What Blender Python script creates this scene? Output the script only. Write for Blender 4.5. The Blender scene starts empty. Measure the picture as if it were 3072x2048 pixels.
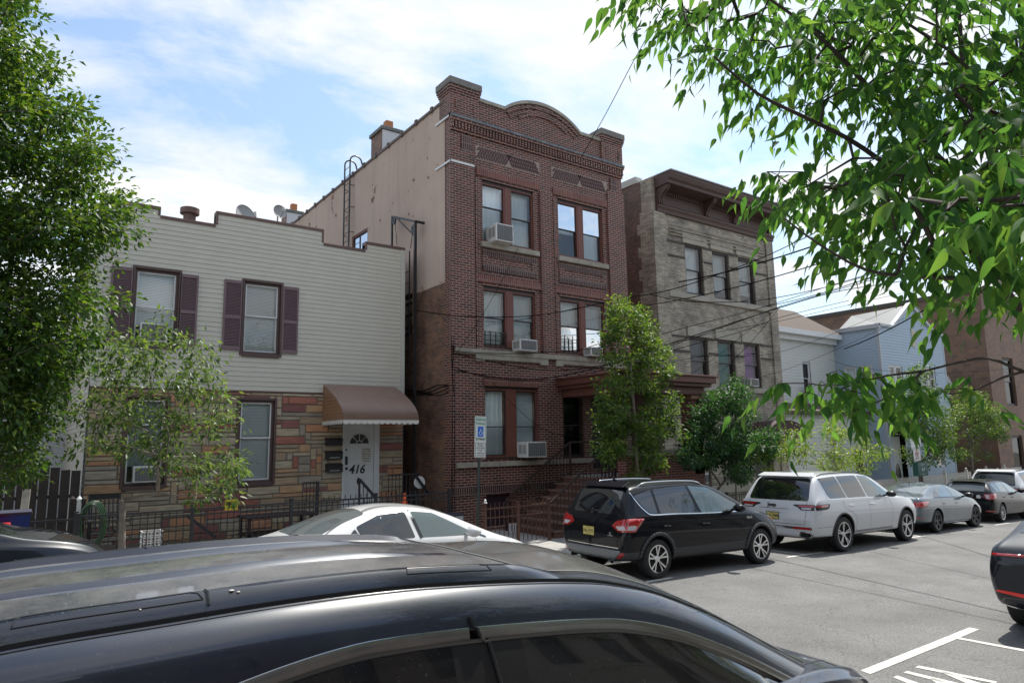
import bpy, bmesh, math, random
import numpy as np
from mathutils import Vector as V, Matrix
from mathutils.bvhtree import BVHTree

# ---------------------------------------------------------------- camera
SC = bpy.context.scene
COL = SC.collection
EYE = V((0, 0, 2.6))
YAW, PITCH, ROLL, FPX = math.radians(35.969), math.radians(8.392), math.radians(-0.992), 2048.0
_f = V((math.sin(YAW) * math.cos(PITCH), math.cos(YAW) * math.cos(PITCH), math.sin(PITCH)))
_r0 = V((math.cos(YAW), -math.sin(YAW), 0)); _u0 = _r0.cross(_f)
_r = _r0 * math.cos(ROLL) + _u0 * math.sin(ROLL); _u = -_r0 * math.sin(ROLL) + _u0 * math.cos(ROLL)
cam = bpy.data.objects.new('camera', bpy.data.cameras.new('camera')); COL.objects.link(cam)
cam.matrix_world = Matrix(((_r.x, _u.x, -_f.x, EYE.x), (_r.y, _u.y, -_f.y, EYE.y), (_r.z, _u.z, -_f.z, EYE.z), (0, 0, 0, 1)))
cam.data.sensor_width = 36; cam.data.lens = 24.0; cam.data.clip_end = 3000; cam.data.clip_start = .05
SC.camera = cam

# ---------------------------------------------------------------- sky, sun, exposure
SUN = V((.53, .2, 1.0)).normalized()
SUN_EL = math.asin(SUN.z)
w = bpy.data.worlds.new("World"); SC.world = w; w.use_nodes = True
nt = w.node_tree; nt.nodes.clear()
def wn(t, **k):
    n = nt.nodes.new(t)
    for a, b in k.items(): setattr(n, a, b)
    return n
out = wn('ShaderNodeOutputWorld'); bg = wn('ShaderNodeBackground')
sky = wn('ShaderNodeTexSky', sky_type='NISHITA', sun_disc=False, sun_elevation=SUN_EL, sun_rotation=math.atan2(SUN.x, SUN.y), air_density=1.0, dust_density=1.5, ozone_density=1.4)
tc = wn('ShaderNodeTexCoord'); sep = wn('ShaderNodeSeparateXYZ'); nt.links.new(tc.outputs['Generated'], sep.inputs[0])
def wm(op, a, b=None, c=None):
    n = wn('ShaderNodeMath', operation=op)
    for i, v in enumerate((a, b, c)):
        if v is None: continue
        if isinstance(v, (int, float)): n.inputs[i].default_value = v
        else: nt.links.new(v, n.inputs[i])
    return n.outputs[0]
zz = wm('MAXIMUM', wm('ADD', sep.outputs[2], .12), .05)
cx = wm('DIVIDE', sep.outputs[0], zz); cy = wm('DIVIDE', sep.outputs[1], zz)
cmb = wn('ShaderNodeCombineXYZ'); nt.links.new(cx, cmb.inputs[0]); nt.links.new(cy, cmb.inputs[1])
mp = wn('ShaderNodeMapping'); mp.inputs['Scale'].default_value = (1.0, 1.35, 1); mp.inputs['Rotation'].default_value = (0, 0, .5); mp.inputs['Location'].default_value = (3.1, 1.7, 0)
nt.links.new(cmb.outputs[0], mp.inputs[0])
n1 = wn('ShaderNodeTexNoise'); n1.inputs['Scale'].default_value = 1.7; n1.inputs['Detail'].default_value = 12; n1.inputs['Roughness'].default_value = .6; n1.inputs['Distortion'].default_value = .35
n2 = wn('ShaderNodeTexNoise'); n2.inputs['Scale'].default_value = .5; n2.inputs['Detail'].default_value = 4
nt.links.new(mp.outputs[0], n1.inputs['Vector']); nt.links.new(mp.outputs[0], n2.inputs['Vector'])
sumn = wm('ADD', wm('MULTIPLY', n1.outputs['Fac'], .8), wm('MULTIPLY', n2.outputs['Fac'], .3))
ramp = wn('ShaderNodeValToRGB'); ramp.color_ramp.elements[0].position = .47; ramp.color_ramp.elements[1].position = .66
ramp.color_ramp.elements[0].color = (.15, .15, .15, 1); ramp.color_ramp.elements[1].color = (1, 1, 1, 1)
nt.links.new(sumn, ramp.inputs[0])
# haze grows towards the horizon
hz = wm('MULTIPLY', wm('POWER', wm('SUBTRACT', 1.0, wm('MAXIMUM', wm('MINIMUM', sep.outputs[2], 1.0), 0.0)), 6.0), .8)
mask = wm('MINIMUM', wm('ADD', ramp.outputs[0], hz), 1.0)
skym = wn('ShaderNodeMix', data_type='RGBA', blend_type='MULTIPLY'); skym.inputs[0].default_value = 1.0
nt.links.new(sky.outputs[0], skym.inputs[6]); skym.inputs[7].default_value = (1.45, 1.8, 1.95, 1)
mix = wn('ShaderNodeMix', data_type='RGBA'); nt.links.new(mask, mix.inputs[0]); nt.links.new(skym.outputs[2], mix.inputs[6]); mix.inputs[7].default_value = (9.3, 9.4, 9.5, 1)
bg.inputs[1].default_value = 0.092
nt.links.new(mix.outputs[2], bg.inputs[0]); nt.links.new(bg.outputs[0], out.inputs[0])
sd = bpy.data.lights.new('sun', 'SUN'); sd.energy = 5.0; sd.angle = math.radians(.5); sd.color = (1, .95, .87)
so = bpy.data.objects.new('sun', sd); COL.objects.link(so); so.rotation_euler = (-SUN).to_track_quat('-Z', 'Y').to_euler(); so.location = (20, 10, 30)
SC.view_settings.view_transform = 'Standard'; SC.view_settings.look = 'None'; SC.view_settings.gamma = 1; SC.view_settings.exposure = 0.3
SC.cycles.max_bounces = 8; SC.cycles.transparent_max_bounces = 12; SC.cycles.caustics_reflective = False; SC.cycles.caustics_refractive = False

# ---------------------------------------------------------------- projection helpers (a pixel of the 3072 x 2048 photo onto a real plane)
def ray(x, y): return _f * FPX + _r * (x - 1536) - _u * (y - 1024)
def onY(x, y, Y): d = ray(x, y); return EYE + d * (Y / d.y)
def onX(x, y, X): d = ray(x, y); return EYE + d * (X / d.x)
def onZ(x, y, Z): d = ray(x, y); return EYE + d * ((Z - EYE.z) / d.z)
def atd(x, y, dist): d = ray(x, y).normalized(); return EYE + d * dist
SL = .03                                         # the street falls to the right, more steeply in places
GK = [(-60, 2.05), (-20, 2.1), (1, 2.18), (5, 2.33), (9, 2.43), (13, 2.51), (16, 2.645), (19, 2.71), (22, 2.835), (25, 2.93), (30, 3.13), (60, 4.0), (140, 6.0), (420, 9.0)]
def gz(X):
    for (a, ha), (b, hb) in zip(GK, GK[1:]):
        if X <= b: return EYE.z - (ha + (hb - ha) * (X - a) / (b - a))
    return EYE.z - 9
def onG(x, y, lift=0):
    d = ray(x, y); z = 0.0
    for _ in range(40): p = EYE + d * ((z - EYE.z) / d.z); z = z * .4 + .6 * (gz(p.x) + lift)
    return EYE + d * ((z - EYE.z) / d.z)
def A1(p): return (p[0] / 2.614, 500 + p[1] / 2.614)
def A2(p): return (500 + p[0] / 2.614, 500 + p[1] / 2.614)
def A3(p): return (p[0] / 2.614, 1100 + p[1] / 2.614)
def A4(p): return (600 + p[0] / 2.614, 1100 + p[1] / 2.614)
def R1(p): return (1100 + p[0] / 2.614, 180 + p[1] / 2.614)
def R2(p): return (1200 + p[0] / 2.614, 700 + p[1] / 2.614)
def R3(p): return (1250 + p[0] / 3.485, 1200 + p[1] / 3.485)
def T1(p): return (1800 + p[0] / 2.614, 480 + p[1] / 2.614)
def B1(p): return (2270 + p[0] / 2.6135, 850 + p[1] / 2.6135)
def D(x, y): return (x * 1.30612, y * 1.30612)
def rectY(f, tl, br, Y):
    a = onY(*f(tl), Y); b = onY(*f(br), Y); return (a.x, b.x, b.z, a.z)      # x0,x1,z0,z1

# ---------------------------------------------------------------- materials
MATS = {}
def mat(name, color, rough=.6, metal=0., spec=.5, coat=0., noise=0., nscale=8., bump=0., bscale=40., trans=0., col2=None, bdist=.01):
    if name in MATS: return MATS[name]
    m = bpy.data.materials.new(name); m.use_nodes = True; t = m.node_tree; b = t.nodes['Principled BSDF']
    b.inputs['Base Color'].default_value = (*color, 1); b.inputs['Roughness'].default_value = rough; b.inputs['Metallic'].default_value = metal
    b.inputs['Specular IOR Level'].default_value = spec; b.inputs['Coat Weight'].default_value = coat; b.inputs['Coat Roughness'].default_value = .03
    if noise or bump:
        g = t.nodes.new('ShaderNodeNewGeometry')
    if noise:
        n = t.nodes.new('ShaderNodeTexNoise'); n.inputs['Scale'].default_value = nscale; n.inputs['Detail'].default_value = 8; n.inputs['Roughness'].default_value = .65
        t.links.new(g.outputs['Position'], n.inputs['Vector'])
        r = t.nodes.new('ShaderNodeValToRGB'); r.color_ramp.elements[0].position = .3; r.color_ramp.elements[1].position = .72
        c2 = col2 or tuple(c * (1 - noise) for c in color)
        r.color_ramp.elements[0].color = (*c2, 1); r.color_ramp.elements[1].color = (*(tuple(min(1, c * (1 + noise * .5)) for c in color) if not col2 else color), 1)
        t.links.new(n.outputs['Fac'], r.inputs[0]); t.links.new(r.outputs[0], b.inputs['Base Color'])
    if bump:
        n = t.nodes.new('ShaderNodeTexNoise'); n.inputs['Scale'].default_value = bscale; n.inputs['Detail'].default_value = 6
        t.links.new(g.outputs['Position'], n.inputs['Vector'])
        bp = t.nodes.new('ShaderNodeBump'); bp.inputs['Strength'].default_value = bump; bp.inputs['Distance'].default_value = bdist
        t.links.new(n.outputs['Fac'], bp.inputs['Height']); t.links.new(bp.outputs[0], b.inputs['Normal'])
    MATS[name] = m; return m

def brick(name, c1, c2, mortar, bw=.213, bh=.0677, ms=.0085, grime=None, gpos=(.45, .7), vert=False, dark=None):
    """running bond laid out in metres along (x+y, z)"""
    if name in MATS: return MATS[name]
    m = bpy.data.materials.new(name); m.use_nodes = True; t = m.node_tree; b = t.nodes['Principled BSDF']
    N = t.nodes.new; L = t.links.new
    g = N('ShaderNodeNewGeometry'); s = N('ShaderNodeSeparateXYZ'); L(g.outputs['Position'], s.inputs[0])
    a = N('ShaderNodeMath'); a.operation = 'ADD'; L(s.outputs[0], a.inputs[0]); L(s.outputs[1], a.inputs[1])
    c = N('ShaderNodeCombineXYZ'); L(a.outputs[0], c.inputs[0]); L(s.outputs[2], c.inputs[1])
    bt = N('ShaderNodeTexBrick'); bt.inputs['Scale'].default_value = 1; bt.inputs['Brick Width'].default_value = bw; bt.inputs['Row Height'].default_value = bh
    bt.inputs['Mortar Size'].default_value = ms; bt.inputs['Mortar Smooth'].default_value = .15; bt.inputs['Bias'].default_value = 0
    if vert: bt.offset = 0
    bt.inputs['Color1'].default_value = (*c1, 1); bt.inputs['Color2'].default_value = (*c2, 1); bt.inputs['Mortar'].default_value = (*mortar, 1)
    L(c.outputs[0], bt.inputs['Vector'])
    n = N('ShaderNodeTexNoise'); n.inputs['Scale'].default_value = 1.3; n.inputs['Detail'].default_value = 9; n.inputs['Roughness'].default_value = .7; L(g.outputs['Position'], n.inputs['Vector'])
    r = N('ShaderNodeValToRGB'); r.color_ramp.elements[0].position = gpos[0]; r.color_ramp.elements[1].position = gpos[1]
    r.color_ramp.elements[0].color = (0, 0, 0, 1); r.color_ramp.elements[1].color = (1, 1, 1, 1); L(n.outputs['Fac'], r.inputs[0])
    mx = N('ShaderNodeMix'); mx.data_type = 'RGBA'; mx.blend_type = 'MULTIPLY'; L(r.outputs[0], mx.inputs[0]); L(bt.outputs['Color'], mx.inputs[6]); mx.inputs[7].default_value = (*(grime or (.6, .58, .58)), 1)
    n3 = N('ShaderNodeTexNoise'); n3.inputs['Scale'].default_value = 35; n3.inputs['Detail'].default_value = 3; L(g.outputs['Position'], n3.inputs['Vector'])
    m2 = N('ShaderNodeMix'); m2.data_type = 'RGBA'; m2.blend_type = 'OVERLAY'; m2.inputs[0].default_value = .45; L(mx.outputs[2], m2.inputs[6]); L(n3.outputs['Fac'], m2.inputs[7])
    L(m2.outputs[2], b.inputs['Base Color']); b.inputs['Roughness'].default_value = .62
    bp = N('ShaderNodeBump'); bp.inputs['Strength'].default_value = .7; bp.inputs['Distance'].default_value = .006; bp.invert = True
    L(bt.outputs['Fac'], bp.inputs['Height']); L(bp.outputs[0], b.inputs['Normal'])
    MATS[name] = m; return m

def glassmat(name, tint=(.92, .96, .96), base=.06, rough=.02):
    if name in MATS: return MATS[name]
    m = bpy.data.materials.new(name); m.use_nodes = True; t = m.node_tree; t.nodes.clear(); N = t.nodes.new; L = t.links.new
    o = N('ShaderNodeOutputMaterial'); mx = N('ShaderNodeMixShader'); tr = N('ShaderNodeBsdfTransparent'); gl = N('ShaderNodeBsdfGlossy'); lw = N('ShaderNodeFresnel')
    lw.inputs[0].default_value = 1.5; tr.inputs[0].default_value = (*tint, 1); gl.inputs['Roughness'].default_value = rough
    ad = N('ShaderNodeMath'); ad.operation = 'ADD'; ad.use_clamp = True; ad.inputs[1].default_value = base
    # old panes are never quite flat
    g = N('ShaderNodeNewGeometry'); n = N('ShaderNodeTexNoise'); n.inputs['Scale'].default_value = 1.6; n.inputs['Detail'].default_value = 1; L(g.outputs['Position'], n.inputs['Vector'])
    bp = N('ShaderNodeBump'); bp.inputs['Strength'].default_value = .12; bp.inputs['Distance'].default_value = .02; L(n.outputs['Fac'], bp.inputs['Height']); L(bp.outputs[0], gl.inputs['Normal'])
    L(lw.outputs[0], ad.inputs[0]); L(ad.outputs[0], mx.inputs[0]); L(tr.outputs[0], mx.inputs[1]); L(gl.outputs[0], mx.inputs[2]); L(mx.outputs[0], o.inputs[0])
    MATS[name] = m; return m

def leafmat(name, c1, c2, c3, trans=.45, gloss=.35, spec=.3):
    if name in MATS: return MATS[name]
    m = bpy.data.materials.new(name); m.use_nodes = True; t = m.node_tree; t.nodes.clear(); N = t.nodes.new; L = t.links.new
    o = N('ShaderNodeOutputMaterial'); at = N('ShaderNodeAttribute'); at.attribute_name = 'rnd'
    r = N('ShaderNodeValToRGB'); e = r.color_ramp.elements; e[0].color = (*c1, 1); e[1].color = (*c3, 1); x = e.new(.5); x.color = (*c2, 1); L(at.outputs['Fac'], r.inputs[0])
    p = N('ShaderNodeBsdfPrincipled'); p.inputs['Roughness'].default_value = gloss; p.inputs['Specular IOR Level'].default_value = spec; L(r.outputs[0], p.inputs['Base Color'])
    tl = N('ShaderNodeBsdfTranslucent'); br = N('ShaderNodeMix'); br.data_type = 'RGBA'; br.blend_type = 'MULTIPLY'; br.inputs[0].default_value = 1; L(r.outputs[0], br.inputs[6]); br.inputs[7].default_value = (3.1, 2.8, 1.1, 1)
    L(br.outputs[2], tl.inputs[0]); mx = N('ShaderNodeMixShader'); mx.inputs[0].default_value = trans; L(p.outputs[0], mx.inputs[1]); L(tl.outputs[0], mx.inputs[2]); L(mx.outputs[0], o.inputs[0])
    MATS[name] = m; return m

# ---------------------------------------------------------------- mesh builder
class MB:
    def __init__(s): s.v = []; s.f = []; s.m = []; s.mi = 0
    def poly(s, *p):
        b = len(s.v); s.v += [tuple(q) for q in p]; s.f.append(tuple(range(b, b + len(p)))); s.m.append(s.mi); return s
    def box(s, x0, x1, y0, y1, z0, z1):
        if x0 > x1: x0, x1 = x1, x0
        if y0 > y1: y0, y1 = y1, y0
        if z0 > z1: z0, z1 = z1, z0
        b = len(s.v); s.v += [(x, y, z) for x in (x0, x1) for y in (y0, y1) for z in (z0, z1)]
        for q in ((0, 1, 3, 2), (4, 6, 7, 5), (0, 4, 5, 1), (2, 3, 7, 6), (0, 2, 6, 4), (1, 5, 7, 3)):
            s.f.append(tuple(b + i for i in q)); s.m.append(s.mi)
        return s
    def bar(s, a, b, w, h=None, up=V((0, 0, 1))):
        """rectangular bar between two points"""
        a = V(a); b = V(b); h = h or w; d = (b - a).normalized()
        if abs(d.dot(up)) > .98: up = V((0, 1, 0))
        r = d.cross(up).normalized() * w / 2; u = r.cross(d).normalized() * h / 2
        k = len(s.v)
        for p in (a, b):
            for q in (-r - u, r - u, r + u, -r + u): s.v.append(tuple(p + q))
        for i in range(4): s.f.append((k + i, k + (i + 1) % 4, k + 4 + (i + 1) % 4, k + 4 + i)); s.m.append(s.mi)
        s.f.append((k + 3, k + 2, k + 1, k)); s.m.append(s.mi); s.f.append((k + 4, k + 5, k + 6, k + 7)); s.m.append(s.mi)
        return s
    def tube(s, pts, r, n=6, cap=True):
        pts = [V(p) for p in pts]; rs = r if isinstance(r, (list, tuple)) else [r] * len(pts)
        k0 = len(s.v); ref = None
        for i, p in enumerate(pts):
            d = (pts[min(i + 1, len(pts) - 1)] - pts[max(i - 1, 0)]).normalized()
            if ref is None: ref = V((0, 0, 1)) if abs(d.z) < .9 else V((1, 0, 0))
            a = d.cross(ref).normalized(); b = a.cross(d).normalized(); ref = b
            for j in range(n):
                t = 2 * math.pi * j / n; s.v.append(tuple(p + (a * math.cos(t) + b * math.sin(t)) * rs[i]))
        for i in range(len(pts) - 1):
            for j in range(n):
                q = (k0 + i * n + j, k0 + i * n + (j + 1) % n, k0 + (i + 1) * n + (j + 1) % n, k0 + (i + 1) * n + j); s.f.append(q); s.m.append(s.mi)
        if cap:
            s.f.append(tuple(k0 + j for j in range(n))[::-1]); s.m.append(s.mi); e = k0 + (len(pts) - 1) * n; s.f.append(tuple(e + j for j in range(n))); s.m.append(s.mi)
        return s
    def lathe(s, prof, c=(0, 0, 0), axis='Z', n=32, a0=0, a1=2 * math.pi):
        """prof: (radius, along)"""
        k = len(s.v); full = abs(a1 - a0 - 2 * math.pi) < 1e-6; cnt = n if full else n + 1
        for (r, h) in prof:
            for j in range(cnt):
                t = a0 + (a1 - a0) * j / n; p, q = r * math.cos(t), r * math.sin(t)
                s.v.append({'Z': (c[0] + p, c[1] + q, c[2] + h), 'Y': (c[0] + p, c[1] + h, c[2] + q), 'X': (c[0] + h, c[1] + p, c[2] + q)}[axis])
        for i in range(len(prof) - 1):
            for j in range(n):
                j2 = (j + 1) % cnt; s.f.append((k + i * cnt + j, k + i * cnt + j2, k + (i + 1) * cnt + j2, k + (i + 1) * cnt + j)); s.m.append(s.mi)
        return s
    def prism(s, pts, d):
        """closed polygon pts (3d) extruded by vector d"""
        d = V(d); n = len(pts); b = len(s.v); s.v += [tuple(p) for p in pts] + [tuple(V(p) + d) for p in pts]
        s.f.append(tuple(range(b, b + n))[::-1]); s.f.append(tuple(range(b + n, b + 2 * n))); s.m += [s.mi] * 2
        for i in range(n): s.f.append((b + i, b + (i + 1) % n, b + n + (i + 1) % n, b + n + i)); s.m.append(s.mi)
        return s
    def mesh(s, name, mats):
        me = bpy.data.meshes.new(name); me.from_pydata(s.v, [], s.f)
        for x in (mats if isinstance(mats, (list, tuple)) else [mats]): me.materials.append(x)
        if any(s.m): me.polygons.foreach_set('material_index', s.m)
        return me
    def build(s, name, mats, parent=None, smooth=False, bevel=0, recalc=True):
        me = s.mesh(name, mats)
        if recalc:
            bm = bmesh.new(); bm.from_mesh(me); bmesh.ops.recalc_face_normals(bm, faces=bm.faces); bm.to_mesh(me); bm.free()
        return put(name, me, parent, smooth, bevel)
def put(name, me, parent=None, smooth=False, bevel=0):
    if smooth: me.polygons.foreach_set('use_smooth', [True] * len(me.polygons))
    if smooth and smooth != 'all':
        try: me.set_sharp_from_angle(angle=math.radians(38 if smooth is True else smooth))
        except Exception: pass
    o = bpy.data.objects.new(name, me); COL.objects.link(o)
    if bevel:
        b = o.modifiers.new('bevel', 'BEVEL'); b.width = bevel; b.segments = 2; b.limit_method = 'ANGLE'; b.angle_limit = math.radians(40)
    if parent is not None:
        o.parent = parent; q = parent
        off = V((0, 0, 0))
        while q is not None:
            if q.get('_world'): off = off - V(q['_world'])
            q = None if q.type != 'EMPTY' else q.parent
        o.location = off
    return o
def thing(name, label, cat, loc=(0, 0, 0), group=None):
    """an Empty at the thing's base; parts built in world coordinates are shifted back by its location"""
    o = bpy.data.objects.new(name, None); COL.objects.link(o); o.location = loc; o['label'] = label; o['category'] = cat
    o['_world'] = list(loc); o.empty_display_size = .2
    if group: o['group'] = group
    return o
def tag(o, label, cat, group=None):
    o['label'] = label; o['category'] = cat
    if group: o['group'] = group
    return o
def struct(o, kind='structure'): o['kind'] = kind; return o

def cuts(a0, a1, hs):
    """intervals of [a0,a1] outside the intervals hs"""
    r = []; c = a0
    for h0, h1 in sorted(hs):
        if h0 > c + 1e-4: r.append((c, min(h0, a1)))
        c = max(c, h1)
        if c >= a1: break
    if c < a1 - 1e-4: r.append((c, a1))
    return [q for q in r if q[1] - q[0] > 1e-4]
def wall(mb, ax, c, a0, a1, z0, z1, holes=(), depth=.12, inward=1):
    """wall in the plane ax=c with reveals of `depth` going inward"""
    P = (lambda a, z, o=0: (a, c + o * inward, z)) if ax == 'Y' else (lambda a, z, o=0: (c + o * inward, a, z))
    zs = sorted(set([z0, z1] + [min(max(h[k], z0), z1) for h in holes for k in (2, 3)]))
    for za, zb in zip(zs, zs[1:]):
        if zb - za < 1e-4: continue
        zm = (za + zb) / 2
        for p, q in cuts(a0, a1, [(h[0], h[1]) for h in holes if h[2] < zm < h[3]]):
            mb.poly(P(p, za), P(q, za), P(q, zb), P(p, zb))
    for h in holes:
        x0, x1, y0, y1 = h[:4]
        mb.poly(P(x0, y0), P(x0, y1), P(x0, y1, depth), P(x0, y0, depth)); mb.poly(P(x1, y0), P(x1, y1), P(x1, y1, depth), P(x1, y0, depth))
        mb.poly(P(x0, y0), P(x1, y0), P(x1, y0, depth), P(x0, y0, depth)); mb.poly(P(x0, y1), P(x1, y1), P(x1, y1, depth), P(x0, y1, depth))
def siding(mb, ax, c, a0, a1, z0, z1, holes=(), ex=.1143, lip=.014, out=-1, top=None, zref=None):
    """lapped boards; `top(a)` optional list of (a,b,z) steps above which there is no wall"""
    P = (lambda a, z, o=0: (a, c + o * out, z)) if ax == 'Y' else (lambda a, z, o=0: (c + o * out, a, z))
    hs = list(holes)
    if top: hs += [(p, q, z, 1e3) for (p, q, z) in top]
    zr = z0 if zref is None else zref
    k = math.floor((z0 - zr) / ex)
    while zr + k * ex < z1:
        b0, b1 = max(zr + k * ex, z0), min(zr + (k + 1) * ex, z1); full = zr + (k + 1) * ex; k += 1
        zs = sorted(set([b0, b1] + [h[i] for h in hs for i in (2, 3) if b0 < h[i] < b1]))
        for za, zb in zip(zs, zs[1:]):
            zm = (za + zb) / 2
            for p, q in cuts(a0, a1, [(h[0], h[1]) for h in hs if h[2] < zm < h[3]]):
                oa, ob = lip * (full - za) / ex + .002, lip * (full - zb) / ex + .002
                mb.poly(P(p, za, oa), P(q, za, oa), P(q, zb, ob), P(p, zb, ob))
                if abs(za - b0) < 1e-5: mb.poly(P(p, za, 0), P(q, za, 0), P(q, za, oa), P(p, za, oa))
# ================================================================ GROUND AND STREET
TA = math.tan(math.radians(3.1))                  # the street runs 3 degrees off the house fronts
def kerbY(X): return 10.95 + TA * (X - 9.6)
def nearkerbY(X): return 1.85 + TA * (X - 7)
asph = mat('asphalt', (.165, .162, .156), .86, noise=.3, nscale=.7, bump=1.0, bscale=75, bdist=.012)
_t = asph.node_tree; _n = _t.nodes; _b = _n['Principled BSDF']
_g = _n.new('ShaderNodeNewGeometry'); _s = _n.new('ShaderNodeTexNoise'); _s.inputs['Scale'].default_value = 48; _s.inputs['Detail'].default_value = 2
_t.links.new(_g.outputs['Position'], _s.inputs['Vector']); _m = _n.new('ShaderNodeMix'); _m.data_type = 'RGBA'; _m.blend_type = 'OVERLAY'; _m.inputs[0].default_value = .85
_src = _b.inputs['Base Color'].links[0].from_socket
_w = _n.new('ShaderNodeTexNoise'); _w.inputs['Scale'].default_value = .9; _w.inputs['Detail'].default_value = 5; _mp = _n.new('ShaderNodeMapping'); _mp.inputs['Scale'].default_value = (.16, 1.3, 1); _mp.inputs['Rotation'].default_value = (0, 0, -.054); _t.links.new(_g.outputs['Position'], _mp.inputs[0]); _t.links.new(_mp.outputs[0], _w.inputs['Vector'])
_wr = _n.new('ShaderNodeMapRange'); _wr.inputs[1].default_value = .45; _wr.inputs[2].default_value = .75; _wr.inputs[4].default_value = .3; _t.links.new(_w.outputs['Fac'], _wr.inputs[0])
_m3 = _n.new('ShaderNodeMix'); _m3.data_type = 'RGBA'; _m3.blend_type = 'MULTIPLY'; _t.links.new(_wr.outputs[0], _m3.inputs[0]); _t.links.new(_src, _m3.inputs[6]); _m3.inputs[7].default_value = (.5, .5, .51, 1)
_v = _n.new('ShaderNodeTexVoronoi'); _v.feature = 'DISTANCE_TO_EDGE'; _v.inputs['Scale'].default_value = .32; _vd = _n.new('ShaderNodeTexNoise'); _vd.inputs['Scale'].default_value = 1.5; _vd.inputs['Detail'].default_value = 6; _t.links.new(_g.outputs['Position'], _vd.inputs['Vector'])
_va = _n.new('ShaderNodeVectorMath'); _va.operation = 'MULTIPLY_ADD'; _t.links.new(_vd.outputs['Color'], _va.inputs[0]); _va.inputs[1].default_value = (1.6, 1.6, 1.6); _t.links.new(_g.outputs['Position'], _va.inputs[2]); _t.links.new(_va.outputs[0], _v.inputs['Vector'])
_vr = _n.new('ShaderNodeMapRange'); _vr.inputs[1].default_value = 0; _vr.inputs[2].default_value = .006; _vr.inputs[3].default_value = .45; _vr.inputs[4].default_value = 0; _t.links.new(_v.outputs['Distance'], _vr.inputs[0])
_m4 = _n.new('ShaderNodeMix'); _m4.data_type = 'RGBA'; _t.links.new(_vr.outputs[0], _m4.inputs[0]); _t.links.new(_m3.outputs[2], _m4.inputs[6]); _m4.inputs[7].default_value = (.04, .04, .04, 1); _src = _m4.outputs[2]
_t.links.new(_src, _m.inputs[6]); _t.links.new(_s.outputs['Fac'], _m.inputs[7]); _t.links.new(_m.outputs[2], _b.inputs['Base Color'])
conc = mat('concrete', (.36, .35, .33), .85, noise=.22, nscale=1.6, bump=.4, bscale=90, bdist=.004)
kerbm = mat('kerb_concrete', (.42, .40, .36), .85, noise=.3, nscale=3, bump=.5, bscale=60)
dirt = mat('dirt', (.09, .07, .05), .95, noise=.4, nscale=9, bump=.8, bscale=50)
paint = mat('road_paint', (.6, .58, .53), .75, noise=.45, nscale=9, bump=.4, bscale=110)
m = MB()
for a, b in ((-150, -20), (-20, 60), (60, 400)): m.poly((a, -150, gz(a) - .6), (b, -150, gz(b) - .6), (b, 400, gz(b) - .6), (a, 400, gz(a) - .6))
m = MB()
for a, b in ((-150, -60), (-60, 0), (0, 30), (30, 60), (60, 140), (140, 420)): m.poly((a, -150, gz(a) - .6), (b, -150, gz(b) - .6), (b, 400, gz(b) - .6), (a, 400, gz(a) - .6))
struct(m.build('ground', mat('earth', (.12, .11, .09), .9, noise=.3)))
XA, XB = -40, 120
m = MB()
for a in range(XA, XB):
    b = a + 1
    m.poly((a, nearkerbY(a), gz(a)), (b, nearkerbY(b), gz(b)), (b, kerbY(b), gz(b)), (a, kerbY(a), gz(a)))
struct(m.build('road', asph))
# pavement slabs of the far side, joints every 1.5 m
m = MB(); KH = .13
x = XA
while x < XB:
    x2 = x + 1.5
    for k in range(6):
        j = .006
        def YY(X, k): y0 = kerbY(X) + .17; return y0 + k * 1.45 if k < 6 else 19
        a, b = x + j, x2 - j
        ya, yb = (lambda X, kk: YY(X, kk) + j), (lambda X, kk: YY(X, kk + 1) - j)
        za = lambda X, Y: gz(X) + KH + .012 * (Y - kerbY(X))
        pts = [(a, ya(a, k)), (b, ya(b, k)), (b, yb(b, k)), (a, yb(a, k))]
        m.poly(*[(p, q, za(p, q)) for p, q in pts])
    x = x2
struct(m.build('pavement', conc))
def pz(X, Y): return gz(X) + KH + .012 * (Y - kerbY(X))
m = MB()
for a in range(XA, XB): b = a + 1; m.poly((a, kerbY(a) + .1, pz(a, kerbY(a)) - .014), (b, kerbY(b) + .1, pz(b, kerbY(b)) - .014), (b, 60, pz(b, 60) - .014), (a, 60, pz(a, 60) - .014))
struct(m.build('pavement_bed', mat('joint_dirt', (.13, .12, .1), .9, noise=.3)))
m = MB()
x = XA
while x < XB:
    x2 = x + 2.4; a, b = x + .004, x2 - .004
    m.prism([(a, kerbY(a), gz(a) - .05), (a, kerbY(a) + .15, gz(a) - .05), (a, kerbY(a) + .15, gz(a) + KH + .004), (a, kerbY(a) + .02, gz(a) + KH + .004), (a, kerbY(a), gz(a) + KH - .02)], (b - a, kerbY(b) - kerbY(a), gz(b) - gz(a))); x = x2
struct(m.build('kerb', kerbm))
m = MB()
for a in range(XA, XB): b = a + 1; m.prism([(a, nearkerbY(a), gz(a) - .05), (a, nearkerbY(a) - .15, gz(a) - .05), (a, nearkerbY(a) - .15, gz(a) + KH), (a, nearkerbY(a), gz(a) + KH)], (1, TA, gz(b) - gz(a)))
struct(m.build('kerb', kerbm))
m = MB()
for a in range(XA, XB): b = a + 1; m.poly((a, nearkerbY(a) - .15, gz(a) + KH), (b, nearkerbY(b) - .15, gz(b) + KH), (b, -8, gz(b) + KH + .08), (a, -8, gz(a) + KH + .08))
struct(m.build('pavement', conc))
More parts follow.
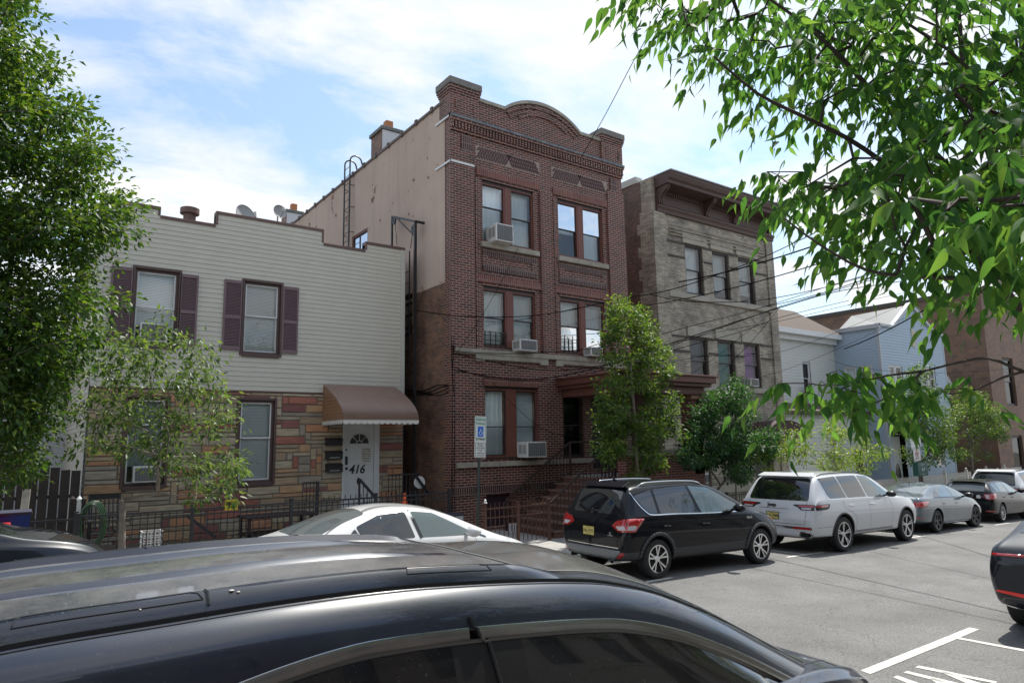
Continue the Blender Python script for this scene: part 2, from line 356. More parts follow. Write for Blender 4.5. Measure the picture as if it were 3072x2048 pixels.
def drape(m, name, mt, lifts=None):
    me = m.mesh(name, mt); bm = bmesh.new(); bm.from_mesh(me)
    for _ in range(6):
        es = [e for e in bm.edges if e.calc_length() > .5]
        if not es: break
        bmesh.ops.subdivide_edges(bm, edges=es, cuts=1, use_grid_fill=True)
    for X in [k[0] for k in GK]: bmesh.ops.bisect_plane(bm, geom=bm.verts[:] + bm.edges[:] + bm.faces[:], plane_co=(X, 0, 0), plane_no=(1, 0, 0))
    bmesh.ops.triangulate(bm, faces=bm.faces[:])
    for v in bm.verts: v.co.z = gz(v.co.x) + .005
    bmesh.ops.recalc_face_normals(bm, faces=bm.faces)
    for f in bm.faces:
        if f.normal.z < 0: f.normal_flip()
    bm.to_mesh(me); bm.free(); return put(name, me)
# painted markings
def mark(pxs, lift=.004):
    m.poly(*[onG(x, y, lift) for x, y in pxs])
def C5(x, y): return (2500 + x / 4.112, 1800 + y / 4.112)
m = MB()
mark([C5(335, 862), C5(1680, 330), C5(1805, 355), C5(455, 908)])
p, q = onG(*C5(1500, 478), .004), onG(*C5(1590, 452), .004)
e = onG(*D(2352, 1497), .004); dr = V((-TA, 1, 0)).normalized(); wv = V((.05, 0, 0))
c = (p + q) / 2
m.poly(c - wv, c + wv, c + wv - dr * 2.2, c - wv - dr * 2.2)
for row in (((1010, 822), (1060, 800), (2030, 1000), (1990, 1019)), ((862, 885), (910, 865), (1560, 1019), (1400, 1019)), ((738, 942), (790, 920), (1060, 1015), (920, 1019)), ((1330, 880), (1400, 880), (1830, 1019), (1650, 1019)), ((1180, 950), (1260, 955), (1420, 1019), (1280, 1019))):
    mark([C5(*r) for r in row], .0045 + .0006 * len(m.f))
struct(drape(m, 'road_marking', paint))
def farline(X): return 8.6 + TA * (X - 9.6)
m = MB()
for a, b in ((9.0, 9.75), (13.6, 15.2), (19.8, 21.6), (26.6, 28.2), (33, 34.5)):
    m.poly((a, farline(a), gz(a) + .004), (b, farline(b), gz(b) + .004), (b, farline(b) + .1, gz(b) + .004), (a, farline(a) + .1, gz(a) + .004))
for a in (14.4, 20.7, 27.4):
    m.poly((a - .05, farline(a) + .1, gz(a) + .004), (a + .05, farline(a) + .1, gz(a) + .004), (a - .06, farline(a) + 2.2, gz(a) + .004), (a - .16, farline(a) + 2.2, gz(a) + .004))
struct(drape(m, 'road_marking', paint))

# ================================================================ WINDOWS
G_CLEAR = glassmat('house_glass'); G_DARK = glassmat('door_glass', (.3, .32, .32), .02)
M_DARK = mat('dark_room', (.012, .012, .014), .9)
def bx(mb, ax, c, inw, a0, a1, z0, z1, o0, o1):
    if ax == 'Y': mb.box(a0, a1, c + o0 * inw, c + o1 * inw, z0, z1)
    else: mb.box(c + o0 * inw, c + o1 * inw, a0, a1, z0, z1)
def window(parent, rect, c, fm, fw=.05, ax='Y', inw=1, dep=.1, split=.5, blind=None, blind_to=1.0, blind2=None, sash=None, glass=None, name='window', label=None, slats=False, sw=.035):
    a0, a1, z0, z1 = rect; mb = MB(); d0 = dep * .35
    for r in ((a0, a0 + fw, z0, z1), (a1 - fw, a1, z0, z1), (a0 + fw, a1 - fw, z1 - fw, z1), (a0 + fw, a1 - fw, z0, z0 + fw)): bx(mb, ax, c, inw, *r, d0 - .02, dep + .06)
    i0, i1, k0, k1 = a0 + fw, a1 - fw, z0 + fw, z1 - fw; zm = k0 + (k1 - k0) * (1 - split) if split else None
    w = mb.build(name, fm, parent, bevel=.004)
    if label: w['label'] = label
    s = MB()
    parts = [(k0, k1, d0 + .02)] if zm is None else [(zm - sw / 2, k1, d0 + .01), (k0, zm + sw / 2, d0 + .045)]
    for (b0, b1, o) in parts:
        for r in ((i0, i0 + sw, b0, b1), (i1 - sw, i1, b0, b1), (i0 + sw, i1 - sw, b1 - sw, b1), (i0 + sw, i1 - sw, b0, b0 + sw)): bx(s, ax, c, inw, *r, o, o + .03)
    s.build('sash', sash or fm, w, bevel=.003)
    g = MB()
    for (b0, b1, o) in parts:
        P = (lambda a, z: (a, c + (o + .015) * inw, z)) if ax == 'Y' else (lambda a, z: (c + (o + .015) * inw, a, z))
        g.poly(P(i0 + sw, b0 + sw), P(i1 - sw, b0 + sw), P(i1 - sw, b1 - sw), P(i0 + sw, b1 - sw))
    g.build('pane', glass or G_CLEAR, w)
    if blind:
        zb = k1 - (k1 - k0) * blind_to
        if slats:
            b = MB(); z = k1 - .01
            while z > zb + .02:
                P = (lambda a, zz, o: (a, c + o * inw, zz)) if ax == 'Y' else (lambda a, zz, o: (c + o * inw, a, zz))
                b.poly(P(i0, z, dep + .038), P(i1, z, dep + .038), P(i1, z - .034, dep + .026), P(i0, z - .034, dep + .026)); z -= .036
            b.build('blind', blind, w)
        else:
            b = MB(); n = 14
            for i in range(n):
                a, e = i0 + (i1 - i0) * i / n, i0 + (i1 - i0) * (i + 1) / n; oa, oe = .05 + .012 * math.sin(i * 2.1), .05 + .012 * math.sin((i + 1) * 2.1)
                P = (lambda a, zz, o: (a, c + (dep + o) * inw, zz)) if ax == 'Y' else (lambda a, zz, o: (c + (dep + o) * inw, a, zz))
                b.poly(P(a, zb, oa), P(e, zb, oe), P(e, k1, oe), P(a, k1, oa))
            b.build('curtain', blind, w, smooth='all')
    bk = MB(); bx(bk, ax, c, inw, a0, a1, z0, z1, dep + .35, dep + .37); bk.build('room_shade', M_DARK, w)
    return w
BL_W = mat('blind_white', (.85, .85, .83), .7); BL_G = mat('curtain_grey', (.5, .56, .6), .8); BL_B = mat('curtain_pale', (.76, .81, .83), .8); BL_D = mat('curtain_dark', (.12, .14, .16), .8)

def ac_unit(name, label, rect, Y, out=.33, ax='Y', grille_dark=True, group=None):
    """window air conditioner sticking out of a window at plane Y by `out`"""
    x0, x1, z0, z1 = rect; t = thing(name, label, 'air conditioner', ((x0 + x1) / 2, Y, z0), group)
    wm = mat('ac_white', (.62, .62, .6), .5, noise=.12, nscale=5)
    mb = MB(); mb.box(x0, x1, Y - out, Y + .12, z0, z1); mb.build('casing', wm, t, bevel=.012)
    g = MB(); f = .035; g.box(x0 + f, x1 - f, Y - out - .006, Y - out + .01, z0 + f, z1 - f); g.build('coil', mat('ac_coil', (.1, .105, .11), .6), t)
    g = MB(); n = 9
    for i in range(1, n): z = z0 + f + (z1 - z0 - 2 * f) * i / n; g.box(x0 + f, x1 - f, Y - out - .012, Y - out - .007, z - .003, z + .003)
    for i in range(1, 8): x = x0 + f + (x1 - x0 - 2 * f) * i / 8; g.box(x - .003, x + .003, Y - out - .016, Y - out - .0125, z0 + f, z1 - f)
    g.build('grille', mat('ac_grille', (.3, .3, .3), .5), t)
    g = MB(); zc = (z1 - z0)
    for i in range(9):
        z = z0 + zc * (.25 + .065 * i); g.box(x0 - .004, x0 + .002, Y - out * .85, Y - out * .5, z, z + zc * .035); g.box(x0 - .004, x0 + .002, Y - out * .42, Y - out * .1, z, z + zc * .035)
    g.build('vent', mat('ac_vent', (.16, .16, .16), .6), t)
    return t

# ================================================================ GREY SIDED HOUSE (no. 416)
GY = 17.0
sidm = mat('vinyl_siding', (.545, .52, .45), .55, noise=.05, nscale=2.5, bump=.12, bscale=30)
cop = mat('brown_coping', (.135, .075, .065), .45, noise=.25, nscale=7)
house = thing('sided_house', 'two-storey house of cream-grey siding over multicoloured stone with brown roof coping', 'house', (5, GY, .3))
XL = onY(*A1((748, 1100)), GY).x; XR = onY(*A2((1861, 900)), GY).x; XR = 8.60
def gz_(f, p): return onY(*f(p), GY)
s1 = gz_(A1, (1262, 335)); s1b = gz_(A1, (1258, 400)); s2 = gz_(A1, (1690, 470)); s2b = gz_(A2, (372, 362)); s3 = gz_(A2, (1232, 508)); s3b = gz_(A2, (1222, 612)); s4 = gz_(A2, (1556, 668)); s4b = gz_(A2, (1540, 600))
sR = gz_(A2, (1860, 650))
zA = s1.z; zB = s1b.z; zC = s2b.z; zD = s3b.z; zE = (s4b.z + sR.z) / 2
steps = [(XL - 1, s1.x, zA), (s1.x, s2.x, zB), (s2.x, s3.x, zC), (s3.x, s4.x, zD), (s4.x, XR + 1, zE)]
zSid = onY(*A4((940, 202)), GY).z; zBase = -.2
W1 = rectY(A1, (1050, 808), (1390, 1395), GY); W1 = (onY(*A1((1045, 1100)), GY).x, onY(*A1((1392, 1100)), GY).x, onY(*A1((1215, 1395)), GY).z, onY(*A1((1215, 812)), GY).z)
W2 = (onY(*A2((597, 1200)), GY).x, onY(*A2((888, 1200)), GY).x, onY(*A2((740, 1468)), GY).z, onY(*A2((740, 912)), GY).z)
W3 = (onY(*A4((298, 580)), GY).x, onY(*A4((574, 580)), GY).x, onY(*A4((430, 905)), GY).z, onY(*A4((430, 262)), GY).z)
W4 = (onY(*A3((978, 580)), GY).x, onY(*A3((1300, 580)), GY).x, onY(*A3((1130, 930)), GY).z, onY(*A3((1130, 240)), GY).z)
DR = (onY(*A4((1114, 700)), GY).x, onY(*A4((1405, 700)), GY).x, .72, onY(*A4((1250, 440)), GY).z)
mb = MB(); siding(mb, 'Y', GY, XL, XR, zSid, 12, [W1, W2], top=steps, zref=zSid); mb.build('siding', sidm, house)
mb = MB(); siding(mb, 'X', XL, GY, GY + 15, zBase, zE, [], top=[(GY, GY + 2, zA), (GY + 2, GY + 15, zE)], zref=zSid - 12 * .1143 * 3); mb.build('side_wall', sidm, house)
mb = MB(); siding(mb, 'X', XR, GY, GY + 15, zBase, zE, out=1); mb.box(XL, XR, GY + 14.98, GY + 15, zBase, zE); mb.build('side_wall', sidm, house)
mb = MB(); mb.box(XL + .02, XR - .02, GY + .25, GY + 14.9, zD - .35, zD - .3); mb.build('roof', mat('roof_tar', (.06, .06, .065), .8, noise=.2), house)
# back of the parapet
mb = MB()
for a, b, z in steps:
    a, b = max(a, XL), min(b, XR); mb.box(a, b, GY + .02, GY + .2, zD - .4, z - .015)
mb.build('parapet', mat('parapet_back', (.5, .5, .5), .7), house)
mb = MB()
for i, (a, b, z) in enumerate(steps):
    a, b = max(a, XL - .03), min(b, XR + .03); mb.box(a, b, GY - .035, GY + .22, z - .02, z + .055)
    if i: zp = steps[i - 1][2]; lo, hi = min(z, zp), max(z, zp); xx = a; s = 1 if zp > z else 0; mb.box(xx - .05 + .05 * (1 - s) - 0.0, xx + .05 * (1 - s) , GY - .033, GY + .21, lo + .055, hi - .02)
mb.build('coping', cop, house, bevel=.008)
ctm = mat('corner_trim', (.52, .51, .47), .5)
mb = MB(); mb.box(XL - .02, XL + .1, GY - .025, GY - .001, zSid, zA - .02); mb.box(XR - .1, XR + .02, GY - .025, GY - .001, zSid - .05, zE - .02); mb.box(XR + .016, XR + .03, GY - .025, GY + .1, zSid - .05, zE - .02); mb.box(XL - .03, XL - .016, GY - .02, GY + .1, zBase, zA - .02); mb.build('corner_board', ctm, house)
mb = MB(); mb.box(XL, XR, GY - .03, GY - .002, zSid - .035, zSid); mb.build('siding_trim', cop, house)
# stone veneer: separate stones with raised faces
stm = bpy.data.materials.new('stone_veneer'); stm.use_nodes = True; _t = stm.node_tree; _b = _t.nodes['Principled BSDF']
_a = _t.nodes.new('ShaderNodeAttribute'); _a.attribute_name = 'tone'; _g = _t.nodes.new('ShaderNodeNewGeometry'); _mp = _t.nodes.new('ShaderNodeMapping'); _mp.inputs['Scale'].default_value = (2.5, 2.5, 26)
_n = _t.nodes.new('ShaderNodeTexNoise'); _n.inputs['Scale'].default_value = 1.2; _n.inputs['Detail'].default_value = 7; _t.links.new(_g.outputs['Position'], _mp.inputs[0]); _t.links.new(_mp.outputs[0], _n.inputs['Vector'])
_m = _t.nodes.new('ShaderNodeMix'); _m.data_type = 'RGBA'; _m.blend_type = 'OVERLAY'; _m.inputs[0].default_value = .7; _t.links.new(_a.outputs['Color'], _m.inputs[6]); _t.links.new(_n.outputs['Fac'], _m.inputs[7]); _t.links.new(_m.outputs[2], _b.inputs['Base Color']); _b.inputs['Roughness'].default_value = .8
_bp = _t.nodes.new('ShaderNodeBump'); _bp.inputs['Strength'].default_value = .6; _bp.inputs['Distance'].default_value = .012; _t.links.new(_n.outputs['Fac'], _bp.inputs['Height']); _t.links.new(_bp.outputs[0], _b.inputs['Normal'])
def veneer(parent, a0, a1, z0, z1, holes, Y):
    rnd = random.Random(11); U = .098; nz = int((z1 - z0) / U) + 1; CU = .15; nx = int((a1 - a0) / CU) + 1
    occ = [[False] * nx for _ in range(nz)]; v = []; f = []; cols = []
    tones = [(.27, .20, .125), (.26, .21, .145), (.22, .19, .15), (.30, .15, .08), (.22, .085, .06), (.17, .07, .06), (.29, .18, .10), (.22, .19, .145), (.27, .225, .155), (.28, .235, .165), (.25, .21, .15), (.23, .17, .11)]
    for r in range(nz):
        c = 0
        while c < nx:
            if occ[r][c]: c += 1; continue
            hgt = rnd.choice((1, 1, 2, 2)); hgt = 1 if r + 1 >= nz else hgt; wd = rnd.choice((1, 4, 5, 5, 6, 4)) if hgt == 2 else rnd.choice((4, 5, 6, 7))
            k = 0
            while k < wd and c + k < nx and not occ[r][c + k]: k += 1
            if hgt == 2:
                kk = 0
                while kk < k and not occ[r + 1][c + kk]: kk += 1
                if kk < k: hgt = 1 if kk == 0 else 2; k = max(1, kk)
            if hgt == 2 and k == 1 and rnd.random() < .5: hgt = 3 if r + 2 < nz and not occ[r + 2][c] else 2
            for i in range(hgt):
                for j in range(k): occ[r + i][c + j] = True
            x0, x1 = a0 + c * CU, min(a0 + (c + k) * CU, a1); y0, y1 = z0 + r * U, min(z0 + (r + hgt) * U, z1); g = .008
            rects = [(x0 + g, x1 - g, y0 + g, y1 - g)]
            for h in holes:
                nr = []
                for q in rects:
                    if q[0] < h[1] and q[1] > h[0] and q[2] < h[3] and q[3] > h[2]:
                        if q[0] < h[0] - .03: nr.append((q[0], h[0], q[2], q[3]))
                        if q[1] > h[1] + .03: nr.append((h[1], q[1], q[2], q[3]))
                        m0, m1 = max(q[0], h[0]), min(q[1], h[1])
                        if q[3] > h[3] + .02: nr.append((m0, m1, h[3], q[3]))
                        if q[2] < h[2] - .02: nr.append((m0, m1, q[2], h[2]))
                    else: nr.append(q)
                rects = nr
            tn = rnd.choice(tones); sh = rnd.uniform(1.15, 1.6); col = tuple(q * sh for q in tn); bul = rnd.uniform(.018, .034); c += k
            for (p, q, s, t) in rects:
                if q - p < .02 or t - s < .015: continue
                b = len(v); e = min(.014, (q - p) / 3, (t - s) / 3)
                v += [(p, Y, s), (q, Y, s), (q, Y, t), (p, Y, t), (p + e, Y - bul, s + e), (q - e, Y - bul, s + e), (q - e, Y - bul, t - e), (p + e, Y - bul, t - e)]
                f += [(b + 4, b + 5, b + 6, b + 7), (b, b + 1, b + 5, b + 4), (b + 1, b + 2, b + 6, b + 5), (b + 2, b + 3, b + 7, b + 6), (b + 3, b, b + 4, b + 7)]; cols += [col] * 5
    me = bpy.data.meshes.new('stone_veneer'); me.from_pydata(v, [], f); me.materials.append(stm)
    at = me.color_attributes.new('tone', 'FLOAT_COLOR', 'CORNER'); i = 0
    for p, c in zip(me.polygons, cols):
        for _ in range(p.loop_total): at.data[i].color = (*c, 1); i += 1
    return put('stone_veneer', me, parent)
ZSTEP = .72
holes = [W3, W4, (DR[0], DR[1], DR[2], DR[3] + .02)]
mb = MB(); wall(mb, 'Y', GY, XL, XR, zBase, zSid - .03, holes, .14); mb.build('wall', mat('veneer_mortar', (.2, .19, .175), .9, noise=.2), house)
veneer(house, XL + .02, XR - .01, zBase, zSid - .04, holes, GY - .001)
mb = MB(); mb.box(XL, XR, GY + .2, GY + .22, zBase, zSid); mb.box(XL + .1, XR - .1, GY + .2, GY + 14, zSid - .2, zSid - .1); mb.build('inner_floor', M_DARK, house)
wht = mat('window_white', (.66, .67, .68), .4); brn = mat('window_brown', (.085, .05, .045), .45)
def cased(rect, blind_kw, cas=.055):
    mb = MB(); a0, a1, z0, z1 = rect
    for r in ((a0 - cas, a0, z0 - cas, z1 + cas), (a1, a1 + cas, z0 - cas, z1 + cas), (a0, a1, z1, z1 + cas), (a0, a1, z0 - cas * 1.6, z0)): mb.box(r[0], r[1], GY - .05, GY + .03, r[2], r[3])
    c = cas * .6
    w = window(house, rect, GY, brn, fw=.05, dep=.14, sash=wht, **blind_kw)
    mb.build('casing', brn, w, bevel=.006); return w
cased(W1, dict(blind=BL_W, slats=True, blind_to=.78, split=.5))
cased(W2, dict(blind=BL_W, slats=True, blind_to=1.0, split=.47))
cased(W3, dict(blind=BL_B, slats=True, blind_to=1, split=.46))
cased(W4, dict(blind=BL_G, slats=True, blind_to=.8, split=.3))
shm = mat('shutter_mauve', (.17, .115, .125), .5, noise=.08)
def shutter(x0, x1, z0, z1):
    mb = MB(); y1, y0 = GY - .016, GY - .05; st = .045
    mb.box(x0, x0 + st, y0, y1, z0, z1); mb.box(x1 - st, x1, y0, y1, z0, z1); zm = z0 + (z1 - z0) * .47
    for a, b in ((z0, z0 + .09), (zm - .04, zm + .04), (z1 - .08, z1)): mb.box(x0 + st, x1 - st, y0 + .001, y1, a, b)
    sh = mb.build('shutter', shm, house, bevel=.004)
    l = MB()
    for a, b in ((z0 + .09, zm - .04), (zm + .04, z1 - .08)):
        z = a
        while z < b - .02:
            l.poly((x0 + st, y0 + .006, z), (x1 - st, y0 + .006, z), (x1 - st, y1 - .002, z + .032), (x0 + st, y1 - .002, z + .032)); l.poly((x0 + st, y0 + .006, z), (x1 - st, y0 + .006, z), (x1 - st, y0 + .012, z - .006), (x0 + st, y0 + .012, z - .006)); z += .036
    l.build('louvre', shm, sh)
    m = MB(); m.box(x0 + st, x1 - st, y1 - .002, y1 + .01, z0, z1); m.build('backing', mat('shutter_back', (.06, .04, .045), .7), sh)
for (l, r, t, b) in ((856, 1033, 785, 1378),): a = onY(*A1((l, 1080)), GY); e = onY(*A1((r, 1080)), GY); shutter(a.x, e.x, onY(*A1((940, b)), GY).z, onY(*A1((950, t)), GY).z)
a, e = onY(*A1((1400, 1120)), GY), onY(*A1((1545, 1120)), GY); shutter(a.x, e.x, onY(*A1((1465, 1405)), GY).z, onY(*A1((1480, 848)), GY).z)
a, e = onY(*A2((440, 1160)), GY), onY(*A2((588, 1160)), GY); shutter(a.x, e.x, onY(*A2((505, 1438)), GY).z, onY(*A2((520, 890)), GY).z)
a, e = onY(*A2((902, 1200)), GY), onY(*A2((1028, 1200)), GY); shutter(a.x, e.x, onY(*A2((960, 1468)), GY).z, onY(*A2((965, 944)), GY).z)
for nm_, f_, l_, r_, t_, b_ in (('left upper window between mauve shutters', A1, 1095, 1312, 1228, 1372), ('ground-floor window behind the thin street tree', A3, 1042, 1240, 778, 905)):
    a, e = onY(*f_((l_, (t_ + b_) / 2)), GY - .06), onY(*f_((r_, (t_ + b_) / 2)), GY - .06); ac_unit('air_conditioner', 'white-framed air conditioner in the ' + nm_, (a.x, e.x, onY(*f_(((l_ + r_) / 2, b_)), GY - .06).z, onY(*f_(((l_ + r_) / 2, t_)), GY - .06).z), GY, .1, group='air conditioners')
# front door
dm = mat('door_white', (.63, .64, .64), .4, noise=.05); d0, d1, dz0, dz1 = DR
mb = MB()
for r in ((d0, d0 + .075, dz0, dz1), (d1 - .14, d1, dz0, dz1), (d0 + .075, d1 - .14, dz1 - .06, dz1)): mb.box(r[0], r[1], GY - .02, GY + .12, r[2], r[3])
mb.build('door_frame', dm, house, bevel=.006)
L0, L1, Y_D = d0 + .08, d1 - .145, GY + .05
mb = MB(); mb.box(L0, L1, Y_D, Y_D + .045, dz0, dz1 - .062); door = mb.build('door', dm, house, bevel=.004)
mb = MB(); W_ = L1 - L0; H_ = dz1 - dz0 - .06
for cx0, cx1 in ((.12, .46), (.54, .88)):
    for q0, q1 in ((.09, .36), (.42, .49), (.56, .74)):
        x0, x1, a, b = L0 + W_ * cx0, L0 + W_ * cx1, dz0 + H_ * q0, dz0 + H_ * q1
        for r in ((x0, x1, a, a + .012), (x0, x1, b - .012, b), (x0, x0 + .012, a + .012, b - .012), (x1 - .012, x1, a + .012, b - .012)): mb.box(r[0], r[1], Y_D - .007, Y_D + .001, r[2], r[3])
mb.build('panel', dm, door, bevel=.002)
cxd, rz = (L0 + L1) / 2, dz0 + H_ * .8; fr = W_ * .345; fy = Y_D - .004
mb = MB(); mb.poly(*([(cxd + fr * math.cos(t), fy - .002, rz + fr * .95 * math.sin(t)) for t in [math.pi * i / 20 for i in range(21)]])); mb.build('fanlight', mat('fan_glass', (.03, .035, .035), .08, spec=.8), door)
mb = MB()
for i in range(20):
    a, b = math.pi * i / 20, math.pi * (i + 1) / 20; mb.bar((cxd + fr * math.cos(a), fy - .006, rz + fr * .95 * math.sin(a)), (cxd + fr * math.cos(b), fy - .006, rz + fr * .95 * math.sin(b)), .03, .02)
    mb.bar((cxd + .3 * fr * math.cos(a), fy - .006, rz + .3 * fr * math.sin(a)), (cxd + .3 * fr * math.cos(b), fy - .006, rz + .3 * fr * math.sin(b)), .012, .014)
for t in (45, 90, 135): t = math.radians(t); mb.bar((cxd + .3 * fr * math.cos(t), fy - .006, rz + .3 * fr * math.sin(t)), (cxd + fr * math.cos(t), fy - .006, rz + .95 * fr * math.sin(t)), .014, .014)
mb.bar((cxd - fr - .015, fy - .006, rz - .01), (cxd + fr + .015, fy - .006, rz - .01), .02, .03); mb.build('fanlight_frame', dm, door)
blk = mat('black_metal', (.012, .012, .014), .45); FONT = None
def text3(txt, size, name, m, parent, origin, xdir, ydir, ext=.002, align='CENTER', shear=0, bold=0, sx=1, label=None):
    cu = bpy.data.curves.new('text', 'FONT'); cu.body = txt; cu.size = size; cu.align_x = align; cu.align_y = 'CENTER'; cu.extrude = ext; cu.shear = shear; cu.offset = bold; cu.resolution_u = 3
    o = bpy.data.objects.new('text', cu); COL.objects.link(o); bpy.context.view_layer.update()
    me = bpy.data.meshes.new_from_object(o.evaluated_get(bpy.context.evaluated_depsgraph_get())); bpy.data.objects.remove(o)
    X = V(xdir).normalized(); Yd = V(ydir).normalized(); Z = X.cross(Yd); M = Matrix(((X.x * sx, Yd.x, Z.x, origin[0]), (X.y * sx, Yd.y, Z.y, origin[1]), (X.z * sx, Yd.z, Z.z, origin[2]), (0, 0, 0, 1)))
    me.transform(M); me.materials.clear(); me.materials.append(m); me.name = name
    for p in me.polygons: p.material_index = 0
    r = put(name, me, parent)
    return r
c = onY(*A4((1242, 805)), GY); text3('416', .31, 'house_number', blk, door, (c.x - .03, Y_D - .006, c.z), (1, 0, 0), (0, 0, 1), shear=.25, bold=.008, sx=.95)
mb = MB(); k = onY(*A4((1145, 650)), GY); mb.lathe([(0, -.03), (.022, -.028), (.022, 0)], (k.x + .02, Y_D, k.z), 'Y', 12); k = onY(*A4((1146, 732)), GY); mb.box(k.x - .01, k.x + .05, Y_D - .03, Y_D, k.z - .11, k.z + .1); k = onY(*A4((1146, 797)), GY); mb.lathe([(0, -.06), (.03, -.05), (.035, -.03), (.012, -.02), (.02, 0)], (k.x + .02, Y_D, k.z), 'Y', 14); mb.build('handle', blk, door)
k = onY(*A4((1309, 690)), GY); mb = MB(); mb.box(k.x - .13, k.x + .13, Y_D - .012, Y_D - .009, k.z - .2, k.z + .2); nt_ = mb.build('notice', mat('paper', (.6, .58, .52), .8), door)
for i, t in enumerate(('No Packages', 'Leave in Front', 'Ring the Door', 'of 416 - 1st fl', 'PLEASE knock', 'thank you')): text3(t, .042, 'writing', blk, door, (k.x, Y_D - .0135, k.z + .15 - .06 * i), (1, 0, 0), (0, 0, 1), ext=.0005, bold=.0015)
# awning
aw = thing('door_awning', 'rounded brown metal awning with a white scalloped edge over the white 416 door', 'awning', (7.5, GY, 3))
aL = onY(*A4((960, 430)), GY); ax0 = aL.x; ax1 = onX(*A4((1150, 430)), ax0); ay = ax1.y; zb_ = aL.z + .0; zt_ = onY(*A4((962, 145)), GY).z
ax2 = onY(*A4((1745, 430)), ay).x; ax2 = min(ax2, ax0 + 2.05); ay = max(ay, GY - 1.35)
prof = [(GY - .02 + (ay - GY) * a_, zt_ + (zb_ - zt_) * b_) for a_, b_ in ((0, 0), (.12, .07), (.24, .14), (.36, .22), (.48, .305), (.59, .39), (.69, .475), (.78, .56), (.86, .65), (.92, .74), (.965, .83), (.99, .92), (1, 1))]
awm = mat('awning_brown', (.27, .18, .14), .42, noise=.1, nscale=3); aws = mat('awning_side_brown', (.27, .15, .085), .45)
mb = MB(); NS = 26
def pr(t):
    f = t * (len(prof) - 1); i = min(int(f), len(prof) - 2); u = f - i; return (prof[i][0] + (prof[i + 1][0] - prof[i][0]) * u, prof[i][1] + (prof[i + 1][1] - prof[i][1]) * u)
for i in range(NS):
    (ya, za), (yb, zb2) = pr(i / NS), pr((i + 1) / NS); d = V((0, yb - ya, zb2 - za)).normalized(); n = V((0, d.z, -d.y)); n = n if n.y < 0 or n.z > 0 else -n; o = n * .022
    mb.poly((ax0, ya + o.y, za + o.z), (ax2, ya + o.y, za + o.z), (ax2, yb + o.y * 0, zb2 + o.z * 0), (ax0, yb, zb2)); mb.poly((ax0, ya, za), (ax2, ya, za), (ax2, ya + o.y, za + o.z), (ax0, ya + o.y, za + o.z))
mb.build('canopy', awm, aw)
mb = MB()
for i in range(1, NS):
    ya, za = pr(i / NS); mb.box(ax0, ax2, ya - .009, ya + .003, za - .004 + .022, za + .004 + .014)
mb.build('groove_shade', mat('awning_groove_shade', (.07, .045, .04), .6), aw)  # dark brown strips paint in the shade of the canopy's grooves
for X, nm in ((ax0, 0), (ax2, 1)):
    mb = MB(); NB = 11
    for i in range(NB):
        z0_, z1_ = zb_ + (zt_ - zb_) * i / NB, zb_ + (zt_ - zb_) * (i + 1) / NB
        def yat(z):
            for j in range(60):
                y, q = pr(j / 60)
                if q <= z: return y
            return prof[-1][0]
        s = -1 if nm == 0 else 1; mb.poly((X + s * .01, GY - .01, z0_), (X + s * .01, yat(z0_), z0_), (X, yat(z1_), z1_), (X, GY - .01, z1_)); mb.poly((X, GY - .01, z0_), (X, yat(z0_), z0_), (X + s * .01, yat(z0_), z0_), (X + s * .01, GY - .01, z0_))
    mb.build('side_panel', aws, aw)
def scal(a, b, n):
    a, b = V(a), V(b); m = MB()
    for i in range(n * 8):
        t0, t1 = i / (n * 8), (i + 1) / (n * 8); h = lambda t: .07 + .035 * abs(math.sin(t * n * math.pi)); p, q = a.lerp(b, t0), a.lerp(b, t1)
        m.poly(p, q, q - V((0, 0, h(t1))), p - V((0, 0, h(t0))))
    return m
m = scal((ax0, ay - .012, zb_), (ax2, ay - .012, zb_), 13); m2 = scal((ax0 - .012, GY - .02, zb_), (ax0 - .012, ay, zb_), 9); m.f += [tuple(i + len(m.v) for i in f) for f in m2.f]; m.m += m2.m; m.v += m2.v
m2 = scal((ax2 + .012, GY - .02, zb_), (ax2 + .012, ay, zb_), 9); m.f += [tuple(i + len(m.v) for i in f) for f in m2.f]; m.m += m2.m; m.v += m2.v
o = m.build('valance', mat('valance_white', (.6, .58, .54), .5), aw); sm = o.modifiers.new('thick', 'SOLIDIFY'); sm.thickness = .006
# mailboxes
for i, (t, b) in enumerate(((556, 618), (659, 722), (757, 822))):
    a, e = onY(*A4((978, (t + b) / 2)), GY), onY(*A4((1104, (t + b) / 2)), GY); z1, z0 = onY(*A4((1040, t)), GY).z, onY(*A4((1040, b)), GY).z
    lab = ('black wall mailbox, topmost of the three left of the white door', 'black wall mailbox, middle of the three left of the white door', 'black wall mailbox, lowest of the three left of the white door')[i]
    t_ = thing('mailbox', lab, 'mailbox', (a.x, GY - .03, z0), 'mailboxes beside the white door')
    mb = MB(); mb.box(a.x, e.x, GY - .14, GY - .03, z0, z1 - .03); mb.build('box', blk, t_, bevel=.006)
    mb = MB(); mb.prism([(a.x - .01, GY - .03, z1), (a.x - .01, GY - .155, z1 - .045), (a.x - .01, GY - .155, z1 - .06), (a.x - .01, GY - .03, z1 - .03)], (e.x - a.x + .02, 0, 0)); mb.build('lid', blk, t_)
    if i: mb = MB(); mb.box(a.x + .08, e.x - .08, GY - .143, GY - .141, z0 + .03, z0 + .04); mb.build('name_strip', wht, t_)
# door step
mb = MB(); sx0, sx1 = d0 - .35, d1 + .35; zp = pz(7, 16)
for i in range(3): mb.box(sx0, sx1, GY - .03 - .95 + .28 * i - (.28 if i == 0 else 0) * 0, GY - .03, zp + .115 * i, zp + .115 * (i + 1) - .001 if i < 2 else ZSTEP)
tag(mb.build('doorstep', conc, None, bevel=.01), 'low concrete doorstep below the white 416 door', 'doorstep')
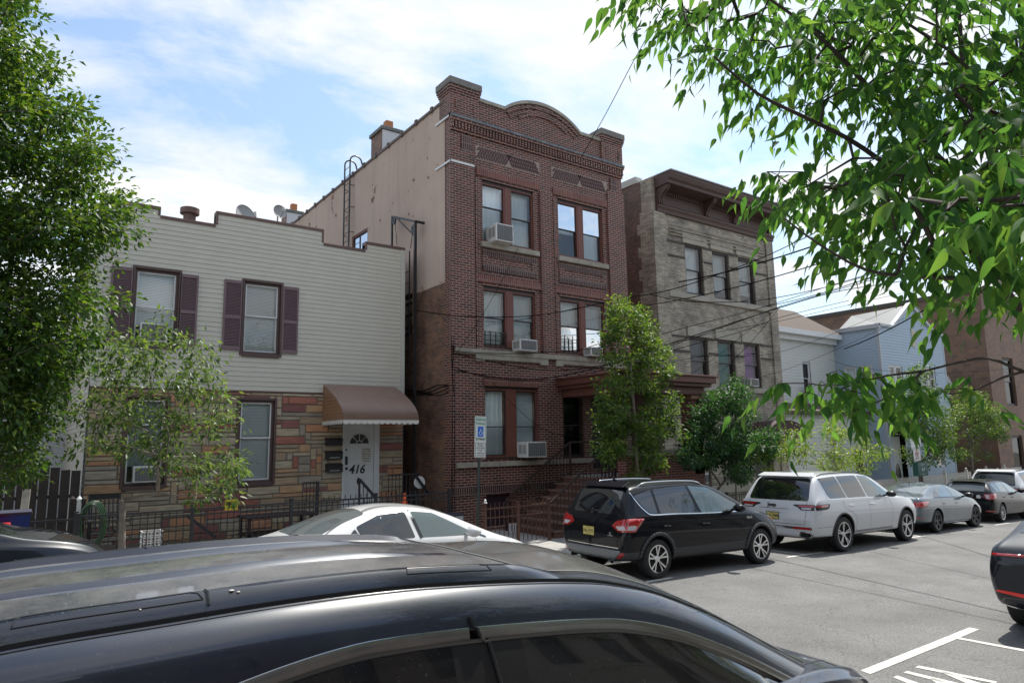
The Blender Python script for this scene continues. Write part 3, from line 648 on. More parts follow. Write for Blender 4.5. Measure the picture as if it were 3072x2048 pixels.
# roof objects
c = onY(*A1((1485, 420)), GY + 1.6); mb = MB()
ch = thing('roof_chimney', 'low chimney with a rusty round cowl on the flat roof of the cream-grey house', 'chimney', (c.x, GY + 1.6, zB - .3))
mb.box(c.x - .33, c.x + .33, GY + 1.35, GY + 1.9, zD - .3, zB + .12); mb.build('stack', mat('chimney_render', (.4, .38, .35), .8, noise=.3, nscale=6), ch, bevel=.02)
mb = MB(); mb.box(c.x - .42, c.x + .42, GY + 1.27, GY + 1.98, zB + .12, zB + .27); mb.build('cap', mat('slate_cap', (.17, .18, .17), .8, noise=.4, nscale=9, bump=.6), ch, bevel=.02)
mb = MB(); mb.lathe([(.15, 0), (.15, .42), (.23, .44), (.23, .58), (.19, .6), (0, .6)], (c.x, GY + 1.6, zB + .27), 'Z', 24); mb.build('cowl', mat('rust_pipe', (.15, .085, .07), .6, noise=.4, nscale=8), ch, smooth=True)
def dish(name, label, px, py, Y, r, yaw, tilt, group):
    c = onY(px, py, Y); t = thing(name, label, 'satellite dish', (c.x, Y, c.z - r - .4), group); gm = mat('dish_grey', (.36, .37, .38), .5)
    M = Matrix.Translation(c) @ Matrix.Rotation(yaw, 4, 'Z') @ Matrix.Rotation(tilt, 4, 'X')
    m = MB(); m.lathe([(r * q, -.22 * r * q * q + .02) for q in (0, .2, .4, .6, .8, .95, 1)] + [(r * 1.0, -.22 * r)] + [(r * q, -.22 * r * q * q + .035) for q in (.95, .8, .6, .4, .2, 0)], (0, 0, 0), 'Y', 36)
    me = m.mesh('reflector', gm); me.transform(Matrix.Diagonal((1, 1, 1.0, 1))); me.transform(M); bm = bmesh.new(); bm.from_mesh(me); bmesh.ops.recalc_face_normals(bm, faces=bm.faces); bm.to_mesh(me); bm.free(); put('reflector', me, t, True)
    m = MB(); a = M @ V((0, 0, -r * .98)); b = M @ V((0, -r * 1.05, -r * .45)); m.tube([a, b], .015, 6); m.build('feed_arm', gm, t)
    m = MB(); q = M @ V((0, -r * 1.05, -r * .4)); m.tube([q, q + (M.to_3x3() @ V((0, -.02, .14)))], .035, 8); m.build('receiver', mat('lnb', (.45, .45, .44), .5), t)
    m = MB(); a = M @ V((0, .04, 0)); m.tube([a, a + V((0, .12, -.05)), V((a.x, a.y + .14, c.z - r - .6))], .025, 8); m.build('mast', mat('galv', (.3, .3, .31), .5, metal=.5), t)
    return t
dish('satellite_dish', 'larger grey satellite dish half hidden behind the brown coping of the cream-grey house', 500 + 612 / 2.614, 500 + 400 / 2.614, GY + 1.2, .34, .5, -.25, 'satellite dishes')
dish('satellite_dish', 'small round satellite dish on a thin mast near the orange chimney pot', 500 + 885 / 2.614, 500 + 355 / 2.614, GY + 5, .23, .2, -.2, 'satellite dishes')
# ================================================================ RED BRICK BUILDING
RY = 15.3
rb = brick('glazed_brick', (.135, .033, .017), (.05, .014, .010), (.38, .29, .25), ms=.0078, grime=(.62, .6, .62), gpos=(.5, .75))
rb2 = brick('soldier_brick', (.19, .055, .035), (.13, .04, .028), (.27, .2, .17), bw=.0677, bh=.213, ms=.007, vert=True, grime=(.7, .6, .6))
rbd = brick('soldier_dark', (.07, .02, .018), (.04, .014, .014), (.3, .24, .21), bw=.0677, bh=.213, ms=.007, vert=True)
cb = brick('common_brick', (.27, .12, .065), (.12, .065, .045), (.17, .145, .12), ms=.009, grime=(.42, .4, .42), gpos=(.45, .66))
stc = bpy.data.materials.new('stucco'); stc.use_nodes = True; _t = stc.node_tree; _b = _t.nodes['Principled BSDF']; _b.inputs['Roughness'].default_value = .9
_N = _t.nodes.new; _L = _t.links.new; _g = _N('ShaderNodeNewGeometry')
def _noise(sc, det, scl=(1, 1, 1)):
    mpn = _N('ShaderNodeMapping'); mpn.inputs['Scale'].default_value = scl; _L(_g.outputs['Position'], mpn.inputs[0]); n = _N('ShaderNodeTexNoise'); n.inputs['Scale'].default_value = sc; n.inputs['Detail'].default_value = det; n.inputs['Roughness'].default_value = .6; _L(mpn.outputs[0], n.inputs['Vector']); return n.outputs['Fac']
def _ramp(src, p0, p1, c0=(0, 0, 0, 1), c1=(1, 1, 1, 1)):
    r = _N('ShaderNodeValToRGB'); r.color_ramp.elements[0].position = p0; r.color_ramp.elements[1].position = p1; r.color_ramp.elements[0].color = c0; r.color_ramp.elements[1].color = c1; _L(src, r.inputs[0]); return r.outputs[0]
_base = _ramp(_noise(.6, 9), .3, .7, (.44, .34, .28, 1), (.52, .41, .34, 1))
_st = _ramp(_noise(1.2, 6, (1, 2.2, .18)), .5, .78)
_mx = _N('ShaderNodeMix'); _mx.data_type = 'RGBA'; _mx.blend_type = 'MULTIPLY'; _L(_st, _mx.inputs[0]); _L(_base, _mx.inputs[6]); _mx.inputs[7].default_value = (.86, .85, .85, 1)
_big = _ramp(_noise(.55, 2), .47, .55); _sm = _ramp(_noise(2.1, 4), .63, .645); _and = _N('ShaderNodeMath'); _and.operation = 'MULTIPLY'; _L(_big, _and.inputs[0]); _L(_sm, _and.inputs[1])
_m2 = _N('ShaderNodeMix'); _m2.data_type = 'RGBA'; _L(_and.outputs[0], _m2.inputs[0]); _L(_mx.outputs[2], _m2.inputs[6]); _m2.inputs[7].default_value = (.17, .07, .05, 1); _L(_m2.outputs[2], _b.inputs['Base Color'])
lst = mat('limestone', (.34, .31, .26), .8, noise=.35, nscale=3, bump=.2, bscale=40)
wdr = mat('brown_window_wood', (.15, .05, .035), .5, noise=.12); wdd = mat('dark_sash', (.03, .022, .02), .45)
apt = thing('brick_apartment_building', 'three-storey dark red brick apartment building with a rounded parapet and pink stucco side', 'apartment building', (12.4, RY, .28))
X0, X1 = onY(1353, 900, RY).x, 15.68
def ry(f, p): return onY(*f(p), RY)
zPar = (ry(R1, (870, 330)).z + ry(R1, (1072, 392)).z) / 2 ; zLed = ry(R1, (860, 505)).z
def rz(f, tl, br):  # robust rect: x from both, z from both
    return rectY(f, tl, br, RY)
ax_l, ax_r = ry(R1, (1075, 395)).x, ry(R1, (1668, 612)).x; ztop = ry(R1, (1300, 344)).z
WT = []
def opening(f, l, r, t, b, xm=None):
    """f crop, left x, right x, top y at middle, bottom y at middle"""
    ym = (t + b) / 2; xm = xm or (l + r) / 2
    return (onY(*f((l, ym)), RY).x, onY(*f((r, ym)), RY).x, onY(*f((xm, b)), RY).z, onY(*f((xm, t)), RY).z)
WTL = opening(R1, 905, 1308, 985, 1465); WTR = opening(R2, 1243, 1590, -180, 215)
WML = opening(R2, 655, 1065, 435, 912); WMR = opening(R2, 1262, 1612, 520, 955)
WGL = opening(R3, 712, 1275, -140, 612); DRS = opening(R3, 1532, 1748, -140, 600)
BSD = opening(R3, 728, 1008, 985, 1318)
WTR = (WTR[0], WTR[1], WTL[2], WTL[3]); WMR = (WMR[0], WMR[1], WML[2], WML[3])
DR2 = (14.0, 15.0, .28 + 1.5, .28 + 1.5 + 2.2)
zb0 = -.6
mb = MB(); wall(mb, 'Y', RY, X0, X1, zb0, zPar, [WTL, WTR, WML, WMR, WGL, DRS, BSD, DR2], .2)
mb.box(X0, X0 + .02, RY + .001, RY + .3, zb0, zPar); mb.build('front_wall', rb, apt)
# arched parapet
cxA = (ax_l + ax_r) / 2; hw = (ax_r - ax_l) / 2; hA = ztop - zPar; RA = (hw * hw + hA * hA) / (2 * hA); czA = ztop - RA; aA = math.asin(hw / RA)
arc = [(cxA + RA * math.sin(-aA + 2 * aA * i / 32), czA + RA * math.cos(-aA + 2 * aA * i / 32)) for i in range(33)]
mb = MB()
for (a, za), (b, zb2) in zip(arc, arc[1:]): mb.prism([(a, RY - .002, zPar - .02), (b, RY - .002, zPar - .02), (b, RY - .002, zb2), (a, RY - .002, za)], (0, .3, 0))
mb.box(X0 + .03, X1 - .03, RY + .31, RY + .33, zPar - 1.2, zPar - .002); mb.build('parapet', rb, apt)
mb = MB()
for (a, za), (b, zb2) in zip(arc, arc[1:]):
    mb.prism([(a, RY - .07, za), (b, RY - .07, zb2), (b, RY - .07, zb2 + .1), (a, RY - .07, za + .1)], (0, .42, 0))
mb.box(X0 + .8, ax_l + .02, RY - .06, RY + .34, zPar, zPar + .1); mb.box(ax_r - .02, X1 - .8, RY - .06, RY + .34, zPar, zPar + .1); mb.build('coping', lst, apt)
for k, (RR, wd, pr_) in enumerate(((RA - .1, .09, .05), (RA - .24, .09, .035), (RA * .73, .09, .04))):
    mb = MB(); aa = aA * (.97 if k < 2 else .86); cz = czA if k < 2 else czA + RA * .13
    pts = [(cxA + RR * math.sin(-aa + 2 * aa * i / 40), cz + RR * math.cos(-aa + 2 * aa * i / 40)) for i in range(41)]
    for (a, za), (b, zb2) in zip(pts, pts[1:]): mb.bar((a, RY - pr_ / 2, za), (b, RY - pr_ / 2, zb2), pr_, wd)
    mb.build('arch_band', rb, apt)
# corner piers with caps
for (a, b) in ((X0, ry(R1, (862, 330)).x), (ry(R1, (1838, 700)).x, X1)):
    zc = ry(R1, (690, 150)).z - .02; mb = MB(); y0 = RY - .07
    mb.box(a - .03, b + .03, y0, RY + .55, zLed + .1, zc - .42)
    for i, e in enumerate((.015, .035, .055)): mb.box(a - .03 - e, b + .03 + e, y0 - e, RY + .57 + e, zc - .42 + .0677 * i + .001, zc - .42 + .0677 * (i + 1))
    mb.build('pier', rb, apt); mb = MB(); mb.box(a - .10, b + .10, y0 - .085, RY + .66, zc - .2, zc); mb.build('pier_cap', mat('cap_stone', (.2, .19, .18), .85, noise=.3, nscale=4), apt, bevel=.02)
    mb = MB(); mb.box(a + .13, a + .17, y0 - .02, y0 - .001, zLed + .25, zc - .6); mb.box(b - .17, b - .13, y0 - .02, y0 - .001, zLed + .25, zc - .6); mb.build('pier_strip', rb, apt)
# ledge, dentils, corbels
mb = MB(); mb.box(X0 - .05, X1 + .05, RY - .14, RY - .003, zLed - .02, zLed + .05)
mb.build('ledge', mat('weathered_ledge', (.17, .19, .21), .8, noise=.5, nscale=5), apt)
mb = MB(); mb.box(X0 - .045, X1 + .045, RY - .12, RY - .003, zLed - .09, zLed - .021)
x = X0
while x < X1: mb.box(x, x + .06, RY - .09, RY - .003, zLed - .3, zLed - .091); x += .105
mb.box(X0 - .02, X1 + .02, RY - .05, RY - .004, zLed - .38, zLed - .301); mb.build('dentil_band', rb, apt)
# tapestry panels with herringbone brick
hbm = mat('panel_mortar', (.3, .24, .21), .85); hbb = mat('panel_brick', (.075, .022, .02), .5, noise=.5, nscale=14)
for f, l, r, t, b in ((R1, 855, 1352, 765, 810), (R1, 1448, 1880, 925, 965)):
    x0, x1 = onY(*f((l, (t + b) / 2)), RY).x, onY(*f((r, (t + b) / 2)), RY).x; zc = onY(*f(((l + r) / 2, (t + b) / 2)), RY).z; h = .2
    mb = MB(); mb.box(x0, x1, RY - .008, RY - .002, zc - h, zc + h); p_ = mb.build('herringbone_panel', hbm, apt)
    mb = MB(); x = x0 + .04; xm = (x0 + x1) / 2
    while x < x1 - .1:
        s = 1 if x < xm else -1
        for k in (-1, 0, 1):
            c = V((x + .06 * s * k, RY - .01, zc + k * .115)); d = V((s, 0, 1)).normalized() * .075
            if x0 + .06 < c.x < x1 - .06: mb.bar(c - d, c + d, .01, .046, up=V((0, 1, 0))) if False else mb.prism([c - d + V((-.016 * s, 0, .016)) * 1.0, c - d + V((.016 * s, 0, -.016)), c + d + V((.016 * s, 0, -.016)), c + d + V((-.016 * s, 0, .016))], (0, -.012, 0))
        x += .088
    mb.build('herringbone', hbb, p_)
for f, l, r, t, b in ((R1, 738, 822, 600, 770), (R1, 1905, 1955, 935, 1090)):
    x0, x1 = onY(*f((l, (t + b) / 2)), RY).x, onY(*f((r, (t + b) / 2)), RY).x; zc = onY(*f(((l + r) / 2, (t + b) / 2)), RY).z
    mb = MB(); mb.box(x0, x1, RY - .03, RY - .002, zc - .34, zc + .34); mb.build('soldier_panel', rbd, apt)
# pilasters
zBand = ry(R2, (440, 895)).z; zBandB = ry(R2, (440, 936)).z
px = [ry(R2, (585, 600)).x, ry(R2, (1118, 640)).x, ry(R2, (1212, 660)).x, ry(R2, (1655, 700)).x]
mb = MB(); mb.box(X0 - .03, px[0], RY - .06, RY - .002, zBand, zLed - .9); mb.box(px[1], px[2], RY - .045, RY - .002, zBand, zLed - 1.5); mb.box(px[3] + .02, X1 + .03, RY - .06, RY - .002, zBand, zLed - .9)
mb.build('pilaster', rb, apt)
mb = MB()
for p in (px[0] + .03, px[1] - .05, px[2] + .01, px[3] - .03): mb.box(p, p + .035, RY - .075, RY - .001, zBand, zLed - 1.6)
mb.build('pilaster_strip', rb, apt)
def lint(o, ext, h=.213, m=rb2, dz=0): mb = MB(); mb.box(o[0] - ext, o[1] + ext, RY - .05, RY - .001, o[3] + dz, o[3] + h + dz); mb.build('lintel', m, apt)
for o in (WTL, WTR, WML, WMR): lint(o, .2, dz=.08)
for o in (WTL, WTR, WML, WMR): mb = MB(); mb.box(o[0] - .02, o[1] + .02, RY - .02, RY - .001, o[3], o[3] + .08); mb.build('lintel_course', rb, apt)
lint(WGL, .02)
for o in (WTL, WTR): mb = MB(); mb.box(o[0] - .08, o[1] + .12, RY - .12, RY - .001, o[2] - .15, o[2]); mb.build('sill', lst, apt, bevel=.01)
for o, w2 in ((WTL, WML), (WTR, WMR)):
    a, b, z1_, z0_ = o[0] - .02, o[1] + .06, o[2] - .2, w2[3] + .42
    for r in ((a, b, z1_ - .18, z1_), (a, b, z0_, z0_ + .18)): mb = MB(); mb.box(r[0], r[1], RY - .03, RY - .001, r[2], r[3]); mb.build('panel_border', rbd, apt)
    mb = MB(); mb.box(a, a + .17, RY - .03, RY - .001, z0_ + .18, z1_ - .18); mb.box(b - .17, b, RY - .03, RY - .001, z0_ + .18, z1_ - .18); mb.build('panel_border', rb, apt)
# stone bands
mb = MB(); mb.box(X0 + .1, X1 - .1, RY - .1, RY - .0015, zBandB, zBand); zB3 = ry(R2, (620, 1003)).z
for a, b in ((ry(R2, (587, 950)).x, ry(R2, (658, 950)).x), (ry(R2, (1090, 990)).x, ry(R2, (1152, 990)).x), (ry(R2, (1215, 1000)).x, ry(R2, (1270, 1000)).x)): mb.box(a, b, RY - .08, RY - .0015, zB3, zBandB - .001)
mb.box(px[0], ry(R2, (1150, 990)).x, RY - .081, RY - .0015, zBandB - .13, zBandB - .002); mb.box(px[2], X1 - .2, RY - .081, RY - .0015, zBandB - .13, zBandB - .002); mb.build('stone_band', lst, apt, bevel=.008)
zS1, zS0 = ry(R3, (430, 655)).z, ry(R3, (430, 708)).z
mb = MB(); mb.box(X0 + .12, DR2[0], RY - .11, RY - .001, zS0, zS1); mb.build('stone_sill_band', lst, apt, bevel=.008)
zT = ry(R3, (430, 912)).z; mb = MB(); mb.box(X0 - .02, 12.9, RY - .05, RY - .001, zT - .213, zT); mb.build('soldier_band', rbd, apt)
# windows: pairs with a wide red-brown post
def pair(o, k1, k2, wpost=.17, fm=wdr):
    a, b, z0, z1 = o; xm = a + (b - a) * .5
    mb = MB(); mb.box(xm - wpost / 2, xm + wpost / 2, RY + .04, RY + .2, z0 + .05, z1 - .05); mb.build('window_post', fm, apt, bevel=.01)
    mb = MB(); mb.box(a, b, RY + .05, RY + .2, z1 - .07, z1); mb.box(a, b, RY + .03, RY + .2, z0, z0 + .05); mb.build('window_head', wdd, apt)
    for (p, q, k) in ((a, xm - wpost / 2, k1), (xm + wpost / 2, b, k2)): window(apt, (p, q, z0 + .05, z1 - .07), RY, fm, fw=.045, dep=.2, sash=wdd, sw=.03, **k)
pair(WTL, dict(blind=BL_B, slats=False, blind_to=1, split=.4), dict(blind=BL_B, blind_to=1, split=.5), .19)
pair(WTR, dict(blind=BL_G, blind_to=.55, split=.5), dict(blind=BL_B, blind_to=1, split=.5), .19)
pair(WML, dict(blind=BL_B, blind_to=1, split=.5), dict(blind=BL_G, blind_to=1, split=.5), .2)
pair(WMR, dict(blind=BL_B, blind_to=1, split=.5), dict(blind=BL_G, blind_to=1, split=.5), .17)
pair(WGL, dict(blind=BL_B, blind_to=1, split=.56), dict(blind=BL_G, slats=True, blind_to=.8, split=.56), .26)
window(apt, DRS, RY, wdd, fw=.06, dep=.2, split=.55, blind=BL_D, blind_to=1, glass=G_DARK, name='window')
mb = MB(); mb.box(BSD[0], BSD[1], RY + .16, RY + .2, BSD[2], BSD[3]); mb.build('basement_door', mat('basement_dark', (.035, .02, .03), .5), apt)
mb = MB(); mb.box(DR2[0], DR2[1], RY + .16, RY + .2, DR2[2], DR2[3]); d_ = mb.build('entrance_door', mat('door_dark', (.02, .02, .022), .4), apt)
for o, (a, b), h in ((WML, (.03, .42), .42), (WMR, (.0, .34), .42)):
    g = MB(); x0_, x1_ = o[0] + (o[1] - o[0]) * a, o[0] + (o[1] - o[0]) * b; zz0 = o[2] + .06
    for i in range(5): x = x0_ + (x1_ - x0_) * i / 4; g.box(x - .009, x + .009, RY + .01, RY + .03, zz0, zz0 + h + (.1 if o is WMR and i in (1, 3) else 0))
    for z in (.05, .16, .3, h - .03): g.box(x0_, x1_, RY + .011, RY + .029, zz0 + z, zz0 + z + .014)
    g.build('window_guard', blk, apt)
# side wall: stucco over common brick
zSt = onX(1351, 841.5, X0).z; ws = (onX(*A2((1455, 640)), X0).y,)
SW1 = (onX(*A2((1578, 560)), X0).y, onX(*A2((1455, 560)), X0).y, onX(*A2((1520, 520)), X0).z - 1.45, onX(*A2((1578, 478)), X0).z)
SW2 = (onX(*A2((1932, 1100)), X0).y, onX(*A2((1932, 1100)), X0).y + 1.05, onX(*A2((1932, 1300)), X0).z, onX(*A2((1932, 990)), X0).z)
zR0 = onX(1346, 296, X0).z
mb = MB(); wall(mb, 'X', X0 - .012, RY + .28, RY + 24, zSt, zR0 - .02, [SW1, (SW2[0], SW2[1], SW2[2], SW2[3])], .12); mb.build('stucco_wall', stc, apt)
mb = MB(); wall(mb, 'X', X0 - .002, RY + .3, RY + 24, zb0, zSt + .02, [SW2] if SW2[2] < zSt else [], .12); mb.build('side_wall', cb, apt)
mb = MB(); mb.box(X1 - .02, X1, RY + .3, RY + 24, zb0, zR0 - .3); mb.box(X0, X1, RY + 23.9, RY + 24, zb0, zR0 - .3); mb.build('side_wall', cb, apt)
mb = MB(); mb.box(X0 + .2, X1 - .1, RY + .3, RY + 23.9, zR0 - .6, zR0 - .55); mb.build('roof', MATS['roof_tar'], apt)
mb = MB(); mb.box(X0 - .05, X0 + .24, RY + .3, RY + 24, zR0 - .02, zR0 + .06)
y = RY + .9
while y < RY + 24: mb.box(X0 - .08, X0 + .27, y, y + .12, zR0 - .05, zR0 + .1); y += .95
mb.build('side_coping', mat('clay_coping', (.16, .13, .12), .8, noise=.3), apt)
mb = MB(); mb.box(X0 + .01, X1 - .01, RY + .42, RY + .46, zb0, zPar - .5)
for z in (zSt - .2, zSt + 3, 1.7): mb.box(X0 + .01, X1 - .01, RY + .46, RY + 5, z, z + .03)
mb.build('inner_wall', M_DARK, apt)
window(apt, SW1, X0 - .012, wdr, ax='X', fw=.07, dep=.12, blind=BL_B, sash=wdd, blind_to=.7)
window(apt, SW2, X0 - .002, wdd, ax='X', fw=.06, dep=.12, blind=BL_B, sash=wdd, blind_to=.8)
# straps of white metal at the corner
for f, a, b in ((R1, (660, 440), (825, 478)), (R1, (660, 795), (833, 822))):
    z = ry(f, a).z; xe = ry(f, b).x; mb = MB(); mb.box(X0 - .05, xe, RY - .085, RY - .07, z - .03, z + .03); mb.box(X0 - .05, X0 - .035, RY - .085, RY + .75, z - .03, z + .03); mb.build('corner_strap', wht, apt)
# chimneys
for nm, lab, p, Yd, wx, wy, hz_, pot in (('brick_chimney', 'brick chimney with an orange clay pot on the stuccoed side of the tall red building', R1((140, 640)), None, .7, .9, 1.1, 1), ('brick_chimney', 'far chimney with an orange pot and pale flashing behind the cream-grey house', A2((970, 420)), None, .7, .8, .9, 1)):
    c = onX(*p, X0 + .3); t = thing(nm, lab, 'chimney', (c.x, c.y, zR0 - .3), 'chimneys on the brick roof'); ztp = onX(R1((200, 520))[0], R1((200, 520))[1], X0 + .3).z if nm and Yd is None and p == R1((140, 640)) else c.z + .35
    mb = MB(); mb.box(X0 + .02, X0 + wx, c.y - wy / 2, c.y + wy / 2, zR0 - .5, ztp - .12); mb.build('stack', cb, t)
    mb = MB(); mb.box(X0 - .04, X0 + wx + .06, c.y - wy / 2 - .06, c.y + wy / 2 + .06, ztp - .12, ztp); mb.build('cap', MATS['slate_cap'], t, bevel=.01)
    mb = MB(); mb.box(X0 + .3, X0 + .56, c.y - .13, c.y + .13, ztp, ztp + .42); mb.build('chimney_pot', mat('clay_pot', (.42, .17, .07), .7, noise=.2), t, bevel=.02)
    mb = MB(); mb.box(X0 + .01, X0 + wx + .01, c.y - wy / 2 - .012, c.y - wy / 2 - .002, zR0 - .1, ztp - .13); mb.build('flashing', mat('flashing', (.55, .56, .58), .4), t)
# roof ladder on the stucco wall
lt = onX(*D(822, 372), X0 - .15); lb = onX(*A2((1365, 615)), X0 - .15); lad = thing('roof_ladder', 'black iron ladder up the pink stucco side wall, curving over the roof edge', 'ladder', (X0, lt.y, lb.z))
yl = (onX(*A2((1372, 615)), X0 - .15).y + onX(*A2((1455, 70)), X0 - .15).y) / 2; yw = .24; zt2 = zR0 + .8
for s in (-1, 1):
    mb = MB(); yy = yl + s * yw; pts = [(X0 - .16, yy, lb.z - 2.5), (X0 - .16, yy, zt2 - .3)] + [(X0 - .16 + .22 * (1 - math.cos(t)), yy, zt2 - .3 + .22 * math.sin(t)) for t in [math.pi * k / 8 for k in range(1, 9)]] + [(X0 + .5, yy, zR0 - .1)]
    mb.tube(pts, .028, 6); mb.build('rail', blk, lad)
mb = MB(); z = lb.z - 2.4
while z < zt2 - .3: mb.tube([(X0 - .16, yl - yw, z), (X0 - .16, yl + yw, z)], .012, 5); z += .3
mb.build('rung', blk, lad)
mb = MB()
for z in (lb.z + .3, (lb.z + zR0) / 2, zR0 - .4): mb.tube([(X0 - .16, yl - yw, z), (X0, yl - yw - .1, z - .02)], .014, 5); mb.tube([(X0 - .16, yl + yw, z), (X0, yl + yw + .1, z - .02)], .014, 5)
mb.build('bracket', blk, lad)
# fire-escape drop ladder frame in the alley
fe = thing('fire_escape', 'rusty black fire-escape frame with pulleys and drop ladder in the gap beside the red building', 'fire escape', (X0 - .3, 17, 2))
Pf = lambda x, y: onX(*A2((x, y)), X0 - .3)
a, b, c, d = Pf(1768, 392), Pf(1768, 620), Pf(1950, 430), Pf(1936, 1560)
mb = MB(); mb.bar(a, b - V((0, 0, 1.5)), .05); mb.bar(a, c, .06); mb.bar(c, (c.x, c.y, 1.0), .07); mb.bar(a + V((0, -.2, -.05)), c - V((0, 0, .45)), .03); mb.bar(c, c + V((.3, 0, 0)), .06); mb.bar(a, a + V((.3, 0, 0)), .05); mb.build('frame', blk, fe)
mb = MB(); mb.lathe([(.03, -.02), (.11, -.02), (.11, .02), (.03, .02)], a + V((0, -.15, -.18)), 'X', 18); mb.lathe([(.03, -.02), (.11, -.02), (.11, .02), (.03, .02)], c + V((0, .12, -.18)), 'X', 18); mb.build('pulley', blk, fe)
mb = MB(); e = Pf(1905, 700); mb.tube([c + V((0, .14, -.2)), Pf(1912, 640)], .012, 5); mb.tube([a + V((0, -.2, -.2)), Pf(1806, 620)], .01, 5); mb.build('cable', blk, fe)
mb = MB(); l0, l1 = Pf(1905, 660), Pf(1890, 1540); yA, yB = l0.y, l0.y + .55
for y in (yA, yB): mb.bar((X0 - .3, y, l0.z), (X0 - .3, y, l1.z), .03)
z = l1.z
while z < l0.z - .3: mb.bar((X0 - .3, yA, z), (X0 - .3, yB, z), .018); z += .33
mb.build('drop_ladder', blk, fe)
# ---- porch of the red building
PXa, PXb, PY = 12.9, 16.05, 12.85
zPr = onY(*(1981, 1121), PY - .2).z; pf = .28 + 1.35
prc = thing('brick_porch', 'brick porch with flat brown roof and square brick column in front of the red building', 'porch', (14.5, PY, .3))
brc = mat('porch_brown', (.125, .045, .032), .5, noise=.15, nscale=4)
mb = MB(); mb.box(PXa - .35, PXb + .35, PY - .4, RY - .06, zPr - .03, zPr + .02); mb.box(PXa - .3, PXb + .3, PY - .35, RY - .06, zPr - .2, zPr - .031); mb.box(PXa - .2, PXb + .2, PY - .25, RY - .06, zPr - .3, zPr - .201); mb.box(PXa - .05, PXb + .05, PY - .1, RY - .06, zPr - .52, zPr - .301); mb.build('roof', brc, prc, bevel=.01)
zc1 = zPr - .52
for X in (PXb - .42,): mb = MB(); mb.box(X, X + .42, PY, PY + .42, pf, zc1 - .12); mb.build('column', brick('porch_brick', (.19, .05, .035), (.13, .035, .03), (.36, .27, .23), grime=(.8, .75, .75)), prc); mb = MB(); mb.box(X - .05, X + .47, PY - .05, PY + .47, zc1 - .12, zc1 - .001); mb.build('column_cap', mat('cap_brown', (.33, .17, .1), .6), prc)
pbm = MATS['porch_brick']
mb = MB(); mb.box(PXa, PXb, PY, PY + .3, -.4, pf + .55); mb.box(PXb - .3, PXb, PY + .3, RY - .001, -.4, pf + .55); mb.build('parapet_wall', pbm, prc)
mb = MB(); mb.box(PXa - .05, PXb - .45, PY - .06, PY + .36, pf + .55, pf + .7); mb.build('wall_coping', lst, prc, bevel=.01)
mb = MB(); mb.box(PXa, PXb - .3, PY + .3, RY - .001, pf - .12, pf); mb.build('floor', conc, prc)
# stairs rising to the right
stp = thing('brownstone_stairs', 'brownstone front steps rising to the porch of the red building', 'stairs', (11.8, 14, .3)); bsm = mat('brownstone', (.15, .075, .055), .8, noise=.35, nscale=5, bump=.3, bscale=30)
ns = 8; rise = (pf - .3) / ns; xs0 = PXa - ns * .27
mb = MB()
for i in range(ns): mb.box(xs0 + .27 * i, PXa - .001, PY + .35, RY - .15, .3 + rise * i - (.5 if i == 0 else 0), .3 + rise * (i + 1) - .045)
mb.build('riser', bsm, stp)
mb = MB()
for i in range(ns): mb.box(xs0 + .27 * i - .03, xs0 + .27 * (i + 1) + .0, PY + .32, RY - .14, .3 + rise * (i + 1) - .044, .3 + rise * (i + 1) - (0 if i % 2 else .0015))
mb.build('tread', mat('tread_stone', (.2, .12, .095), .8, noise=.3, nscale=6), stp, bevel=.006)
rr = thing('stair_railing', 'dark iron railing with thin balusters along the brownstone steps', 'railing', (11.8, 13.2, .3)); rlm = mat('railing_brown', (.05, .03, .028), .5)
for yy in (PY + .4, RY - .25):
    mb = MB(); a = V((xs0 - .1, yy, 1.1)); b = V((PXa, yy, pf + .95)); mb.bar(a, b, .045); mb.bar(a - V((0, 0, .75)), b - V((0, 0, .82)), .025); mb.bar(b, b + V((.9, 0, 0)), .045) if yy > 14 else None
    for i in range(19): t = i / 18; p = a.lerp(b, t); mb.bar(p, p - V((0, 0, .8)), .016)
    mb.bar(a, (a.x, a.y, .2), .05); mb.bar(b, (b.x, b.y, pf), .05); mb.build('rail_panel', rlm, rr)
mb = MB()
for i in range(15): y = PY + .5 + i * .13; mb.bar((PXa - .0, y, pf), (PXa - .0, y, pf + .9), .016) if y < RY - .9 and y < 13.8 else None
mb.build('baluster', rlm, rr)
# AC units on the red building
def acr(f, l, r, t, b): x0_, x1_ = onY(*f((l, (t + b) / 2)), RY - .3).x, onY(*f((r, (t + b) / 2)), RY - .3).x; return (x0_, x1_, onY(*f(((l + r) / 2, b)), RY - .3).z, onY(*f(((l + r) / 2, t)), RY - .3).z)
q = acr(R1, 1000, 1135, 1295, 1430); ac_unit('air_conditioner', 'white window air conditioner, topmost on the red brick front', (q[0], q[1], q[2], q[3]), RY, .4, group='air conditioners')
q = acr(R2, 935, 1070, 832, 922); ac_unit('air_conditioner', 'white window air conditioner in the left second-floor window pair of the red building', q, RY, .35, group='air conditioners')
q = acr(R2, 1498, 1590, 893, 962); ac_unit('air_conditioner', 'white window air conditioner above the porch, half behind the tall street tree', q, RY, .3, group='air conditioners')
q = acr(R3, 1130, 1330, 433, 597); ac_unit('air_conditioner', 'white window air conditioner in the ground-floor window by the handicap parking sign', q, RY, .42, group='air conditioners')

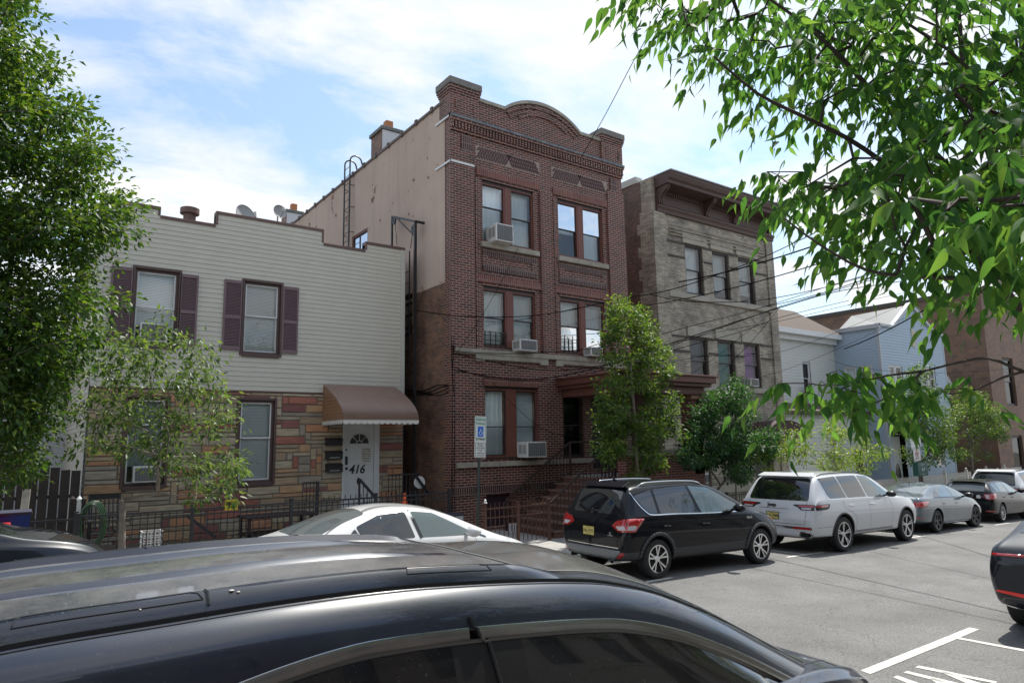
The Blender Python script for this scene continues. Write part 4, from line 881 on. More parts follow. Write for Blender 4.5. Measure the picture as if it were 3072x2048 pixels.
# ================================================================ TAN BRICK BUILDING (no. 412)
TY = 16.0
tb = brick('tan_brick', (.46, .40, .31), (.27, .24, .19), (.11, .10, .09), ms=.006, bh=.064, bw=.25, grime=(.55, .55, .57), gpos=(.44, .62))
tst = mat('tan_stone', (.36, .335, .285), .8, noise=.2, nscale=3)
tan = thing('tan_brick_building', 'three-storey weathered tan brick building with a heavy dark brown bracketed cornice', 'apartment building', (21.5, TY, 0))
tx0, tx1 = onY(1985, 900, TY).x, onY(2340, 1100, TY).x; ty = lambda f, p: onY(*f(p), TY)
zc0 = (ty(T1, (520, 425)).z + ty(T1, (1325, 640)).z) / 2
def top_(f, l, r, t, b): ym = (t + b) / 2; return (onY(*f((l, ym)), TY).x, onY(*f((r, ym)), TY).x, onY(*f(((l + r) / 2, b)), TY).z, onY(*f(((l + r) / 2, t)), TY).z)
U = [top_(T1, 672, 812, 668, 1060), top_(T1, 888, 1020, 725, 1100), top_(T1, 1092, 1215, 775, 1135)]
def Tc(p): return (1680 + p[0] / 2.24, 1050 + p[1] / 2.24)
Lw = [(U[0][0], U[0][1]), (U[1][0], U[1][1]), (U[2][0], U[2][1])]
zl1 = ty(T1, (760, 1385)).z; zl0 = ty(Tc, (1300, 255)).z
LW = [(a, b, zl0, zl1) for a, b in Lw]
GW = (onY(*(2190, 1400), TY).x, onY(*(2220, 1400), TY).x, ty(Tc, (1180, 890)).z, ty(Tc, (1180, 700)).z)
DD = (tx1 - 2.1, tx1 - .9, -.3, 2.2)
mb = MB(); wall(mb, 'Y', TY, tx0, tx1, -1.5, zc0 + 1.3, U + LW + [GW, DD], .22); mb.build('front_wall', tb, tan)
mb = MB(); mb.box(tx0 - .28, tx0 + .35, TY - .06, TY - .002, -1.5, zc0); mb.box(tx1 - .45, tx1 + .02, TY - .06, TY - .002, -1.5, zc0); mb.box(tx0 - .28, tx0 - .002, TY - .002, TY + .5, -1.5, zc0 + 1.25)
zz = -1.0; k = 0
while zz < zc0: mb.box(tx0 - .281, tx0 - .262, TY + .5, TY + .5 + (.1 if k % 2 else .25), zz, zz + .42); zz += .42; k += 1
mb.build('pilaster', tb, tan)
mb = MB(); wall(mb, 'X', tx0 - .26, TY + .5, TY + 18, -1.5, zc0 + 1.25); mb.box(tx1, tx1 + .02, TY, TY + 18, -1.5, zc0 + 1.25); mb.box(tx0, tx1, TY + 17.9, TY + 18, -1.5, zc0 + 1); mb.build('side_wall', brick('side_brick', (.19, .095, .06), (.10, .055, .042), (.14, .115, .1), ms=.008, grime=(.45, .42, .42)), tan)
mb = MB(); mb.box(tx0 - .3, tx0 + .05, TY + .7, TY + 18, zc0 + 1.25, zc0 + 1.5); mb.build('side_coping', mat('pale_coping', (.5, .49, .45), .7, noise=.15), tan)
mb = MB(); mb.box(tx0 - .2, tx1, TY + .5, TY + 17.9, zc0 + 1.1, zc0 + 1.12); mb.build('roof', MATS['roof_tar'], tan)
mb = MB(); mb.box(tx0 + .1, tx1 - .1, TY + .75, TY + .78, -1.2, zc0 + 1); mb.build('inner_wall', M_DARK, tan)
for us in (U, LW):
    mb = MB(); zl = us[0][3]
    for i, u in enumerate(us): mb.box(u[0] - .12, u[1] + .22, TY - .05, TY - .001, zl, zl + .38)
    mb.build('lintel', tst, tan, bevel=.01)
    mb = MB()
    for a, b in [(tx0 + .35, us[0][0]), (us[0][1], us[1][0]), (us[1][1], us[2][0]), (us[2][1], tx1 - .45)]:
        for dz in (-.08, -.62): mb.box(a + .03, b - .03, TY - .03, TY - .001, zl + dz, zl + dz + .07)
    mb.build('brick_course', mat('dark_course', (.07, .065, .055), .8, noise=.3), tan)
mb = MB(); mb.box(tx0 + .35, tx1 - .45, TY - .1, TY - .001, U[0][2] - .2, U[0][2]); mb.box(tx0 + .35, tx1 - .4, TY - .1, TY - .001, zl0 - .2, zl0); mb.box(tx0 - .1, tx1 + .02, TY - .09, TY - .001, ty(Tc, (1200, 950)).z, ty(Tc, (1200, 897)).z); mb.build('sill_band', tst, tan, bevel=.01)
mb = MB()
for i in range(4): mb.box(tx0 + .55, tx1 - .6, TY - .02 - .018 * (3 - i), TY - .001, zc0 - .75 + .13 * i, zc0 - .69 + .13 * i)
mb.build('corbel_lines', tb, tan)
frm = mat('dark_brown_frame', (.035, .022, .02), .5)
cs = [(BL_B, 1), (BL_G, .9), (BL_D, 1)]
for i, u in enumerate(U): window(tan, u, TY, frm, fw=.09, dep=.22, blind=(BL_B, BL_G, BL_G)[i], blind_to=(1, .8, .8)[i], sash=frm)
cur = [BL_D, mat('curtain_teal', (.05, .24, .24), .8), mat('curtain_purple', (.34, .13, .42), .8)]
for i, u in enumerate(LW): window(tan, u, TY, frm, fw=.09, dep=.22, blind=cur[i], blind_to=1, sash=frm, glass=glassmat('clear_pane', (.95, .95, .95), .0))
window(tan, GW, TY, frm, fw=.06, dep=.22, blind=BL_D, sash=frm)
mb = MB(); mb.box(DD[0], DD[1], TY + .18, TY + .22, DD[2], DD[3]); mb.build('entrance_door', MATS['door_dark'], tan)
# cornice
crm = mat('cornice_brown', (.078, .043, .036), .55, noise=.2, nscale=3); co = MB(); cx0, cx1 = tx0 - .1, tx1 + .05
prof = [(0, 0), (.08, 0), (.1, .1), (.16, .18), (.16, .24), (.03, .26), (.03, .85), (.62, .9), (.64, 1.0), (.72, 1.06), (.78, 1.2), (.78, 1.26), (0, 1.3)]
co.prism([(cx0, TY - .01 - a, zc0 + b) for a, b in prof], (cx1 - cx0, 0, 0)); cor = co.build('cornice', crm, tan)
mb = MB(); mb.box(cx0 - .02, cx1 + .03, TY - .83, TY + .6, zc0 + 1.31, zc0 + 1.34); mb.build('cornice_flashing', mat('flashing', (.55, .56, .58), .4), cor)
mb = MB()
for X in (cx0 + .12, cx0 + 2.75, cx1 - 2.6, cx1 - .25):
    for dx in (-.07, .03): mb.prism([(X + dx, TY - .03, zc0 + .26), (X + dx, TY - .14, zc0 + .3), (X + dx, TY - .18, zc0 + .45), (X + dx, TY - .3, zc0 + .6), (X + dx, TY - .5, zc0 + .72), (X + dx, TY - .56, zc0 + .88), (X + dx, TY - .03, zc0 + .88)], (.06, 0, 0))
mb.build('bracket', crm, cor)
mb = MB()
for a, b in ((cx0 + .35, cx0 + 2.55), (cx0 + 2.95, cx1 - 2.8), (cx1 - 2.4, cx1 - .45)):
    if b - a > .4:
        for r in ((a, b, .32, .35), (a, b, .6, .63), (a, a + .03, .35, .6), (b - .03, b, .35, .6)): mb.box(r[0], r[1], TY - .06, TY - .04, zc0 + r[2], zc0 + r[3])
        x = a
        while x < b: mb.box(x, x + .05, TY - .1, TY - .04, zc0 + .68, zc0 + .84); x += .1
mb.build('dentils', crm, cor)
# arched entrance awning "412"
aw2 = thing('entrance_awning', 'dark maroon rounded entrance awning lettered 412', 'awning', (24, TY - 1, 2.5)); awd = mat('maroon_canvas', (.055, .025, .025), .75, noise=.15)
c = onY(*Tc((1538, 595)), TY - 1.1); h2 = abs(onY(*Tc((1652, 595)), TY - 1.1).x - c.x); rad = h2; zz0 = c.z; ztp = onY(*Tc((1538, 470)), TY - 1.1).z; hh = ztp - zz0
arc2 = [(c.x + rad * math.cos(t), zz0 + (hh * .3 + hh * .7 * math.sin(t))) for t in [math.pi * k / 20 for k in range(21)]]; arc2 = [(c.x + rad, zz0)] + arc2 + [(c.x - rad, zz0)]
mb = MB(); mb.poly(*[(a, TY - 1.1, b) for a, b in arc2]); mb.build('front_panel', awd, aw2)
mb = MB()
for (a, b), (a2, b2) in zip(arc2, arc2[1:]): mb.poly((a, TY - 1.1, b), (a2, TY - 1.1, b2), (a2, TY, b2), (a, TY, b))
mb.build('canopy', awd, aw2, recalc=True)
text3('412', .24, 'house_number', wht, aw2, (c.x + .1, TY - 1.112, zz0 + .16), (1, 0, 0), (0, 0, 1), bold=.012, sx=1.15)
q = (onY(*Tc((1282, 190)), TY - .3).x, onY(*Tc((1336, 190)), TY - .3).x, onY(*Tc((1300, 243)), TY - .3).z, onY(*Tc((1300, 190)), TY - .3).z); ac_unit('air_conditioner', 'small white window air conditioner below the purple curtain of the tan building', q, TY, .3, group='air conditioners')
q = (onY(*(2097, 1421), TY - .6).x, onY(*(2139, 1421), TY - .6).x, onY(*(2118, 1450), TY - .6).z, onY(*(2118, 1421), TY - .6).z); ac_unit('air_conditioner', 'air conditioner low on the tan building behind the bushy dark street tree', q, TY, .5, group='air conditioners')

# ================================================================ WHITE HOUSE, BLUE HOUSE, BROWN BLOCK
WY = 18.3; BY = 16.0
bxa, bxb = onY(2645, 1100, BY).x, onY(2830, 1060, BY).x
whs = thing('white_house', 'white sided house with a brown shingle mansard roof between the tan and the blue building', 'house', (29, WY, -.5))
wsd = mat('white_siding', (.58, .6, .58), .55, noise=.05); wx0, wx1 = tx1, bxa + .3
shg = mat('brown_shingle', (.105, .075, .058), .85, noise=.3, nscale=20, bump=.5, bscale=25)
zE_ = onY(2400, 995, WY - .5).z
ww = [(onY(2410, 1140, WY).x, onY(2433, 1140, WY).x, onY(2420, 1185, WY).z, onY(2420, 1085, WY).z)]
ww.append((ww[0][0] - 3.2, ww[0][0] - 2.3, ww[0][2], ww[0][3]))
mb = MB(); siding(mb, 'Y', WY, wx0, wx1, -1.5, zE_, ww, ex=.14, lip=.018); mb.build('siding', wsd, whs)
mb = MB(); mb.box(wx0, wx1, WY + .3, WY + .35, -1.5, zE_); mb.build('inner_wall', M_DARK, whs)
for r in ww: window(whs, r, WY, wht, fw=.07, dep=.12, blind=BL_G, blind_to=.5, glass=G_DARK)
mb = MB(); mb.box(wx0, wx1 - .4, WY - .55, WY - .01, zE_ - .12, zE_ + .12); mb.box(wx0, wx1 - .4, WY - .25, WY - .011, zE_ - .35, zE_ - .121); mb.build('eave', wht, whs)
zR = onY(2330, 925, WY + 1.2).z
mb = MB(); mb.poly((wx0, WY - .55, zE_ + .12), (wx1 - .4, WY - .55, zE_ + .12), (wx1 - 1.6, WY + 1.2, zR), (wx0, WY + 1.2, zR)); mb.poly((wx1 - .4, WY - .55, zE_ + .12), (wx1 - .4, WY + 12, zE_ + .12), (wx1 - 1.6, WY + 12, zR), (wx1 - 1.6, WY + 1.2, zR)); mb.poly((wx0, WY + 1.2, zR), (wx1 - 1.6, WY + 1.2, zR), (wx1 - 1.6, WY + 12, zR), (wx0, WY + 12, zR)); mb.build('roof', shg, whs)
mb = MB(); mb.box(wx1 - .42, wx1 - .4, WY, WY + 12, -1.5, zE_); mb.build('side_wall', wsd, whs)
# ground floor extension
EY = 16.9; zX = onY(2400, 1232, EY).z
gw = [(onY(*(2620, 1400), EY).x, onY(*(2643, 1400), EY).x, onY(2630, 1420, EY).z, onY(2630, 1340, EY).z)]
ex1 = onY(2462 + 190, 1400, EY).x
g0 = onY(2560, 1400, EY).x
gw = [(g0 + .2, g0 + 1.2, gw[0][2], gw[0][3]), (g0 + 1.5, g0 + 2.5, gw[0][2], gw[0][3])]
mb = MB(); siding(mb, 'Y', EY, wx0, bxa - .02, -1.5, zX, gw, ex=.14, lip=.018); mb.box(wx0, wx0 + .02, EY, WY, -1, zX); mb.build('lower_siding', wsd, whs)
mb = MB(); mb.poly((wx0, EY - .25, zX), (bxa, EY - .25, zX), (bxa, WY, zX + .45), (wx0, WY, zX + .45)); mb.box(wx0, bxa, EY - .27, EY, zX - .16, zX - .003); mb.build('lower_roof', shg, whs)
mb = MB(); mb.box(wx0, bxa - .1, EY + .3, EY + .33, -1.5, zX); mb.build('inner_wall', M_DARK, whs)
for r in gw: window(whs, r, EY, wht, fw=.09, dep=.12, blind=BL_D, glass=G_DARK)
# blue house
blh = thing('blue_house', 'pale blue sided two-storey house with a small peaked parapet and roof vent', 'house', (37, BY, -1)); bsd = mat('blue_siding', (.35, .44, .54), .55, noise=.05)
zBt = onY(2640, 978, BY).z; zPk = onY(2728, 915, BY).z
zBw0, zBw1 = onY(2700, 1160, BY).z, onY(2700, 1097, BY).z
bw = [(onY(2667, 1130, BY).x, onY(2708, 1130, BY).x, zBw0, zBw1), (onY(2765, 1130, BY).x, onY(2806, 1130, BY).x, zBw0, zBw1)]
ent = (bxa + .3, bxa + 1.6, -1.4, onY(2700, 1290, BY).z); bg2 = (onY(2810, 1380, BY).x, onY(2835, 1380, BY).x, onY(2820, 1400, BY).z, onY(2820, 1330, BY).z)
xpk = onY(2728, 940, BY).x; xl_, xr_ = onY(2672, 975, BY).x, onY(2802, 995, BY).x
tops = []; N_ = 24
for i in range(N_):
    a, b = xl_ + (xr_ - xl_) * i / N_, xl_ + (xr_ - xl_) * (i + 1) / N_; mm = (a + b) / 2; t = 1 - abs(mm - xpk) / ((xpk - xl_) if mm < xpk else (xr_ - xpk)); tops.append((a, b, zBt + (zPk - zBt) * max(t, 0)))
tops = [(bxa - 1, xl_, zBt)] + tops + [(xr_, bxb + 1, zBt)]
mb = MB(); siding(mb, 'Y', BY, bxa, bxb, -2, zPk, bw + [ent, bg2], ex=.14, lip=.018, top=tops); mb.build('siding', bsd, blh)
mb = MB()
swn = [(BY + .45, BY + 1.05, zBw0, zBw1), (BY + 1.25, BY + 1.85, zBw0, zBw1)]
siding(mb, 'X', bxa, BY, WY + 10, -2, zBt - .1, swn, ex=.14, lip=.018); siding(mb, 'X', bxb, BY, WY + 10, -2, zBt - .1, [], ex=.14, lip=.018, out=1); mb.build('side_wall', bsd, blh)
tr = mat('grey_trim', (.42, .45, .48), .5)
mb = MB(); mb.box(bxa - .1, xl_, BY - .12, BY + .1, zBt, zBt + .12); mb.box(xr_, bxb + .1, BY - .12, BY + .1, zBt, zBt + .12); mb.box(bxa - .12, bxa + .02, BY - .12, BY + 12, zBt - .1, zBt + .1)
mb.bar((xl_, BY - .02, zBt + .06), (xpk, BY - .02, zPk + .06), .22, .14); mb.bar((xpk, BY - .02, zPk + .06), (xr_, BY - .02, zBt + .06), .22, .14); mb.build('parapet_trim', tr, blh)
mb = MB(); mb.poly((xl_, BY, zBt), (xpk, BY, zPk), (xpk, BY + 3, zPk - .1), (xl_, BY + 3, zBt)); mb.poly((xr_, BY, zBt), (xpk, BY, zPk), (xpk, BY + 3, zPk - .1), (xr_, BY + 3, zBt)); mb.box(bxa, bxb, BY + .1, BY + 12, zBt - .25, zBt - .2); mb.build('roof', mat('silver_roof', (.12, .125, .13), .5), blh)
mb = MB()
for X in (bxa, bxb): mb.box(X - .04, X + .06, BY - .03, BY - .002, -2, zBt)
mb.box(bxa - .03, bxa - .019, BY, BY + .1, -2, zBt - .1); mb.build('corner_board', tr, blh)
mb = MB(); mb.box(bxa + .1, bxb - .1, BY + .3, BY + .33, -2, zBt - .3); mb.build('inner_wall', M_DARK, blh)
for r in bw:
    xm = (r[0] + r[1]) / 2; window(blh, (r[0], xm - .03, r[2], r[3]), BY, wht, fw=.07, dep=.1, blind=BL_G, glass=G_CLEAR); window(blh, (xm + .03, r[1], r[2], r[3]), BY, wht, fw=.07, dep=.1, blind=BL_D, glass=G_DARK)
for r in swn: window(blh, r, bxa, wht, ax='X', fw=.06, dep=.1, blind=BL_B)
window(blh, bg2, BY, wht, fw=.07, dep=.1, blind=BL_D, glass=G_DARK)
mb = MB(); mb.box(ent[0] + .25, ent[1] - .1, BY + .2, BY + .25, ent[2], ent[3] - .3); d_ = mb.build('front_door', mat('door_pale', (.5, .52, .5), .5), blh)
mb = MB(); cxx = (ent[0] + ent[1]) / 2 + .1; mb.poly(*[(cxx + .28 * math.cos(t) * (1 if math.sin(t) > 0 else .75), BY + .19, .35 + .95 * math.sin(t)) for t in [2 * math.pi * k / 28 for k in range(28)]]); mb.build('oval_glass', mat('fan_glass', (.03, .035, .035)), d_)
vt = onY(*B1((1225, 433)), BY); mb = MB()
mb.box(vt.x - .18, vt.x + .18, BY - .04, BY - .018, vt.z - .45, vt.z + .45)
for i in range(12): mb.box(vt.x - .15, vt.x + .15, BY - .055, BY - .04, vt.z - .42 + .072 * i, vt.z - .39 + .072 * i)
mb.build('gable_vent', mat('vent_cream', (.5, .46, .36), .5), blh)
ea = thing('entry_awning', 'dark blue rounded awning over the entrance of the blue house', 'awning', (ent[0], BY, 2)); mb = MB()
zq = ent[3] - .05
for i in range(10):
    t0, t1 = math.pi / 2 * i / 10, math.pi / 2 * (i + 1) / 10; mb.poly((ent[0] - .2, BY - .95 * math.sin(t0), zq + .75 * math.cos(t0)), (ent[1] + .5, BY - .95 * math.sin(t0), zq + .75 * math.cos(t0)), (ent[1] + .5, BY - .95 * math.sin(t1), zq + .75 * math.cos(t1)), (ent[0] - .2, BY - .95 * math.sin(t1), zq + .75 * math.cos(t1)))
for X in (ent[0] - .2, ent[1] + .5): mb.poly((X, BY, zq), *[(X, BY - .95 * math.sin(math.pi / 2 * i / 10), zq + .75 * math.cos(math.pi / 2 * i / 10)) for i in range(11)])
mb.build('canopy', mat('navy_awning', (.05, .065, .09), .6), ea)
# brown block beyond
bkx = onY(2955, 1000, 15.2).x; bb = brick('brown_brick', (.20, .105, .06), (.13, .075, .05), (.17, .12, .095), ms=.012, bw=.4, bh=.2, grime=(.7, .68, .68))
brb = thing('brown_brick_block', 'large plain brown brick building beyond the blue house', 'building', (bkx, 15.2, -1.5)); zbk = onY(2955, 880, 15.2).z
fw_ = [(bkx + 2.0 + i * 6, bkx + 3.6 + i * 6, a, b) for i in range(3) for a, b in ((-1, 2.5), (4.2, 7.0))]
mb = MB(); wall(mb, 'Y', 15.2, bkx, bkx + 22, -4, zbk, fw_, .3); mb.build('front_wall', bb, brb)
mb = MB(); wall(mb, 'X', bkx, 15.2, 50, -4, zbk); mb.box(bkx, bkx + 22, 49.9, 50, -4, zbk); mb.build('side_wall', bb, brb)
mb = MB(); mb.box(bkx - .06, bkx + .4, 15.1, 50, zbk, zbk + .25); mb.box(bkx + .4, bkx + 22, 15.1, 15.6, zbk, zbk + .25); mb.build('coping', mat('dark_coping', (.06, .05, .045), .7), brb)
mb = MB(); mb.box(bkx + .4, bkx + 22, 15.6, 49.9, zbk - .6, zbk - .5); mb.build('roof', MATS['roof_tar'], brb)
for r in fw_: window(brb, r, 15.2, frm, fw=.12, dep=.3, blind=BL_D, glass=G_DARK)
dish('satellite_dish', 'grey satellite dish by the far corner of the blue house, before the brown brick', 2846, 1148, 16.4, .38, .2, -.2, 'satellite dishes')
dish('satellite_dish', 'round pale satellite dish on the roof right of the blue house peak', 2752, 926, 17.5, .4, .3, -.2, 'satellite dishes')
dish('satellite_dish', 'small pale satellite dish at the lower window of the white house', 2430, 1176, 18.0, .36, .3, -.1, 'satellite dishes')

# far background: houses across behind, seen through the left tree gap
bkh = thing('neighbour_house', 'dim siding house seen through the gap left of the cream-grey house', 'house', (-2, 24, .5))
mb = MB(); siding(mb, 'Y', 24, -2.2, 1.35, 0, 4.5, ex=.14); siding(mb, 'X', 1.35, 24, 34, 0, 4.5, ex=.14, out=1); mb.build('siding', mat('dim_siding', (.45, .47, .5), .6), bkh)
mb = MB(); mb.poly((-2.5, 23.7, 4.4), (1.6, 23.7, 4.4), (1.6, 29, 6.5), (-2.5, 29, 6.5)); mb.poly((-2.5, 34, 4.4), (1.6, 34, 4.4), (1.6, 29, 6.5), (-2.5, 29, 6.5)); mb.build('roof', shg, bkh)
mb = MB(); mb.box(-12, -2.4, 22, 34, 0, 5.4); b2 = thing('brick_house', 'dark brick house at the far left behind the big tree', 'house', (-7, 22, .5)); mb.build('wall', cb, b2); mb = MB(); mb.prism([(-12.3, 21.7, 5.4), (-2.1, 21.7, 5.4), (-7.2, 21.7, 8)], (0, 12.6, 0)); mb.build('roof', shg, b2)
# the opposite (near) side of the street: plain house fronts for reflections
for i, (a, b, h, colr) in enumerate(((-14, -6, 9, (.25, .2, .17)), (-6, 1, 7.5, (.4, .4, .38)), (1, 8.5, 9.5, (.2, .16, .15)), (8.5, 16, 8, (.36, .35, .33)), (16, 26, 9, (.24, .2, .18)), (26, 40, 8, (.38, .38, .37)))):
    oh = thing('row_house', ('brick row house across the street, leftmost', 'pale row house across the street beside the leftmost', 'red row house directly across the street', 'tan row house across the street right of the red one', 'brown row house further right across the street', 'pale wide row house at the right end across the street')[i], 'house', (a, -6.5, .3), 'houses on the near side')
    mo = mat('row_%d' % i, tuple(q * .55 for q in colr), .8, noise=.2); hl = []
    xx = a + 1
    while xx + 1.1 < b: hl += [(xx, xx + 1.0, z, z + 1.6) for z in (1.3, 4.2, 6.6) if z + 1.9 < h]; xx += 2.3
    mb = MB(); wall(mb, 'Y', -6.5, a, b, -1.5, h, hl, .15, inward=-1); mb.box(a, b, -14, -6.9, -1.5, h - .2); mb.build('wall', mo, oh)
    mb = MB()
    for r in hl: mb.poly((r[0], -6.66, r[2]), (r[1], -6.66, r[2]), (r[1], -6.66, r[3]), (r[0], -6.66, r[3]))
    mb.build('window', mat('far_glass', (.02, .025, .03), .1, spec=.8), oh)
    mb = MB(); mb.box(a - .05, b + .05, -6.9, -6.2, h, h + .35); mb.build('cornice', mat('row_cornice', (.2, .18, .16), .7), oh)
# ================================================================ FENCES AND YARD THINGS
FY = 14.8
iron = mat('fence_iron', (.03, .031, .036), .45, noise=.2, nscale=9)
def fence(name, label, X0_, X1_, Y, zt, zb_fn, step=.125, above=.0, m=None, rails=(0.0, .85), post=1.9, pk=.016, ptop=.08, Y1=None, knobs=False):
    t = thing(name, label, 'fence', (X0_, Y, zb_fn(X0_, Y))); m = m or iron; n = max(1, round((X1_ - X0_) / post)); Y1 = Y if Y1 is None else Y1
    yy = lambda X: Y + (Y1 - Y) * (X - X0_) / max(1e-6, X1_ - X0_)
    for i in range(n + 1):
        X = X0_ + (X1_ - X0_) * i / n; mb = MB(); y = yy(X); mb.box(X - .03, X + .03, y - .03, y + .03, zb_fn(X, y) - .1, zt + ptop); mb.box(X - .04, X + .04, y - .04, y + .04, zt + ptop, zt + ptop + .02); mb.build('post', m, t)
    for i in range(n):
        a, b = X0_ + (X1_ - X0_) * i / n + .03, X0_ + (X1_ - X0_) * (i + 1) / n - .03; mb = MB()
        for r in rails: mb.bar((a, yy(a), zt - r), (b, yy(b), zt - r), .035 if r == 0 else .025)
        k = max(1, round((b - a) / step))
        for j in range(1, k): X = a + (b - a) * j / k; y = yy(X); mb.bar((X, y, zb_fn(X, y) + .06), (X, y, zt + above), pk)
        mb.build('picket_panel', m, t)
    return t
zf = onY(*A4((700, 1068)), FY).z
fence('iron_fence', 'black iron fence in front of the cream-grey house', 1.0, 8.75, FY, zf, pz, above=.0, rails=(0, .1, .85))
mb = MB()
for i in range(26): X = 5.2 + i * .125; mb.bar((X, FY + .001, zf), (X, FY + .001, zf + .1), .014)
mb.build('picket_tip', iron, bpy.data.objects['iron_fence'])
# SMILE notice on the fence
a, e = onY(*A4((195, 1080)), FY - .03), onY(*A4((297, 1080)), FY - .03); z1, z0 = onY(*A4((245, 1040)), FY - .03).z, onY(*A4((245, 1121)), FY - .03).z
t = thing('notice_sign', 'small yellow SMILE camera notice fixed to the black iron fence', 'sign', (a.x, FY - .03, z0)); yel = mat('sign_yellow', (.62, .5, .03), .5)
mb = MB(); mb.box(a.x, e.x, FY - .035, FY - .028, z0, z1); mb.build('plate', yel, t); cxs = (a.x + e.x) / 2
text3('SMILE!', .085, 'writing', blk, t, (cxs, FY - .0365, z1 - .065), (1, 0, 0), (0, 0, 1), ext=.001, bold=.002, sx=1.05)
mb = MB(); mb.box(a.x + .02, e.x - .02, FY - .037, FY - .0355, z0 + .095, z0 + .125); mb.build('stripe', blk, t)
text3("YOU'RE ON CAMERA", .032, 'writing', blk, t, (cxs, FY - .0365, z0 + .045), (1, 0, 0), (0, 0, 1), ext=.001)
# handrail at the front door step
def scroll_rail(name, label, x, y0, y1, za, zb_, n=4):
    t = thing(name, label, 'railing', (x, y0, za - .9)); a, b = V((x, y1, zb_)), V((x, y0, za)); mb = MB()
    mb.bar(a, b, .05); mb.bar(a, (a.x, a.y, a.z - 1.0), .04); mb.bar(b, (b.x, b.y, b.z - .8), .04)
    mb.tube([a, a + V((0, .06, .02)), a + V((0, .11, -.02)), a + V((0, .12, -.09)), a + V((0, .07, -.11))], .022, 6)
    for i in range(1, n): p = b.lerp(a, i / n); mb.bar(p, (p.x, p.y, p.z - .8), .016)
    q = b.lerp(a, .5) - V((0, 0, .45))
    for s in (-1, 1): mb.tube([q + V((0, s * .07 * math.sin(k * .9), .16 * math.cos(k * .9) * (1 - k * .1))) for k in range(8)], .008, 4)
    mb.build('rail_panel', iron, t); return t
p = onY(*A4((1262, 880)), 15.9); q = onX(*A4((1340, 1060)), p.x) if False else onY(*A4((1345, 1040)), 15.2)
scroll_rail('door_handrail', 'black wrought iron handrail with scrolls in front of the white 416 door', (p.x + q.x) / 2, 15.0, 15.95, q.z + .05, p.z)
# black stair guard boxes either side of the step
for (l, r, tt, nm, lab) in ((805, 922, 905, 'stair_guard', 'black iron guard railing left of the white 416 door'), (1478, 1700, 842, 'stair_guard', 'black iron guard railing right of the white 416 door')):
    a, e = onY(*A4((l, 950)), 16.2), onY(*A4((r, 950)), 16.2); z = onY(*A4(((l + r) / 2, tt)), 16.2).z
    t = thing(nm, lab, 'railing', (a.x, 16.2, z - 1), 'guard railings by the 416 door'); mb = MB(); mb.bar((a.x, 16.2, z), (e.x, 16.2, z), .03); mb.bar((a.x, 16.2, z - .85), (e.x, 16.2, z - .85), .025)
    k = max(3, round((e.x - a.x) / .1))
    for j in range(k + 1): X = a.x + (e.x - a.x) * j / k; mb.bar((X, 16.2, z), (X, 16.2, z - 1.05), .015)
    mb.build('rail_panel', iron, t); mb = MB(); mb.bar((e.x, 16.2, z + .02), (e.x, 16.2, z - 1.1), .06); mb.build('post', iron, t)
# traffic cone
p = onY(*A4((1607, 988)), 15.6); c0 = V((p.x, 15.6, pz(p.x, 15.6))); t = thing('traffic_cone', 'orange traffic cone with a yellow sticker behind the iron fence', 'traffic cone', c0)
mb = MB(); Hc = p.z - c0.z; base = max(Hc - .75, 0)
mb.lathe([(.135, .04), (.035, .74), (.03, .75), (0, .75)], (c0.x, c0.y, c0.z + base), 'Z', 20); mb.build('cone', mat('cone_orange', (.85, .11, .02), .45), t, smooth=True)
mb = MB(); mb.box(c0.x - .18, c0.x + .18, c0.y - .18, c0.y + .18, c0.z + base, c0.z + base + .04); mb.build('base', mat('cone_orange', (.85, .11, .02)), t, bevel=.01)
mb = MB(); mb.lathe([(.108, .22), (.082, .4)], (c0.x, c0.y, c0.z + base), 'Z', 20, math.pi * 1.1, math.pi * 1.9); mb.build('sticker', yel, t)
if base > .05: mb = MB(); mb.box(c0.x - .35, c0.x + .35, c0.y - .3, c0.y + .3, c0.z - .1, c0.z + base - .002); tag(mb.build('concrete_plinth', conc, None, bevel=.01), 'low concrete plinth under the orange traffic cone', 'plinth')
# leaning board, white tray
mb = MB(); a, b = onY(*A4((1700, 865)), 16.0), onY(*A4((1790, 990)), 16.0); mb.bar(a, b, .07, .05); tag(mb.build('leaning_board', blk, None), 'black board leaning in the alley beside the orange cone', 'board')
p = onY(*A4((1725, 905)), 16.05); mb = MB(); mb.lathe([(0, 0), (.15, 0), (.16, .02), (.16, .03), (0, .03)], (p.x, 16.05, p.z), 'Y', 24); tag(mb.build('round_lid', wht, None), 'round white lid hung at the alley beside the leaning black board', 'lid')
# bins
def bin_(name, label, x, y, w_, d_, h, m, lidm, z=None, cat='bin'):
    z = pz(x, y) if z is None else z; t = thing(name, label, cat, (x, y, z)); mb = MB(); e = .88
    lo = [(x - w_ / 2 * e, y - d_ / 2 * e, z), (x + w_ / 2 * e, y - d_ / 2 * e, z), (x + w_ / 2 * e, y + d_ / 2 * e, z), (x - w_ / 2 * e, y + d_ / 2 * e, z)]; hi = [(x - w_ / 2, y - d_ / 2, z + h), (x + w_ / 2, y - d_ / 2, z + h), (x + w_ / 2, y + d_ / 2, z + h), (x - w_ / 2, y + d_ / 2, z + h)]
    mb.poly(*lo[::-1]); mb.poly(*hi)
    for i in range(4): mb.poly(lo[i], lo[(i + 1) % 4], hi[(i + 1) % 4], hi[i])
    mb.build('body', m, t, bevel=.015); mb = MB(); mb.box(x - w_ / 2 - .02, x + w_ / 2 + .02, y - d_ / 2 - .02, y + d_ / 2 + .02, z + h, z + h + .045); mb.build('lid', lidm, t, bevel=.012); return t
